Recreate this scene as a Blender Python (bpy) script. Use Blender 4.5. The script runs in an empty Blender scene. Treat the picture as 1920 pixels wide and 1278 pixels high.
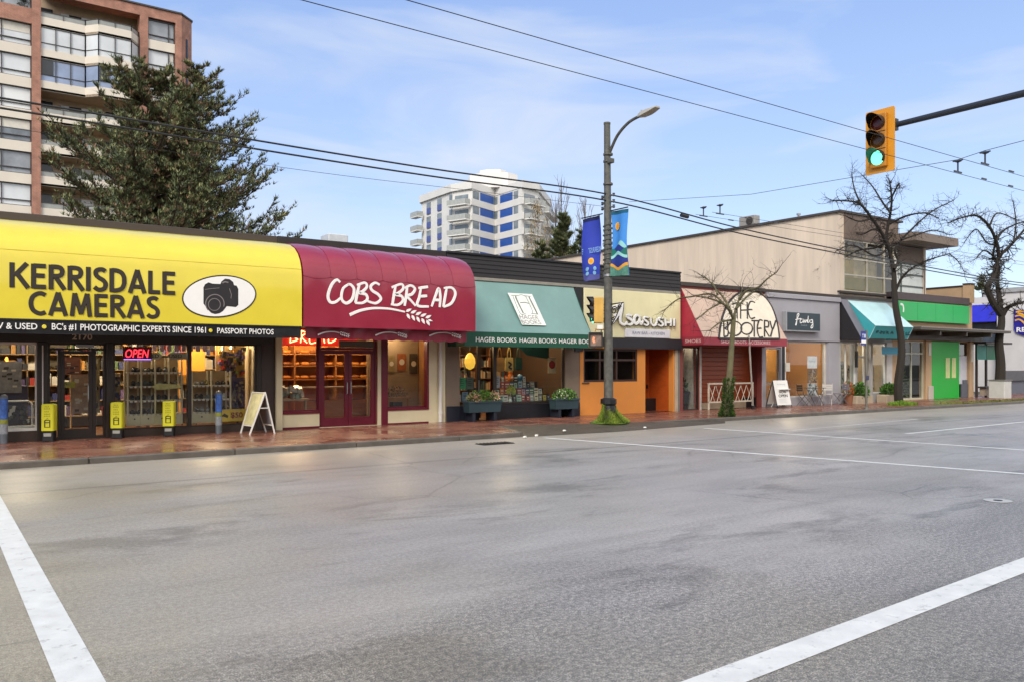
import bpy, bmesh, math, random
from math import radians as R_, sin, cos, pi
from mathutils import Vector as V3, Matrix

random.seed(7)
SC = bpy.context.scene
COL = SC.collection

# ------------------------------------------------------------------ camera, world, sun, exposure
F, CX, HOR, H = 1552.0, 960.0, 682.0, 1.79           # focal length and horizon in photo pixels, eye height
TH = math.atan2(2190, 1552)                          # heading of the lens, measured from the street direction (+X)
CT, ST = cos(TH), sin(TH)
cam = bpy.data.cameras.new('camera')
cam_o = bpy.data.objects.new('camera', cam); COL.objects.link(cam_o)
cam.sensor_width = 36; cam.sensor_fit = 'HORIZONTAL'; cam.lens = 36 * F / 1920
cam.shift_y = (HOR - 639) / 1920
cam.clip_start = 0.1; cam.clip_end = 4000
cam_o.location = (0, 0, H); cam_o.rotation_euler = (pi / 2, 0, TH - pi / 2)
SC.camera = cam_o

SUN_EL, SUN_AZ = R_(40), R_(218)                     # azimuth of the sun in the X/Y plane (from behind the camera, left)
w = bpy.data.worlds.new('World'); SC.world = w; w.use_nodes = True
nt = w.node_tree; nt.nodes.clear()
def wn(t, **k):
    n = nt.nodes.new(t)
    for a, b in k.items(): setattr(n, a, b)
    return n
out = wn('ShaderNodeOutputWorld'); bg = wn('ShaderNodeBackground'); bg.inputs[1].default_value = 0.15
sky = wn('ShaderNodeTexSky', sky_type='NISHITA', sun_disc=False, sun_elevation=SUN_EL, sun_rotation=pi / 2 - SUN_AZ)
sky.air_density = 1.0; sky.dust_density = 0.6; sky.ozone_density = 2.0; sky.altitude = 50
tc = wn('ShaderNodeTexCoord'); sep = wn('ShaderNodeSeparateXYZ')
nt.links.new(tc.outputs['Generated'], sep.inputs[0])
# thin high cloud: noise on the direction flattened towards the horizon
mp = wn('ShaderNodeMapping'); mp.inputs['Scale'].default_value = (1.2, 1.2, 5.0)
nt.links.new(tc.outputs['Generated'], mp.inputs[0])
n1 = wn('ShaderNodeTexNoise'); n1.inputs['Scale'].default_value = 2.6; n1.inputs['Detail'].default_value = 6; n1.inputs['Roughness'].default_value = .52; n1.inputs['Distortion'].default_value = .6
nt.links.new(mp.outputs[0], n1.inputs[0])
cr = wn('ShaderNodeMapRange'); cr.inputs[1].default_value = .46; cr.inputs[2].default_value = .76; cr.inputs[3].default_value = 0; cr.inputs[4].default_value = .75
nt.links.new(n1.outputs[0], cr.inputs[0])
ramp = wn('ShaderNodeValToRGB'); nt.links.new(sep.outputs[2], ramp.inputs[0]); el = ramp.color_ramp.elements
el[0].position = 0.0; el[0].color = (2.9, 3.2, 3.8, 1); el[1].position = 1.0; el[1].color = (.9, 1.6, 3.3, 1)
for q_, c_ in ((.10, (2.3, 2.75, 3.8, 1)), (.24, (1.85, 2.4, 3.72, 1)), (.42, (1.36, 1.98, 3.6, 1))): e_ = el.new(q_); e_.color = c_
bs = wn('ShaderNodeMixRGB'); bs.inputs[0].default_value = .7; nt.links.new(sky.outputs[0], bs.inputs[1]); nt.links.new(ramp.outputs[0], bs.inputs[2])
# white overcast added behind the camera, out of view, to light the fronts neutrally
bk_ = wn('ShaderNodeMapRange'); bk_.inputs[1].default_value = .2; bk_.inputs[2].default_value = -.35; bk_.inputs[3].default_value = 0; bk_.inputs[4].default_value = .85
nt.links.new(sep.outputs[1], bk_.inputs[0])
oc_ = wn('ShaderNodeMixRGB'); oc_.inputs[2].default_value = (6.6, 6.5, 6.4, 1); nt.links.new(bk_.outputs[0], oc_.inputs[0]); nt.links.new(bs.outputs[0], oc_.inputs[1])
cm = wn('ShaderNodeMixRGB'); cm.inputs[2].default_value = (3.3, 3.5, 3.9, 1)
nt.links.new(cr.outputs[0], cm.inputs[0]); nt.links.new(oc_.outputs[0], cm.inputs[1])
nt.links.new(cm.outputs[0], bg.inputs[0]); nt.links.new(bg.outputs[0], out.inputs[0])

sl = bpy.data.lights.new('sun', 'SUN'); sl.energy = 2.0; sl.angle = R_(24); sl.color = (1.0, .94, .85)
so = bpy.data.objects.new('sun', sl); COL.objects.link(so)
sd = V3((cos(SUN_AZ) * cos(SUN_EL), sin(SUN_AZ) * cos(SUN_EL), sin(SUN_EL)))
so.rotation_euler = sd.to_track_quat('Z', 'Y').to_euler(); so.location = (-20, -20, 30)

SC.view_settings.view_transform = 'Standard'; SC.view_settings.look = 'None'
SC.view_settings.exposure = 0.72; SC.view_settings.gamma = 1; SC.view_settings.use_curve_mapping = False
SC.render.engine = 'CYCLES'
SC.cycles.max_bounces = 6; SC.cycles.diffuse_bounces = 3; SC.cycles.glossy_bounces = 3; SC.cycles.transparent_max_bounces = 16
SC.cycles.caustics_reflective = False; SC.cycles.caustics_refractive = False
SC.cycles.use_denoising = True; SC.cycles.sample_clamp_indirect = 4

# ------------------------------------------------------------------ placing: photo pixel <-> metres
def ray(px, py):
    u = (px - CX) / F
    return V3((CT + u * ST, ST - u * CT, (HOR - py) / F))
def onY(px, py, Y):                                  # point seen at that pixel on the upright plane y = Y
    d = ray(px, py); return V3((0, 0, H)) + d * (Y / d.y)
def onG(px, py, z=0.0):
    d = ray(px, py); return V3((0, 0, H)) + d * ((z - H) / d.z)
def onZ(px, py, Z): return V3((0, 0, H)) + ray(px, py) * Z   # at depth Z in front of the lens
def onP(px, py, P, N):
    d = ray(px, py); o = V3((0, 0, H)); return o + d * ((P - o).dot(N) / d.dot(N))
def fx(px, Y=20.8): return onY(px, HOR, Y).x
def fz(px, py, Y=20.8): return onY(px, py, Y).z

# ------------------------------------------------------------------ materials
def lin(h):
    if not isinstance(h, str): return tuple(h) + (1,) if len(h) == 3 else tuple(h)
    h = h.lstrip('#'); c = [int(h[i:i + 2], 16) / 255 for i in (0, 2, 4)]
    return tuple(x / 12.92 if x <= .04045 else ((x + .055) / 1.055) ** 2.4 for x in c) + (1,)
MATS = {}
def mat(name, col=None, rough=.6, metal=0, var=.12, vs=3.0, bump=0, bs=40, emit=0, spec=.5, sheen=0, coat=0, stretch=None):
    if name in MATS: return MATS[name]
    m = bpy.data.materials.new(name); m.use_nodes = True; t = m.node_tree; b = t.nodes['Principled BSDF']
    c = lin(col)
    b.inputs['Base Color'].default_value = c; b.inputs['Roughness'].default_value = rough; b.inputs['Metallic'].default_value = metal
    b.inputs['Specular IOR Level'].default_value = spec
    if coat: b.inputs['Coat Weight'].default_value = coat; b.inputs['Coat Roughness'].default_value = .1
    if emit: b.inputs['Emission Color'].default_value = c; b.inputs['Emission Strength'].default_value = emit
    tcn = t.nodes.new('ShaderNodeTexCoord'); src = tcn.outputs['Object']
    if stretch:
        mpn = t.nodes.new('ShaderNodeMapping'); mpn.inputs['Scale'].default_value = stretch; t.links.new(src, mpn.inputs[0]); src = mpn.outputs[0]
    if var:
        n = t.nodes.new('ShaderNodeTexNoise'); n.inputs['Scale'].default_value = vs; n.inputs['Detail'].default_value = 5; n.inputs['Roughness'].default_value = .62
        t.links.new(src, n.inputs[0])
        r = t.nodes.new('ShaderNodeMapRange'); r.inputs[1].default_value = .3; r.inputs[2].default_value = .7; r.inputs[3].default_value = 1 - var; r.inputs[4].default_value = 1 + var
        t.links.new(n.outputs[0], r.inputs[0])
        x = t.nodes.new('ShaderNodeMixRGB'); x.blend_type = 'MULTIPLY'; x.inputs[0].default_value = 1; x.inputs[1].default_value = c
        t.links.new(r.outputs[0], x.inputs[2]); t.links.new(x.outputs[0], b.inputs['Base Color'])
        r2 = t.nodes.new('ShaderNodeMapRange'); r2.inputs[1].default_value = .3; r2.inputs[2].default_value = .7
        r2.inputs[3].default_value = max(0, rough - .1); r2.inputs[4].default_value = min(1, rough + .1)
        t.links.new(n.outputs[0], r2.inputs[0]); t.links.new(r2.outputs[0], b.inputs['Roughness'])
    if bump:
        n = t.nodes.new('ShaderNodeTexNoise'); n.inputs['Scale'].default_value = bs; n.inputs['Detail'].default_value = 4; t.links.new(src, n.inputs[0])
        bp = t.nodes.new('ShaderNodeBump'); bp.inputs['Strength'].default_value = bump; bp.inputs['Distance'].default_value = .02
        t.links.new(n.outputs[0], bp.inputs['Height']); t.links.new(bp.outputs[0], b.inputs['Normal'])
    MATS[name] = m; return m
def glass_mat(name, tint=(.94, .96, .95), ior=1.5, gloss=1.0):
    if name in MATS: return MATS[name]
    m = bpy.data.materials.new(name); m.use_nodes = True; t = m.node_tree; t.nodes.clear()
    o = t.nodes.new('ShaderNodeOutputMaterial'); mi = t.nodes.new('ShaderNodeMixShader'); tr = t.nodes.new('ShaderNodeBsdfTransparent'); g = t.nodes.new('ShaderNodeBsdfGlossy')
    fr = t.nodes.new('ShaderNodeFresnel'); fr.inputs[0].default_value = ior
    mu = t.nodes.new('ShaderNodeMath'); mu.operation = 'MULTIPLY'; mu.inputs[1].default_value = gloss; ge = t.nodes.new('ShaderNodeNewGeometry'); iv = t.nodes.new('ShaderNodeMath'); iv.operation = 'SUBTRACT'; iv.inputs[0].default_value = 1; t.links.new(ge.outputs['Backfacing'], iv.inputs[1]); m2 = t.nodes.new('ShaderNodeMath'); m2.operation = 'MULTIPLY'; t.links.new(fr.outputs[0], m2.inputs[0]); t.links.new(iv.outputs[0], m2.inputs[1]); t.links.new(m2.outputs[0], mu.inputs[0])
    tr.inputs[0].default_value = tint + (1,); g.inputs['Roughness'].default_value = .01; g.inputs[0].default_value = (1, 1, 1, 1)
    t.links.new(mu.outputs[0], mi.inputs[0]); t.links.new(tr.outputs[0], mi.inputs[1]); t.links.new(g.outputs[0], mi.inputs[2]); t.links.new(mi.outputs[0], o.inputs[0])
    MATS[name] = m; return m
def brick_mat(name, c1, c2, mortar, bw=.21, bh=.068, plane='xz', rough=.85, mort=.012, bump=.3):
    m = bpy.data.materials.new(name); m.use_nodes = True; t = m.node_tree; b = t.nodes['Principled BSDF']
    tcn = t.nodes.new('ShaderNodeTexCoord'); sx = t.nodes.new('ShaderNodeSeparateXYZ'); cb = t.nodes.new('ShaderNodeCombineXYZ')
    t.links.new(tcn.outputs['Object'], sx.inputs[0])
    if plane == 'xz':
        ad = t.nodes.new('ShaderNodeMath'); ad.operation = 'ADD'; t.links.new(sx.outputs[0], ad.inputs[0]); t.links.new(sx.outputs[1], ad.inputs[1])
        t.links.new(ad.outputs[0], cb.inputs[0]); t.links.new(sx.outputs[2], cb.inputs[1])
    else:
        t.links.new(sx.outputs[0], cb.inputs[0]); t.links.new(sx.outputs[1], cb.inputs[1])
    k = t.nodes.new('ShaderNodeTexBrick'); k.inputs['Scale'].default_value = 1; k.inputs['Brick Width'].default_value = bw; k.inputs['Row Height'].default_value = bh; k.inputs['Mortar Size'].default_value = mort
    k.inputs['Color1'].default_value = lin(c1); k.inputs['Color2'].default_value = lin(c2); k.inputs['Mortar'].default_value = lin(mortar)
    t.links.new(cb.outputs[0], k.inputs[0])
    n = t.nodes.new('ShaderNodeTexNoise'); n.inputs['Scale'].default_value = 1.4; n.inputs['Detail'].default_value = 6; t.links.new(tcn.outputs['Object'], n.inputs[0])
    r = t.nodes.new('ShaderNodeMapRange'); r.inputs[1].default_value = .3; r.inputs[2].default_value = .7; r.inputs[3].default_value = .72; r.inputs[4].default_value = 1.25; t.links.new(n.outputs[0], r.inputs[0])
    x = t.nodes.new('ShaderNodeMixRGB'); x.blend_type = 'MULTIPLY'; x.inputs[0].default_value = 1; t.links.new(k.outputs[0], x.inputs[1]); t.links.new(r.outputs[0], x.inputs[2])
    t.links.new(x.outputs[0], b.inputs['Base Color'])
    bp = t.nodes.new('ShaderNodeBump'); bp.inputs['Strength'].default_value = bump; bp.inputs['Distance'].default_value = .01; bp.invert = True
    t.links.new(k.outputs['Fac'], bp.inputs['Height']); t.links.new(bp.outputs[0], b.inputs['Normal'])
    b.inputs['Roughness'].default_value = rough
    MATS[name] = m
    return m

# ------------------------------------------------------------------ mesh builder
class MB:
    def __init__(s): s.v = []; s.f = []; s.m = []; s.mi = 0
    def face(s, idx): s.f.append(idx); s.m.append(s.mi)
    def quad(s, a, b, c, d):
        n = len(s.v); s.v += [tuple(a), tuple(b), tuple(c), tuple(d)]; s.face((n, n + 1, n + 2, n + 3))
    def tri(s, a, b, c):
        n = len(s.v); s.v += [tuple(a), tuple(b), tuple(c)]; s.face((n, n + 1, n + 2))
    def box(s, x0, x1, y0, y1, z0, z1):
        n = len(s.v)
        s.v += [(x, y, z) for z in (z0, z1) for y in (y0, y1) for x in (x0, x1)]
        for q in ((0, 2, 3, 1), (4, 5, 7, 6), (0, 1, 5, 4), (2, 6, 7, 3), (0, 4, 6, 2), (1, 3, 7, 5)): s.face(tuple(n + i for i in q))
    def obox(s, c, ax, ay, az):                      # box from centre and three half-axes
        c = V3(c); ax, ay, az = V3(ax), V3(ay), V3(az); n = len(s.v)
        s.v += [tuple(c + ax * i + ay * j + az * k) for k in (-1, 1) for j in (-1, 1) for i in (-1, 1)]
        for q in ((0, 2, 3, 1), (4, 5, 7, 6), (0, 1, 5, 4), (2, 6, 7, 3), (0, 4, 6, 2), (1, 3, 7, 5)): s.face(tuple(n + i for i in q))
    def cbox(s, x0, x1, y0, y1, z0, z1, r=.01):      # box with chamfered vertical and top edges
        pts = [(x0 + r, y0), (x1 - r, y0), (x1, y0 + r), (x1, y1 - r), (x1 - r, y1), (x0 + r, y1), (x0, y1 - r), (x0, y0 + r)]
        cx, cy = (x0 + x1) / 2, (y0 + y1) / 2
        ins = [(cx + (px - cx) * (1 - 2 * r / (x1 - x0)), cy + (py - cy) * (1 - 2 * r / (y1 - y0))) for px, py in pts]
        s.rings([[(p[0], p[1], z0) for p in pts], [(p[0], p[1], z1 - r) for p in pts], [(p[0], p[1], z1) for p in ins]], True, True)
    def rings(s, rs, cap0=True, cap1=True, closed=True):
        n = len(s.v); k = len(rs[0])
        for r in rs: s.v += [tuple(p) for p in r]
        for i in range(len(rs) - 1):
            for j in range(k if closed else k - 1):
                a = n + i * k + j; b = n + i * k + (j + 1) % k; s.face((a, b, b + k, a + k))
        if cap0: s.face(tuple(n + j for j in range(k))[::-1])
        if cap1: s.face(tuple(n + (len(rs) - 1) * k + j for j in range(k)))
    def prism(s, pts, z0, z1): s.rings([[(p[0], p[1], z0) for p in pts], [(p[0], p[1], z1) for p in pts]])
    def tube(s, pts, rad, n=8, caps=True):
        pts = [V3(p) for p in pts]; m = len(pts)
        if not isinstance(rad, (list, tuple)): rad = [rad] * m
        rs = []; ref = None
        for i, p in enumerate(pts):
            t = (pts[min(i + 1, m - 1)] - pts[max(i - 1, 0)])
            if t.length < 1e-9: t = V3((0, 0, 1))
            t.normalize()
            if ref is None or abs(ref.dot(t)) > .95: ref = V3((0, 0, 1)) if abs(t.z) < .9 else V3((1, 0, 0))
            a = ref.cross(t).normalized(); b = t.cross(a); ref = b
            rs.append([p + (a * cos(2 * pi * j / n) + b * sin(2 * pi * j / n)) * rad[i] for j in range(n)])
        s.rings(rs, caps, caps)
    def lathe(s, c, prof, n=20, ax=None):            # prof: (radius, height) list about +Z (or ax)
        c = V3(c); q = V3((0, 0, 1)).rotation_difference(V3(ax)) if ax is not None else None
        rs = []
        for r, h in prof:
            ring = []
            for j in range(n):
                p = V3((r * cos(2 * pi * j / n), r * sin(2 * pi * j / n), h))
                if q: p = q @ p
                ring.append(c + p)
            rs.append(ring)
        s.rings(rs)
    def poly(s, pts, n, t):                          # flat outline raised by t along n
        n = V3(n); pts = [V3(p) for p in pts]
        s.rings([pts, [p + n * t for p in pts]], False, True)
    def ribbon(s, pts, n, wd, t=.01, closed=False):  # brush stroke lying on a surface
        n = V3(n).normalized(); pts = [V3(p) for p in pts]; m = len(pts); rs = []
        for i, p in enumerate(pts):
            a = pts[(i - 1) % m] if closed else pts[max(i - 1, 0)]; b = pts[(i + 1) % m] if closed else pts[min(i + 1, m - 1)]
            tg = (b - a); tg = tg.normalized() if tg.length > 1e-9 else V3((1, 0, 0)); sd_ = n.cross(tg)
            ww = wd[i] if isinstance(wd, (list, tuple)) else wd
            rs.append([p + sd_ * ww / 2, p + sd_ * ww * .42 + n * t, p - sd_ * ww * .42 + n * t, p - sd_ * ww / 2])
        if closed: rs.append(rs[0])
        s.rings(rs, not closed, not closed, closed=False)
    def build(s, name, mats, parent=None, smooth=False, bevel=0):
        me = bpy.data.meshes.new(name)
        off = V3((0, 0, 0)); q = parent
        while q is not None: off += q.location; q = q.parent
        me.from_pydata([(a - off.x, b - off.y, c - off.z) for a, b, c in s.v], [], s.f)
        if not isinstance(mats, (list, tuple)): mats = [mats]
        for m in mats: me.materials.append(m)
        if len(mats) > 1: me.polygons.foreach_set('material_index', s.m)
        if smooth: me.polygons.foreach_set('use_smooth', [True] * len(me.polygons))
        bm = bmesh.new(); bm.from_mesh(me); bmesh.ops.recalc_face_normals(bm, faces=bm.faces); bm.to_mesh(me); bm.free()
        me.update()
        o = bpy.data.objects.new(name, me); COL.objects.link(o)
        if parent is not None: o.parent = parent
        if bevel:
            md = o.modifiers.new('bevel', 'BEVEL'); md.width = bevel; md.segments = 2; md.limit_method = 'ANGLE'
        return o

def cr_(pts, k=6, closed=False):                     # Catmull-Rom through points
    pts = [V3(p) for p in pts]; o = []; m = len(pts)
    rng = range(m) if closed else range(m - 1)
    for i in rng:
        if closed: p0, p1, p2, p3 = pts[(i - 1) % m], pts[i], pts[(i + 1) % m], pts[(i + 2) % m]
        else: p0, p1, p2, p3 = pts[max(i - 1, 0)], pts[i], pts[i + 1], pts[min(i + 2, m - 1)]
        for j in range(k):
            t = j / k; o.append(.5 * ((2 * p1) + (p2 - p0) * t + (2 * p0 - 5 * p1 + 4 * p2 - p3) * t * t + (3 * p1 - p0 - 3 * p2 + p3) * t ** 3))
    if not closed: o.append(pts[-1])
    return o

def setp(o, label=None, cat=None, group=None, kind=None):
    if label: o['label'] = label
    if cat: o['category'] = cat
    if group: o['group'] = group
    if kind: o['kind'] = kind
    return o
def thing(name, label, cat, loc=(0, 0, 0), group=None, rz=0):
    o = bpy.data.objects.new(name, None); COL.objects.link(o); o.location = loc; o.rotation_euler = (0, 0, rz); o.empty_display_size = .3
    return setp(o, label, cat, group)
def dup(root, loc, rz=None, label=None):
    r = root.copy(); COL.objects.link(r); r.location = loc
    if rz is not None: r.rotation_euler = (0, 0, rz)
    if label: r['label'] = label
    for ch in list(root.children):
        c = ch.copy(); COL.objects.link(c); c.parent = r
        for g in list(ch.children):
            d = g.copy(); COL.objects.link(d); d.parent = c
    return r
def struct(mb, name, mats, **k):
    o = mb.build(name, mats, **k); o['kind'] = 'structure'; return o

def text(name, body, O, Rv, Uv, m, parent=None, bold=0.0, t=.006, shear=0, spacing=1.0):
    """Lettering fitted to the parallelogram O, O+Rv, O+Uv, standing t proud of it."""
    cu = bpy.data.curves.new('t', 'FONT'); cu.body = body; cu.size = 1; cu.offset = bold; cu.shear = shear; cu.space_character = spacing; cu.resolution_u = 3
    o = bpy.data.objects.new('t', cu); COL.objects.link(o)
    bpy.context.view_layer.update()
    me = o.to_mesh()
    vs = [v.co.copy() for v in me.vertices]; fs = [tuple(p.vertices) for p in me.polygons]
    o.to_mesh_clear(); bpy.data.objects.remove(o); bpy.data.curves.remove(cu)
    x0 = min(v.x for v in vs); x1 = max(v.x for v in vs); y0 = min(v.y for v in vs); y1 = max(v.y for v in vs)
    O, Rv, Uv = V3(O), V3(Rv), V3(Uv); n = Rv.cross(Uv).normalized()
    mb = MB()
    for f in fs:
        k = len(mb.v)
        for i in f:
            v = vs[i]; p = O + Rv * ((v.x - x0) / (x1 - x0)) + Uv * ((v.y - y0) / (y1 - y0)) + n * t
            mb.v.append(tuple(p))
        mb.face(tuple(range(k, k + len(f))))
    return mb.build(name, m, parent)
def ytext(name, body, pxl, pxr, zb, zt, Y, m, parent, **k):  # lettering on an upright plane y=Y between two photo columns
    xa, xb = fx(pxl, Y), fx(pxr, Y)
    return text(name, body, (xa, Y, zb), (xb - xa, 0, 0), (0, 0, zt - zb), m, parent, **k)

def wall_y(mb, x0, x1, z0, z1, y0, y1, holes=()):    # wall in an x/z plane with rectangular openings
    xs = sorted({x0, x1, *[min(max(h[i], x0), x1) for h in holes for i in (0, 1)]})
    for a, b in zip(xs, xs[1:]):
        if b - a < 1e-6: continue
        cut = sorted((h[2], h[3]) for h in holes if h[0] <= a + 1e-6 and h[1] >= b - 1e-6)
        z = z0
        for c, d in cut:
            if c > z + 1e-6: mb.box(a, b, y0, y1, z, c)
            z = max(z, d)
        if z1 > z + 1e-6: mb.box(a, b, y0, y1, z, z1)
def frame_y(mb, x0, x1, z0, z1, y0, y1, wd, mull=(), rail=(), wb=None):
    wb = wd if wb is None else wb
    mb.box(x0, x0 + wd, y0, y1, z0, z1); mb.box(x1 - wd, x1, y0, y1, z0, z1)
    mb.box(x0 + wd, x1 - wd, y0, y1, z0, z0 + wb); mb.box(x0 + wd, x1 - wd, y0, y1, z1 - wd, z1)
    for x in mull: mb.box(x - wd / 2, x + wd / 2, y0 + .004, y1 - .004, z0 + wb, z1 - wd)
    for z in rail: mb.box(x0 + wd, x1 - wd, y0 + .008, y1 - .008, z - wd / 2, z + wd / 2)
def pane(x0, x1, z0, z1, y, parent, m, name='pane'):
    mb = MB(); mb.box(x0, x1, y, y + .008, z0, z1); return mb.build(name, m, parent)

# shared materials
GL = glass_mat('shop_glass'); GLD = glass_mat('tinted_glass', (.35, .38, .4), 1.5, 1.6)
WHITE = mat('white_paint', '#d8d6d0', .5, var=.05); CREAM = mat('cream_paint', '#cdbf93', .6, var=.08, vs=2)
BROWN = mat('brown_paint', '#4a3b30', .55, var=.12); DKBROWN = mat('dark_brown_metal', '#2a211c', .45, var=.1)
BLACK = mat('black_paint', '#17161a', .45, var=.1); SILVER = mat('brushed_aluminium', '#a9a9a8', .35, metal=.8, var=.06)
BURG = mat('burgundy_paint', '#631026', .4, var=.08); NAVY = mat('dark_blue_paint', '#1b1f2c', .5, var=.1)
CONC = mat('concrete', '#8b867c', .85, var=.16, vs=2.5, bump=.15, bs=60)
WOODF = mat('wood_floor', '#6b4a32', .5, var=.15); CEIL = mat('ceiling_paint', '#b9a888', .8, var=.04)
WARMW = mat('warm_wall', '#a39478', .8, var=.08)
LAMP = mat('lamp_glow', (1.0, .86, .66), .5, var=0, emit=14); WARMLAMP = mat('warm_lamp_glow', (1.0, .62, .25), .5, var=0, emit=10)
LETW = mat('white_lettering', '#e6e4e0', .5, var=.03); LETK = mat('dark_lettering', '#2a2118', .5, var=.05)

GLY = {  # geometric capitals as strokes on a unit-high box: (advance, strokes)
 'K': (.62, [[(.08, 0), (.08, 1)], [(.58, 1), (.17, .48)], [(.24, .57), (.62, 0)]]), 'E': (.5, [[(.08, 0), (.08, 1)], [(.08, .925), (.5, .925)], [(.08, .53), (.46, .53)], [(.08, .075), (.5, .075)]]),
 'R': (.56, [[(.08, 0), (.08, 1)], [(.08, .925), (.28, .925), (.42, .88), (.47, .74), (.42, .6), (.28, .55), (.08, .55)], [(.24, .5), (.55, 0)]]), 'I': (.16, [[(.08, 0), (.08, 1)]]),
 'S': (.5, [[(.44, .86), (.34, .93), (.2, .92), (.1, .84), (.1, .7), (.2, .58), (.36, .48), (.45, .34), (.42, .16), (.3, .075), (.16, .08), (.04, .18)]]),
 'D': (.62, [[(.08, 0), (.08, 1)], [(.08, .925), (.26, .925), (.45, .84), (.54, .66), (.55, .5), (.54, .34), (.45, .16), (.26, .075), (.08, .075)]]),
 'A': (.66, [[(.05, 0), (.33, 1)], [(.33, 1), (.61, 0)], [(.16, .27), (.5, .27)]]), 'L': (.46, [[(.08, 0), (.08, 1)], [(.08, .075), (.46, .075)]]),
 'C': (.62, [[(.6, .86), (.46, .93), (.3, .9), (.15, .76), (.09, .5), (.15, .24), (.3, .1), (.46, .07), (.6, .14)]]), 'M': (.8, [[(.07, 0), (.17, 1)], [(.17, 1), (.4, .1)], [(.4, .1), (.63, 1)], [(.63, 1), (.73, 0)]])}
def block_text(name, body, x0, x1, z0, z1, Y, m, parent, wgt=.185, sp=.1):
    tot = sum(GLY[c][0] for c in body) + sp * (len(body) - 1); k = (x1 - x0) / tot; h = z1 - z0; x = 0; mb = MB(); q = 0
    for c in body:
        adv, st = GLY[c]
        for s in st:
            pts = [(x0 + (x + a) * k, Y, z0 + b * h) for a, b in s]
            if len(pts) > 3: pts = cr_(pts, 4)
            mb.ribbon(pts, (0, -1, 0), wgt * h, .006 + (q % 9) * .0012); q += 1
        x += adv + sp
    return mb.build(name, m, parent)
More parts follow.
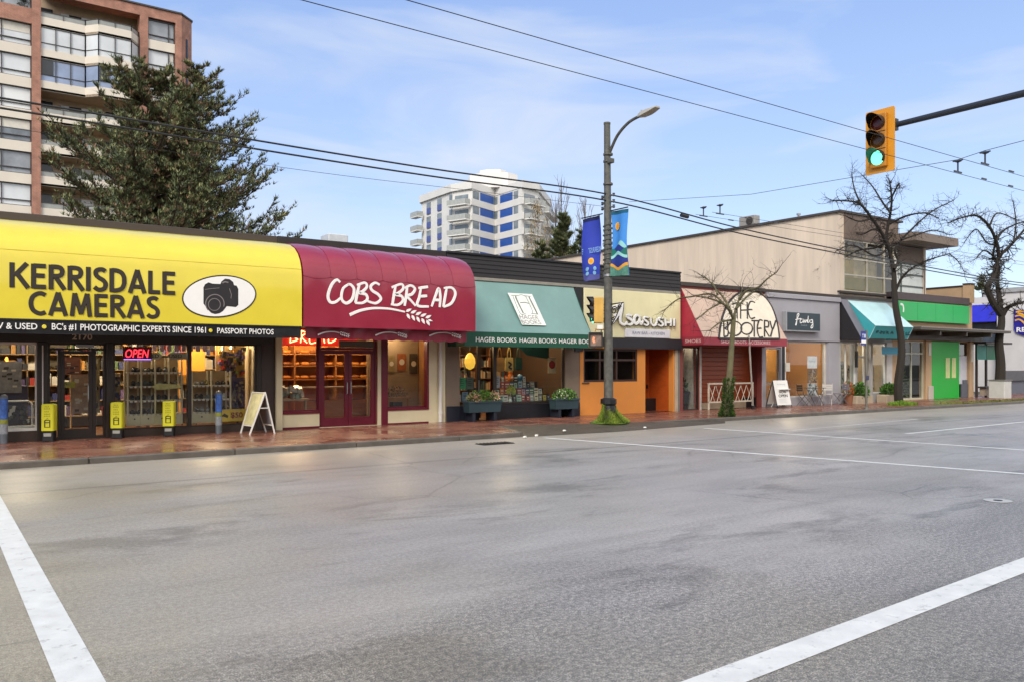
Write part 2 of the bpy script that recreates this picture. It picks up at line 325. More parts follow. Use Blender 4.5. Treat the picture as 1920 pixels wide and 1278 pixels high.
#@SECTION
# ------------------------------------------------------------------ ground, road, pavement, kerb, markings
def asphalt():
    m = bpy.data.materials.new('wet_asphalt'); m.use_nodes = True; t = m.node_tree; b = t.nodes['Principled BSDF']; L = t.links.new
    def N(k, **kw):
        n = t.nodes.new(k)
        for a, v in kw.items():
            if a in n.inputs: n.inputs[a].default_value = v
            else: setattr(n, a, v)
        return n
    def MR(src, a, b_, c, d):
        r = N('ShaderNodeMapRange'); r.inputs[1].default_value = a; r.inputs[2].default_value = b_; r.inputs[3].default_value = c; r.inputs[4].default_value = d; L(src, r.inputs[0]); return r.outputs[0]
    def MX(f, a, c, mode='MIX'):
        x = N('ShaderNodeMixRGB'); x.blend_type = mode
        for i, s_ in ((0, f), (1, a), (2, c)):
            if isinstance(s_, (int, float)): x.inputs[i].default_value = s_ if i == 0 else (s_, s_, s_, 1)
            elif isinstance(s_, tuple): x.inputs[i].default_value = s_
            else: L(s_, x.inputs[i])
        return x.outputs[0]
    tcn = N('ShaderNodeTexCoord'); oc = tcn.outputs['Object']
    sp = N('ShaderNodeSeparateXYZ'); L(oc, sp.inputs[0])
    mp_ = N('ShaderNodeMapping'); mp_.inputs['Scale'].default_value = (.22, .5, 1); mp_.inputs['Rotation'].default_value = (0, 0, .05); L(oc, mp_.inputs[0])
    big = N('ShaderNodeTexNoise', Scale=1.0, Detail=8.0, Roughness=.66, Distortion=.3); L(mp_.outputs[0], big.inputs[0])
    mp2 = N('ShaderNodeMapping'); mp2.inputs['Scale'].default_value = (.09, 1.6, 1); mp2.inputs['Location'].default_value = (3, 7, 0); L(oc, mp2.inputs[0])
    streak = N('ShaderNodeTexNoise', Scale=1.0, Detail=6.0, Roughness=.6, Distortion=.3); L(mp2.outputs[0], streak.inputs[0])
    patch = N('ShaderNodeTexNoise', Scale=.22, Detail=4.0, Roughness=.55, Distortion=.4); L(oc, patch.inputs[0])
    fine = N('ShaderNodeTexNoise', Scale=95.0, Detail=3.0, Roughness=.75); L(oc, fine.inputs[0])
    vor = N('ShaderNodeTexVoronoi', Scale=70.0); L(oc, vor.inputs[0])
    # coarse worn aggregate in the near lanes, smoother film-covered surface across the middle
    edge = N('ShaderNodeMath'); edge.operation = 'ADD'; L(MR(big.outputs[0], .35, .65, -1.1, 1.1), edge.inputs[0]); L(sp.outputs[1], edge.inputs[1])
    coarse = MR(edge.outputs[0], 4.5, 5.6, 1, .15)
    cdark = MR(edge.outputs[0], 4.2, 6.0, .8, 1)
    base = MX(MR(big.outputs[0], .38, .64, 0, 1), (.25, .234, .217, 1), (.335, .314, .292, 1))
    base = MX(MR(streak.outputs[0], .54, .68, 0, .25), base, (.14, .132, .12, 1))
    mp3 = N('ShaderNodeMapping'); mp3.inputs['Scale'].default_value = (.35, .8, 1); mp3.inputs['Location'].default_value = (11, 3, 0); L(oc, mp3.inputs[0])
    blot = N('ShaderNodeTexNoise', Scale=1.0, Detail=9.0, Roughness=.72, Distortion=.35); L(mp3.outputs[0], blot.inputs[0])
    base = MX(MR(blot.outputs[0], .535, .63, 0, .62), base, (.10, .093, .084, 1))
    base = MX(MR(blot.outputs[0], .44, .32, 0, .35), base, (.37, .352, .334, 1))
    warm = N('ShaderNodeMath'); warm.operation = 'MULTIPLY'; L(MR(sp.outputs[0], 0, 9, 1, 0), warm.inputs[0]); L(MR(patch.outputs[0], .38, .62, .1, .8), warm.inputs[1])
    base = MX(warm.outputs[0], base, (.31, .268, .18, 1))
    fine2 = N('ShaderNodeTexNoise', Scale=26.0, Detail=2.0, Roughness=.6); L(oc, fine2.inputs[0])
    agg = MX(1.0, MX(MR(fine.outputs[0], .36, .64, 0, 1), .5, 1.45), MX(MR(fine2.outputs[0], .36, .64, 0, 1), .78, 1.2), 'MULTIPLY')
    agg = MX(MR(vor.outputs[1], 0, 1, .0, .35), agg, vor.outputs[1]) if False else agg
    base = MX(coarse, base, MX(1.0, base, agg, 'MULTIPLY'))
    base = MX(.62, base, MX(1.0, base, agg, 'MULTIPLY'))
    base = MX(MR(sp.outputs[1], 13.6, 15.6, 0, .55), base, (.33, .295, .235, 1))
    jn = N('ShaderNodeMath'); jn.operation = 'SUBTRACT'; L(edge.outputs[0], jn.inputs[0]); jn.inputs[1].default_value = 11.9
    ja = N('ShaderNodeMath'); ja.operation = 'ABSOLUTE'; yj = N('ShaderNodeMath'); yj.operation = 'SUBTRACT'; L(sp.outputs[1], yj.inputs[0]); yj.inputs[1].default_value = 13.35; L(yj.outputs[0], ja.inputs[0])
    base = MX(MR(ja.outputs[0], .03, .09, .55, 0), base, (.09, .084, .078, 1))
    ce = N('ShaderNodeTexVoronoi', Scale=.33); ce.feature = 'DISTANCE_TO_EDGE'; cw = N('ShaderNodeMapping'); L(oc, cw.inputs[0])
    cn_ = N('ShaderNodeTexNoise', Scale=1.6, Detail=5.0); L(oc, cn_.inputs[0]); cx_ = MX(.16, oc, cn_.outputs[1]); L(cx_, ce.inputs[0])
    crk = N('ShaderNodeMath'); crk.operation = 'MULTIPLY'; L(MR(ce.outputs[0], .002, .007, .45, 0), crk.inputs[0]); L(MR(patch.outputs[0], .5, .62, 0, 1), crk.inputs[1])
    base = MX(crk.outputs[0], base, (.05, .047, .044, 1))
    base = MX(1.0, base, cdark, 'MULTIPLY')
    L(base, b.inputs['Base Color'])
    wet = MX(MR(big.outputs[0], .36, .6, 1, 0), .42, .55)
    wet = MX(MR(streak.outputs[0], .45, .7, 0, .7), wet, .62)
    band = N('ShaderNodeMath'); band.operation = 'MULTIPLY'; L(MR(patch.outputs[0], .42, .58, 0, 1), band.inputs[0]); L(MR(sp.outputs[1], 5.5, 8.5, 0, .8), band.inputs[1])
    wet = MX(band.outputs[0], wet, .3)
    wet = MX(coarse, wet, .5)
    bw_ = N('ShaderNodeRGBToBW'); L(wet, bw_.inputs[0]); L(bw_.outputs[0], b.inputs['Roughness'])
    b.inputs['Specular IOR Level'].default_value = .55
    hsum = N('ShaderNodeMath'); hsum.operation = 'MULTIPLY'; L(fine.outputs[0], hsum.inputs[0]); L(MR(coarse, 0, 1, .25, 1), hsum.inputs[1])
    bp = N('ShaderNodeBump', Strength=.28, Distance=.012); L(hsum.outputs[0], bp.inputs['Height']); L(bp.outputs[0], b.inputs['Normal'])
    return m
ASPH = asphalt()
GRD = mat('far_ground', '#4a4b44', .95, var=.2, vs=.3)
mb = MB(); mb.quad((-1500, -1500, -.03), (1500, -1500, -.03), (1500, 1500, -.03), (-1500, 1500, -.03)); struct(mb, 'ground', GRD)
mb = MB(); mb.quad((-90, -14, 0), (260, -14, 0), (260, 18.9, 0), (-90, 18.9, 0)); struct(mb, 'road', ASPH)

PAVE = brick_mat('wet_brick_paving', '#74463a', '#8c5a49', '#54443c', bw=.21, bh=.105, plane='xy', rough=.17, mort=.007, bump=.35)
_t = PAVE.node_tree; _b = _t.nodes['Principled BSDF']
_n = _t.nodes.new('ShaderNodeTexNoise'); _n.inputs['Scale'].default_value = .9; _n.inputs['Detail'].default_value = 5
_c = _t.nodes.new('ShaderNodeTexCoord'); _t.links.new(_c.outputs['Object'], _n.inputs[0])
_r = _t.nodes.new('ShaderNodeMapRange'); _r.inputs[1].default_value = .35; _r.inputs[2].default_value = .68; _r.inputs[3].default_value = .14; _r.inputs[4].default_value = .45
_t.links.new(_n.outputs[0], _r.inputs[0]); _t.links.new(_r.outputs[0], _b.inputs['Roughness'])
SW = .11
KL, KR = 16.5, 17.35                                  # kerb lines: bulb-out at the left, straight kerb to the right
mb = MB()
def slab(pts, z0=-.02, z1=SW): mb.prism(pts, z0, z1)
slab([(-60, KL + .16), (11.95, KL + .16), (12.75, 18.7), (12.75, 22.6), (-60, 22.6)])
slab([(12.75, 18.7), (17.2, KR + .16), (120, KR + .16), (120, 22.6), (12.75, 22.6)])
struct(mb, 'pavement', PAVE)
KERBM = mat('wet_kerb_stone', '#57514a', .45, var=.3, vs=2.2, bump=.25, bs=35)
mb = MB()
x = -60.0
while x < 11.9:
    e = min(x + 2.6, 11.95); mb.cbox(x + .006, e - .006, KL, KL + .155, -.02, SW + .006, .02); x = e
x = 17.2
while x < 120:
    mb.cbox(x + .006, x + 2.6 - .006, KR, KR + .155, -.02, SW + .006, .02); x += 2.6
mb.obox((12.40, 17.65, .04), (.39, 1.06, 0), (.07, -.02, 0), (0, 0, .068))
struct(mb, 'kerb', KERBM)
mb = MB()                                             # dropped asphalt ramp where the kerb steps back
A, B_, C_, D_ = (12.75, 18.68, SW + .004), (12.0, 16.42, .005), (19.8, 16.75, .005), (17.4, KR - .01, SW + .004)
M1, M2 = (14.9, 18.03, SW + .004), (15.0, 16.3, .005)
mb.quad(A, B_, M2, M1); mb.quad(M1, M2, C_, D_); mb.tri(D_, C_, (20.5, KR - .01, .005))
struct(mb, 'kerb_ramp', mat('wet_ramp_asphalt', '#4d463c', .5, var=.22, vs=2, bump=.4, bs=60))

PAINT = mat('road_paint', '#cfcfca', .55, var=.1, vs=5, bump=.1, bs=80)
_t = PAINT.node_tree; _b = _t.nodes['Principled BSDF']; _o = _b.inputs['Base Color'].links[0].from_socket
_c = _t.nodes.new('ShaderNodeTexCoord'); _n = _t.nodes.new('ShaderNodeTexNoise'); _n.inputs['Scale'].default_value = 7; _n.inputs['Detail'].default_value = 9; _n.inputs['Roughness'].default_value = .75; _t.links.new(_c.outputs['Object'], _n.inputs[0])
_r = _t.nodes.new('ShaderNodeMapRange'); _r.inputs[1].default_value = .56; _r.inputs[2].default_value = .66; _r.inputs[3].default_value = 0; _r.inputs[4].default_value = .7; _t.links.new(_n.outputs[0], _r.inputs[0])
_x = _t.nodes.new('ShaderNodeMixRGB'); _x.inputs[2].default_value = (.3, .29, .28, 1); _t.links.new(_r.outputs[0], _x.inputs[0]); _t.links.new(_o, _x.inputs[1]); _t.links.new(_x.outputs[0], _b.inputs['Base Color'])
def marking(pts):
    mb = MB()
    # subdivide along its length with slightly worn, wavering edges
    a, b, c, d = [V3(p + (.004,)) for p in pts]; n = max(2, int((b - a).length / .25)); rr = random.Random(int(a.x * 100))
    for i in range(n):
        f, g = i / n, (i + 1) / n
        mb.quad(a.lerp(b, f), a.lerp(b, g), d.lerp(c, g), d.lerp(c, f))
    for k in range(2, len(mb.v), 1):
        v = mb.v[k]
    struct(mb, 'road_marking', PAINT)
marking([(.60, 2.0), (.60, 15.4), (.83, 15.4), (.83, 2.0)])           # edge of the crossing at the left
def gl(px, py): p = onG(px, py); return (p.x, p.y)
def mk(pa, pb, wd):
    a, b = V3(gl(*pa) + (0,)), V3(gl(*pb) + (0,)); t = (b - a).normalized(); s = V3((-t.y, t.x, 0)) * wd / 2
    a2, b2 = a, b
    marking([tuple((a2 + s).xy), tuple((b2 + s).xy), tuple((b2 - s).xy), tuple((a2 - s).xy)])
mk((1020, 820), (2060, 898), .15)
mk((1320, 802), (2060, 852.5), .15)
mk((1698, 812.5), (2200, 762), .13)
mk((1485, 806), (1720, 785), .07)
mk((1337, 1278), (1920, 1058.5), .30) if False else marking([(-6, 2.74), (16, 3.93), (16, 3.70), (-6, 2.51)])
# utility cover and gutter grate
c = onG(1871, 938); mb = MB(); mb.lathe((c.x, c.y, .001), [(.0, .004), (.17, .004), (.17, .006), (0, .006)], 24); o = struct(mb, 'utility_cover_surround', mat('pale_patch', '#a7a6a3', .6)); 
o['kind'] = 'thing'; setp(o, 'round pale utility cover with black centre, set in the road near the right edge', 'utility cover'); o.name = 'utility_cover'
mb = MB(); mb.lathe((c.x, c.y, .007), [(0, 0), (.055, 0), (.055, .004), (0, .004)], 16); mb.build('cap', BLACK, o)
c = onG(928, 831); t_ = thing('drain_grate', 'dark slotted drain grate in the gutter beside the end of the kerb', 'drain', (c.x, c.y, 0))
mb = MB(); mb.box(c.x - .42, c.x + .42, c.y - .2, c.y + .2, .001, .006); mb.build('pit', mat('pit_black', '#0d0d0d', .9, var=0), t_)
mb = MB()
for i in range(9): mb.box(c.x - .40 + i * .095, c.x - .36 + i * .095, c.y - .18, c.y + .18, .007, .02)
mb.build('grille', mat('cast_iron', '#3a3835', .6, metal=.5), t_)
LITM = mat('litter_white', '#d6d3cc', .7, var=.05)
for i, (px, py, lab) in enumerate([(984, 820, 'crumpled pale litter on the gutter at the start of the crossing line'), (1006, 817, 'small pale litter in the gutter just right of the crumpled piece'), (1058, 808, 'white scrap lying on the grey kerb ramp'), (1580, 774, 'round white scrap against the kerb below the grey boutique'), (1209, 802, 'tiny white scrap in the gutter right of the mossy lamp post')]):
    c = onG(px, py, .01 if i != 2 else .05); mb = MB(); rr = random.Random(i)
    rs = []
    for k in range(5):
        ph = k / 4 * pi; rs.append([(c.x + .06 * (sin(ph) + .02) * cos(j) * rr.uniform(.7, 1.2), c.y + .05 * (sin(ph) + .02) * sin(j) * rr.uniform(.7, 1.2), c.z + .02 - .03 * cos(ph)) for j in [q * pi / 3 for q in range(6)]])
    mb.rings(rs); o = mb.build('litter', LITM); setp(o, lab, 'litter', 'scraps of litter along the gutter')
# ------------------------------------------------------------------ the row of shops (front line at y = 20.8)
YF = 20.8
def shell(p, x0, x1, holes, m, ztop=4.85, back=31.0, z0=.0, zfront=None):
    mb = MB(); wall_y(mb, x0, x1, z0, zfront or ztop, YF, YF + .22, holes)
    mb.box(x0, x0 + .1, YF + .22, back, z0, ztop); mb.box(x1 - .1, x1, YF + .22, back, z0, ztop); mb.box(x0 + .1, x1 - .1, back - .2, back, z0, ztop)
    mb.build('wall', m, p)
    mb = MB(); mb.box(x0 + .1, x1 - .1, YF + .22, back - .2, ztop - .12, ztop - .02); mb.build('roof', mat('roof_felt', '#4a4845', .9), p)
def room(p, x0, x1, y1, z1, wm, fm=None, cm=None, z0=.12):
    y0 = YF + .22
    mb = MB(); mb.box(x0 + .1, x0 + .14, y0, y1, z0, z1); mb.box(x1 - .14, x1 - .1, y0, y1, z0, z1); mb.box(x0 + .14, x1 - .14, y1 - .04, y1, z0, z1); mb.build('interior_wall', wm, p)
    mb = MB(); mb.box(x0 + .1, x1 - .1, y0, y1, z0 - .06, z0); mb.build('interior_floor', fm or WOODF, p)
    mb = MB(); mb.box(x0 + .1, x1 - .1, y0, y1 + .02, z1 + .004, z1 + .06); mb.build('ceiling', cm or CEIL, p)
def downlight(p, x, y, z, r=.06, m=None):
    mb = MB(); mb.lathe((x, y, z - .05), [(0, 0), (r, 0), (r, .05), (0, .05)], 12); return mb.build('ceiling_lamp', m or LAMP, p)
def point(name, x, y, z, e, col, p=None, r=.12):
    l = bpy.data.lights.new(name, 'POINT'); l.energy = e; l.color = col; l.shadow_soft_size = r
    o = bpy.data.objects.new(name, l); COL.objects.link(o); o.location = (x, y, z)
    return o
def parapet(p, x0, x1, z0, z1, m, y0=YF - .06, name='parapet'):
    mb = MB(); mb.cbox(x0, x1, y0, YF + .3, z0, z1, .015); return mb.build(name, m, p)

# --- 1 camera shop ------------------------------------------------------------------------------------------------
X0, X1 = -3.2, 7.35
shopA = thing('camera_shop', 'single storey camera shop with bulging yellow awning and full width display windows', 'shop', (2, YF, 0))
WB = mat('shopfront_brown', '#3c2f27', .5, var=.12)
shell(shopA, X0, X1, [(-3.0, 2.02, .34, 2.26), (2.2, 3.37, .12, 2.26), (3.52, 6.82, .27, 2.28)], WB)
PARB = mat('parapet_brown', '#3d332f', .6, var=.15, stretch=(.5, 1, 8))
parapet(shopA, X0, X1, 4.8, 5.05, PARB)
room(shopA, X0, X1, 25.0, 2.75, WARMW)
mb = MB(); frame_y(mb, 2.2, 3.37, .12, 2.26, YF + .05, YF + .15, .05, rail=(2.12,)); mb.box(2.40, 2.46, YF + .06, YF + .14, .17, 2.1); mb.box(3.1, 3.17, YF + .06, YF + .14, .17, 2.1); mb.build('door_frame', DKBROWN, shopA)
mb = MB(); frame_y(mb, 2.465, 3.095, .14, 2.09, YF + .06, YF + .13, .075, wb=.2); dr = mb.build('door', DKBROWN, shopA)
pane(2.53, 3.03, .33, 2.03, YF + .09, dr, GL)
mb = MB(); mb.tube([(3.0, YF + .02, .95), (3.0, YF - .02, 1.0), (3.0, YF - .02, 1.3), (3.0, YF + .02, 1.35)], .014); mb.build('handle', SILVER, dr)
pane(2.25, 2.40, .17, 2.1, YF + .1, shopA, GL); pane(3.17, 3.32, .17, 2.1, YF + .1, shopA, GL); pane(2.25, 3.32, 2.15, 2.21, YF + .1, shopA, GL)
wn_ = MB(); frame_y(wn_, -3.0, 2.02, .34, 2.26, YF + .02, YF + .12, .055, mull=(-.5, 1.0)); wf = wn_.build('window', WHITE, shopA); pane(-2.94, 1.96, .4, 2.2, YF + .06, wf, GL)
wn_ = MB(); frame_y(wn_, 3.52, 6.82, .27, 2.28, YF + .02, YF + .12, .04); wn_.box(5.16, 5.25, YF, YF + .13, .27, 2.28); wf = wn_.build('window', DKBROWN, shopA); pane(3.56, 5.16, .31, 2.24, YF + .06, wf, GL); pane(5.25, 6.78, .31, 2.24, YF + .06, wf, GL)
for a_, b_ in ((1.99, 2.19), (3.38, 3.51), (6.84, 6.95)): mb = MB(); mb.cbox(a_, b_, YF - .04, YF - .002, .11, 2.275, .01); mb.build('pier', DKBROWN, shopA)
mb = MB(); mb.cbox(2.085, 2.11, YF - .055, YF - .042, .6, 2.2, .004); mb.build('corner_strip', WHITE, shopA)
mb = MB(); mb.cbox(X0 + .02, 7.28, YF - .05, YF - .002, 2.28, 2.62, .012); mb.build('fascia', DKBROWN, shopA)
ytext('house_number', '2170', 135, 173, fz(150, 637, YF - .05), fz(150, 625.5, YF - .05), YF - .052, mat('number_grey', '#b5ab99', .5), shopA, bold=.02)
mb = MB(); mb.cbox(2.75, 3.12, YF - .02, YF + .03, 2.165, 2.235, .01); mb.build('transom_bar', SILVER, shopA)

# bulging awning shared profile: wall line -> rounded shoulder -> upright front
PROF = [(20.79, 4.86), (20.25, 4.80), (19.85, 4.72), (19.55, 4.60), (19.33, 4.44), (19.19, 4.26), (19.11, 4.08), (19.07, 3.88), (19.07, 3.3), (19.07, 2.68)]
def awning(p, x0, x1, m, seg=8, puff=0.0, gap=0.01, name='awning'):
    mb = MB(); n = seg * 8; cols = []
    for i in range(n + 1):
        x = x0 + gap + (x1 - x0 - 2 * gap) * i / n; s = abs(sin(pi * i / 8)) ** .6 * puff; c = []
        for k, (y, z) in enumerate(PROF):
            f = 1 if 1 <= k <= 6 else 0
            c.append((x, y - s * f * .7, z + s * f * .7))
        cols.append(c)
    mb.rings(cols, False, False, closed=False)
    for x in (x0 + gap, x1 - gap): mb.face(tuple(range(len(mb.v), len(mb.v) + len(PROF) + 1))); mb.v += [(x, y, z) for y, z in PROF] + [(x, 20.79, 2.68)]
    o = mb.build(name, m, p)
    for f in o.data.polygons: f.use_smooth = len(f.vertices) == 4
    return o
YEL = mat('yellow_vinyl', '#d8c534', .38, var=.05, vs=1.2, spec=.5, coat=.7)
awA = awning(shopA, X0, 7.36, YEL, seg=9, puff=.006)
mb = MB(); mb.tube([(X0, 19.1, 4.05), (7.35, 19.1, 4.05)], .006, 5); mb.build('seam', mat('yellow_seam', '#cbb932', .5), awA)
YV = 19.065
mb = MB(); mb.poly([(X0, YV, 2.665), (7.33, YV, 2.665), (7.33, YV, 2.40), (5.0, YV + .01, 2.405), (2.5, YV, 2.395), (X0, YV, 2.40)], (0, 1, 0), .02); va = mb.build('valance', mat('black_vinyl', '#131113', .4, var=.1, coat=.3), awA)
mb = MB(); mb.box(X0, 7.33, YV - .008, YV - .001, 2.655, 2.685); mb.build('hem', mat('hem_black', '#191512', .5), awA)
block_text('lettering', 'KERRISDALE', fx(18, YV), fx(328, YV), 3.295, 3.79, YV - .002, LETK, awA)
block_text('lettering', 'CAMERAS', fx(53, YV), fx(298, YV), 2.765, 3.235, YV - .002, LETK, awA)
ytext('valance_lettering', 'NEW & USED', -36, 70, 2.475, 2.60, YV - .003, LETW, awA, bold=.012)
ytext('valance_lettering', "BC's #1 PHOTOGRAPHIC EXPERTS SINCE 1961", 97, 386, 2.465, 2.615, YV - .003, LETW, awA, bold=.012)
ytext('valance_lettering', 'PASSPORT PHOTOS', 407, 513, 2.475, 2.60, YV - .003, LETW, awA, bold=.012)
mb = MB()
for px in (83, 395): mb.lathe((fx(px, YV), YV - .001, 2.535), [(0, 0), (.042, 0), (.035, .006), (0, .006)], 14, ax=(0, -1, 0))
mb.build('valance_dot', mat('yellow_dot', '#d9c83a', .5), awA)
def ell(cx, cz, a, b, rot, n=48, y=YV): return [(cx + a * cos(t) * cos(rot) - b * sin(t) * sin(rot), y, cz + a * cos(t) * sin(rot) + b * sin(t) * cos(rot)) for t in [2 * pi * i / n for i in range(n)]]
mb = MB(); mb.poly(ell(5.43, 3.31, .83, .475, .16), (0, -1, 0), .004); em = mb.build('emblem_rim', LETK, awA)
mb = MB(); mb.poly(ell(5.43, 3.31, .80, .445, .16), (0, -1, 0), .007); mb.build('emblem_disc', LETW, awA)
def zp(lst, ox, oy, sc, Y): return [onY(ox + x / sc, oy + y / sc, Y) for x, y in lst]
mb = MB(); mb.poly(zp([(440, 740), (440, 420), (470, 360), (540, 318), (620, 345), (780, 352), (800, 300), (870, 245), (960, 255), (1030, 310), (1050, 375), (1100, 385), (1135, 450), (1135, 770), (1085, 812), (905, 792), (830, 890), (760, 935), (670, 952), (590, 925), (520, 850)], 340, 500, 10.65, YV), (0, -1, 0), .010); mb.build('emblem_camera', mat('emblem_black', '#211c1e', .5, var=.2, vs=8), awA)
mb = MB()
def circ(cx, cy, r, a0=0, a1=2 * pi, n=24): return [(cx + r * cos(a0 + (a1 - a0) * i / n), cy + r * sin(a0 + (a1 - a0) * i / n)) for i in range(n + 1)]
mb.ribbon(zp(circ(670, 745, 185, 2.4, 6.6), 340, 500, 10.65, YV - .0105), (0, -1, 0), .02, .003)
mb.ribbon(zp(circ(660, 760, 120), 340, 500, 10.65, YV - .0105), (0, -1, 0), .016, .004)
mb.ribbon(zp([(820, 330), (870, 305), (940, 320)], 340, 500, 10.65, YV - .0105), (0, -1, 0), .03, .003)
mb.ribbon(zp([(470, 460), (620, 440), (760, 430)], 340, 500, 10.65, YV - .0105), (0, -1, 0), .012, .003)
mb.ribbon(zp([(960, 440), (1000, 560), (990, 640)], 340, 500, 10.65, YV - .0105), (0, -1, 0), .014, .003)
mb.build('emblem_detail', mat('emblem_grey', '#77706f', .5), awA)

# --- 2 bakery -----------------------------------------------------------------------------------------------------
X0, X1 = 7.37, 12.36
shopB = thing('bakery', 'bakery with burgundy barrel awning, cream panels and red double doors', 'shop', (10, YF, 0))
CR2 = mat('bakery_cream', '#d3c7a4', .6, var=.07, vs=1.5)
shell(shopB, X0, X1, [(7.5, 8.5, .55, 2.72), (8.5, 10.2, .12, 2.72), (10.5, 11.78, .55, 2.72)], CR2)
parapet(shopB, X0 - .018, X1, 4.86, 5.06, mat('parapet_black', '#26221f', .6, var=.2, stretch=(.5, 1, 8)))
room(shopB, X0, X1, 25.5, 2.95, mat('bakery_wall', '#9a6a38', .8, var=.12))
mb = MB(); mb.cbox(7.3, 7.47, YF - .10, YF - .002, .11, 2.6, .012); mb.build('pillar', CR2, shopB)
mb = MB(); mb.cbox(7.49, 8.5, YF - .012, YF - .002, .1, .16, .004); mb.cbox(7.49, 8.5, YF - .03, YF + .1, .5, .56, .006); mb.cbox(10.5, 11.8, YF - .03, YF + .1, .5, .56, .006); mb.cbox(10.5, 11.8, YF - .012, YF - .002, .1, .15, .004); mb.cbox(11.74, 11.80, YF - .03, YF + .1, .56, 2.7, .006); mb.build('sill', BURG, shopB)
wn_ = MB(); frame_y(wn_, 7.47, 8.5, .56, 2.72, YF + .1, YF + .16, .035); wf = wn_.build('window', BURG, shopB); pane(7.505, 8.465, .595, 2.68, YF + .12, wf, GL)
wn_ = MB(); frame_y(wn_, 10.5, 11.78, .56, 2.72, YF + .1, YF + .16, .035); wf = wn_.build('window', BURG, shopB); pane(10.535, 11.745, .595, 2.68, YF + .12, wf, GL)
mb = MB(); frame_y(mb, 8.5, 10.2, .12, 2.72, YF + .06, YF + .17, .07, rail=(2.2,), wb=.02); mb.cbox(10.3, 10.5, YF - .02, YF + .17, .11, 2.7, .01); mb.build('door_frame', BURG, shopB)
mb = MB(); mb.box(10.2, 10.3, YF + .12, YF + .2, .4, 2.3); mb.build('side_panel', mat('pale_side_panel', '#8f8d92', .4), shopB)
mb = MB(); mb.box(9.1, 10.12, YF + .09, YF + .12, 2.24, 2.42); mb.build('transom_panel', mat('transom_grey', '#5c574b', .5), shopB)
for a, b in ((8.575, 9.345), (9.355, 10.125)):
    mb = MB(); frame_y(mb, a, b, .14, 2.16, YF + .07, YF + .12, .1, wb=.22); d = mb.build('door', BURG, shopB); pane(a + .1, b - .1, .36, 2.06, YF + .09, d, GL)
    hx = b - .05 if a < 9 else a + .05
    mb = MB(); mb.tube([(hx, YF + .07, .98), (hx, YF + .01, 1.0), (hx, YF + .01, 1.3), (hx, YF + .07, 1.32)], .013); mb.build('handle', SILVER, d)
mb = MB(); mb.tube([(12.15, YF - .07, .12), (12.15, YF - .07, 2.75)], .055, 10); mb.tube([(12.15, YF - .07, .35), (12.15, YF - .07, .42)], .07, 10); mb.build('downpipe', WHITE, shopB)
BV = mat('burgundy_vinyl', '#8a1330', .42, var=.07, vs=1.2, spec=.5, coat=.6)
awB = awning(shopB, 7.38, 12.3, BV, seg=7, puff=.036)
for q_ in range(1, 7):
    x = 7.39 + (12.29 - 7.39) * q_ / 7; mb = MB(); mb.tube([(x, y - .003, z + .003) for y, z in PROF[1:8]], .007, 5); mb.build('seam', mat('burgundy_seam', '#7c112b', .5), awB)
mb = MB(); q = []
for i in range(85): x = 7.39 + 4.9 * i / 84; f = (i % 12) / 12; q.append((x, 19.066, 3.9 - .05 * sin(f * pi)))
mb.tube(q, .006, 4); mb.build('scallop_seam', mat('burgundy_seam'), awB)
mb = MB(); n = 60; top, bot = [], []
for i in range(n + 1):
    x = 7.55 + (12.2 - 7.55) * i / n; y = 19.38 + .025 * sin(i * 1.1) + .015 * sin(i * .43); top.append((x, 19.36, 2.76)); bot.append((x, y, 2.43 - .035 * abs(sin(i * pi / 4.6)) - .02 * (i / n)))
mid = [((t[0] + b[0]) / 2, (t[1] + b[1]) / 2 - .02 * sin(i * .8), (t[2] + b[2]) / 2) for i, (t, b) in enumerate(zip(top, bot))]
mb.rings([top, mid, bot], False, False, closed=False); va = mb.build('valance', BV, awB, smooth=True)
STR = {  # brush strokes traced on the awning front
 'C': [(440, 350), (418, 336), (388, 368), (368, 430), (380, 468), (410, 470), (442, 446)], 'O': [(492, 362), (457, 390), (449, 450), (478, 476), (513, 450), (524, 395), (505, 366), (485, 364)],
 'B1': [(556, 364), (542, 420), (532, 474)], 'B2': [(540, 368), (588, 354), (600, 378), (575, 406), (556, 414), (594, 424), (603, 452), (575, 474), (530, 474)],
 'S': [(676, 366), (650, 354), (624, 374), (632, 400), (668, 424), (684, 452), (652, 476), (604, 464)], 'b1': [(772, 374), (762, 430), (753, 486)], 'b2': [(748, 382), (806, 362), (818, 388), (792, 414), (772, 424), (808, 434), (816, 462), (786, 486), (744, 482)],
 'R1': [(842, 376), (836, 430), (826, 492)], 'R2': [(826, 386), (862, 370), (888, 390), (872, 420), (842, 434), (866, 462), (892, 492)],
 'E1': [(924, 384), (914, 440), (904, 490), (970, 496)], 'E2': [(908, 386), (966, 378)], 'E3': [(916, 436), (960, 432)],
 'A1': [(988, 496), (1008, 440), (1030, 388), (1040, 440), (1036, 500)], 'A2': [(998, 456), (1040, 458)], 'D1': [(1078, 384), (1068, 440), (1058, 498)], 'D2': [(1060, 386), (1108, 384), (1130, 420), (1106, 476), (1058, 498)]}
mb = MB()
for k, (nm, pts) in enumerate(STR.items()):
    q = cr_(zp(pts, 500, 420, 3.195, YV), 6); m_ = len(q)
    mb.ribbon(q, (0, -1, 0), [.058 + .022 * sin(i / m_ * pi) for i in range(m_)], .008 + k * .0007)
mb.build('lettering', LETW, awB)
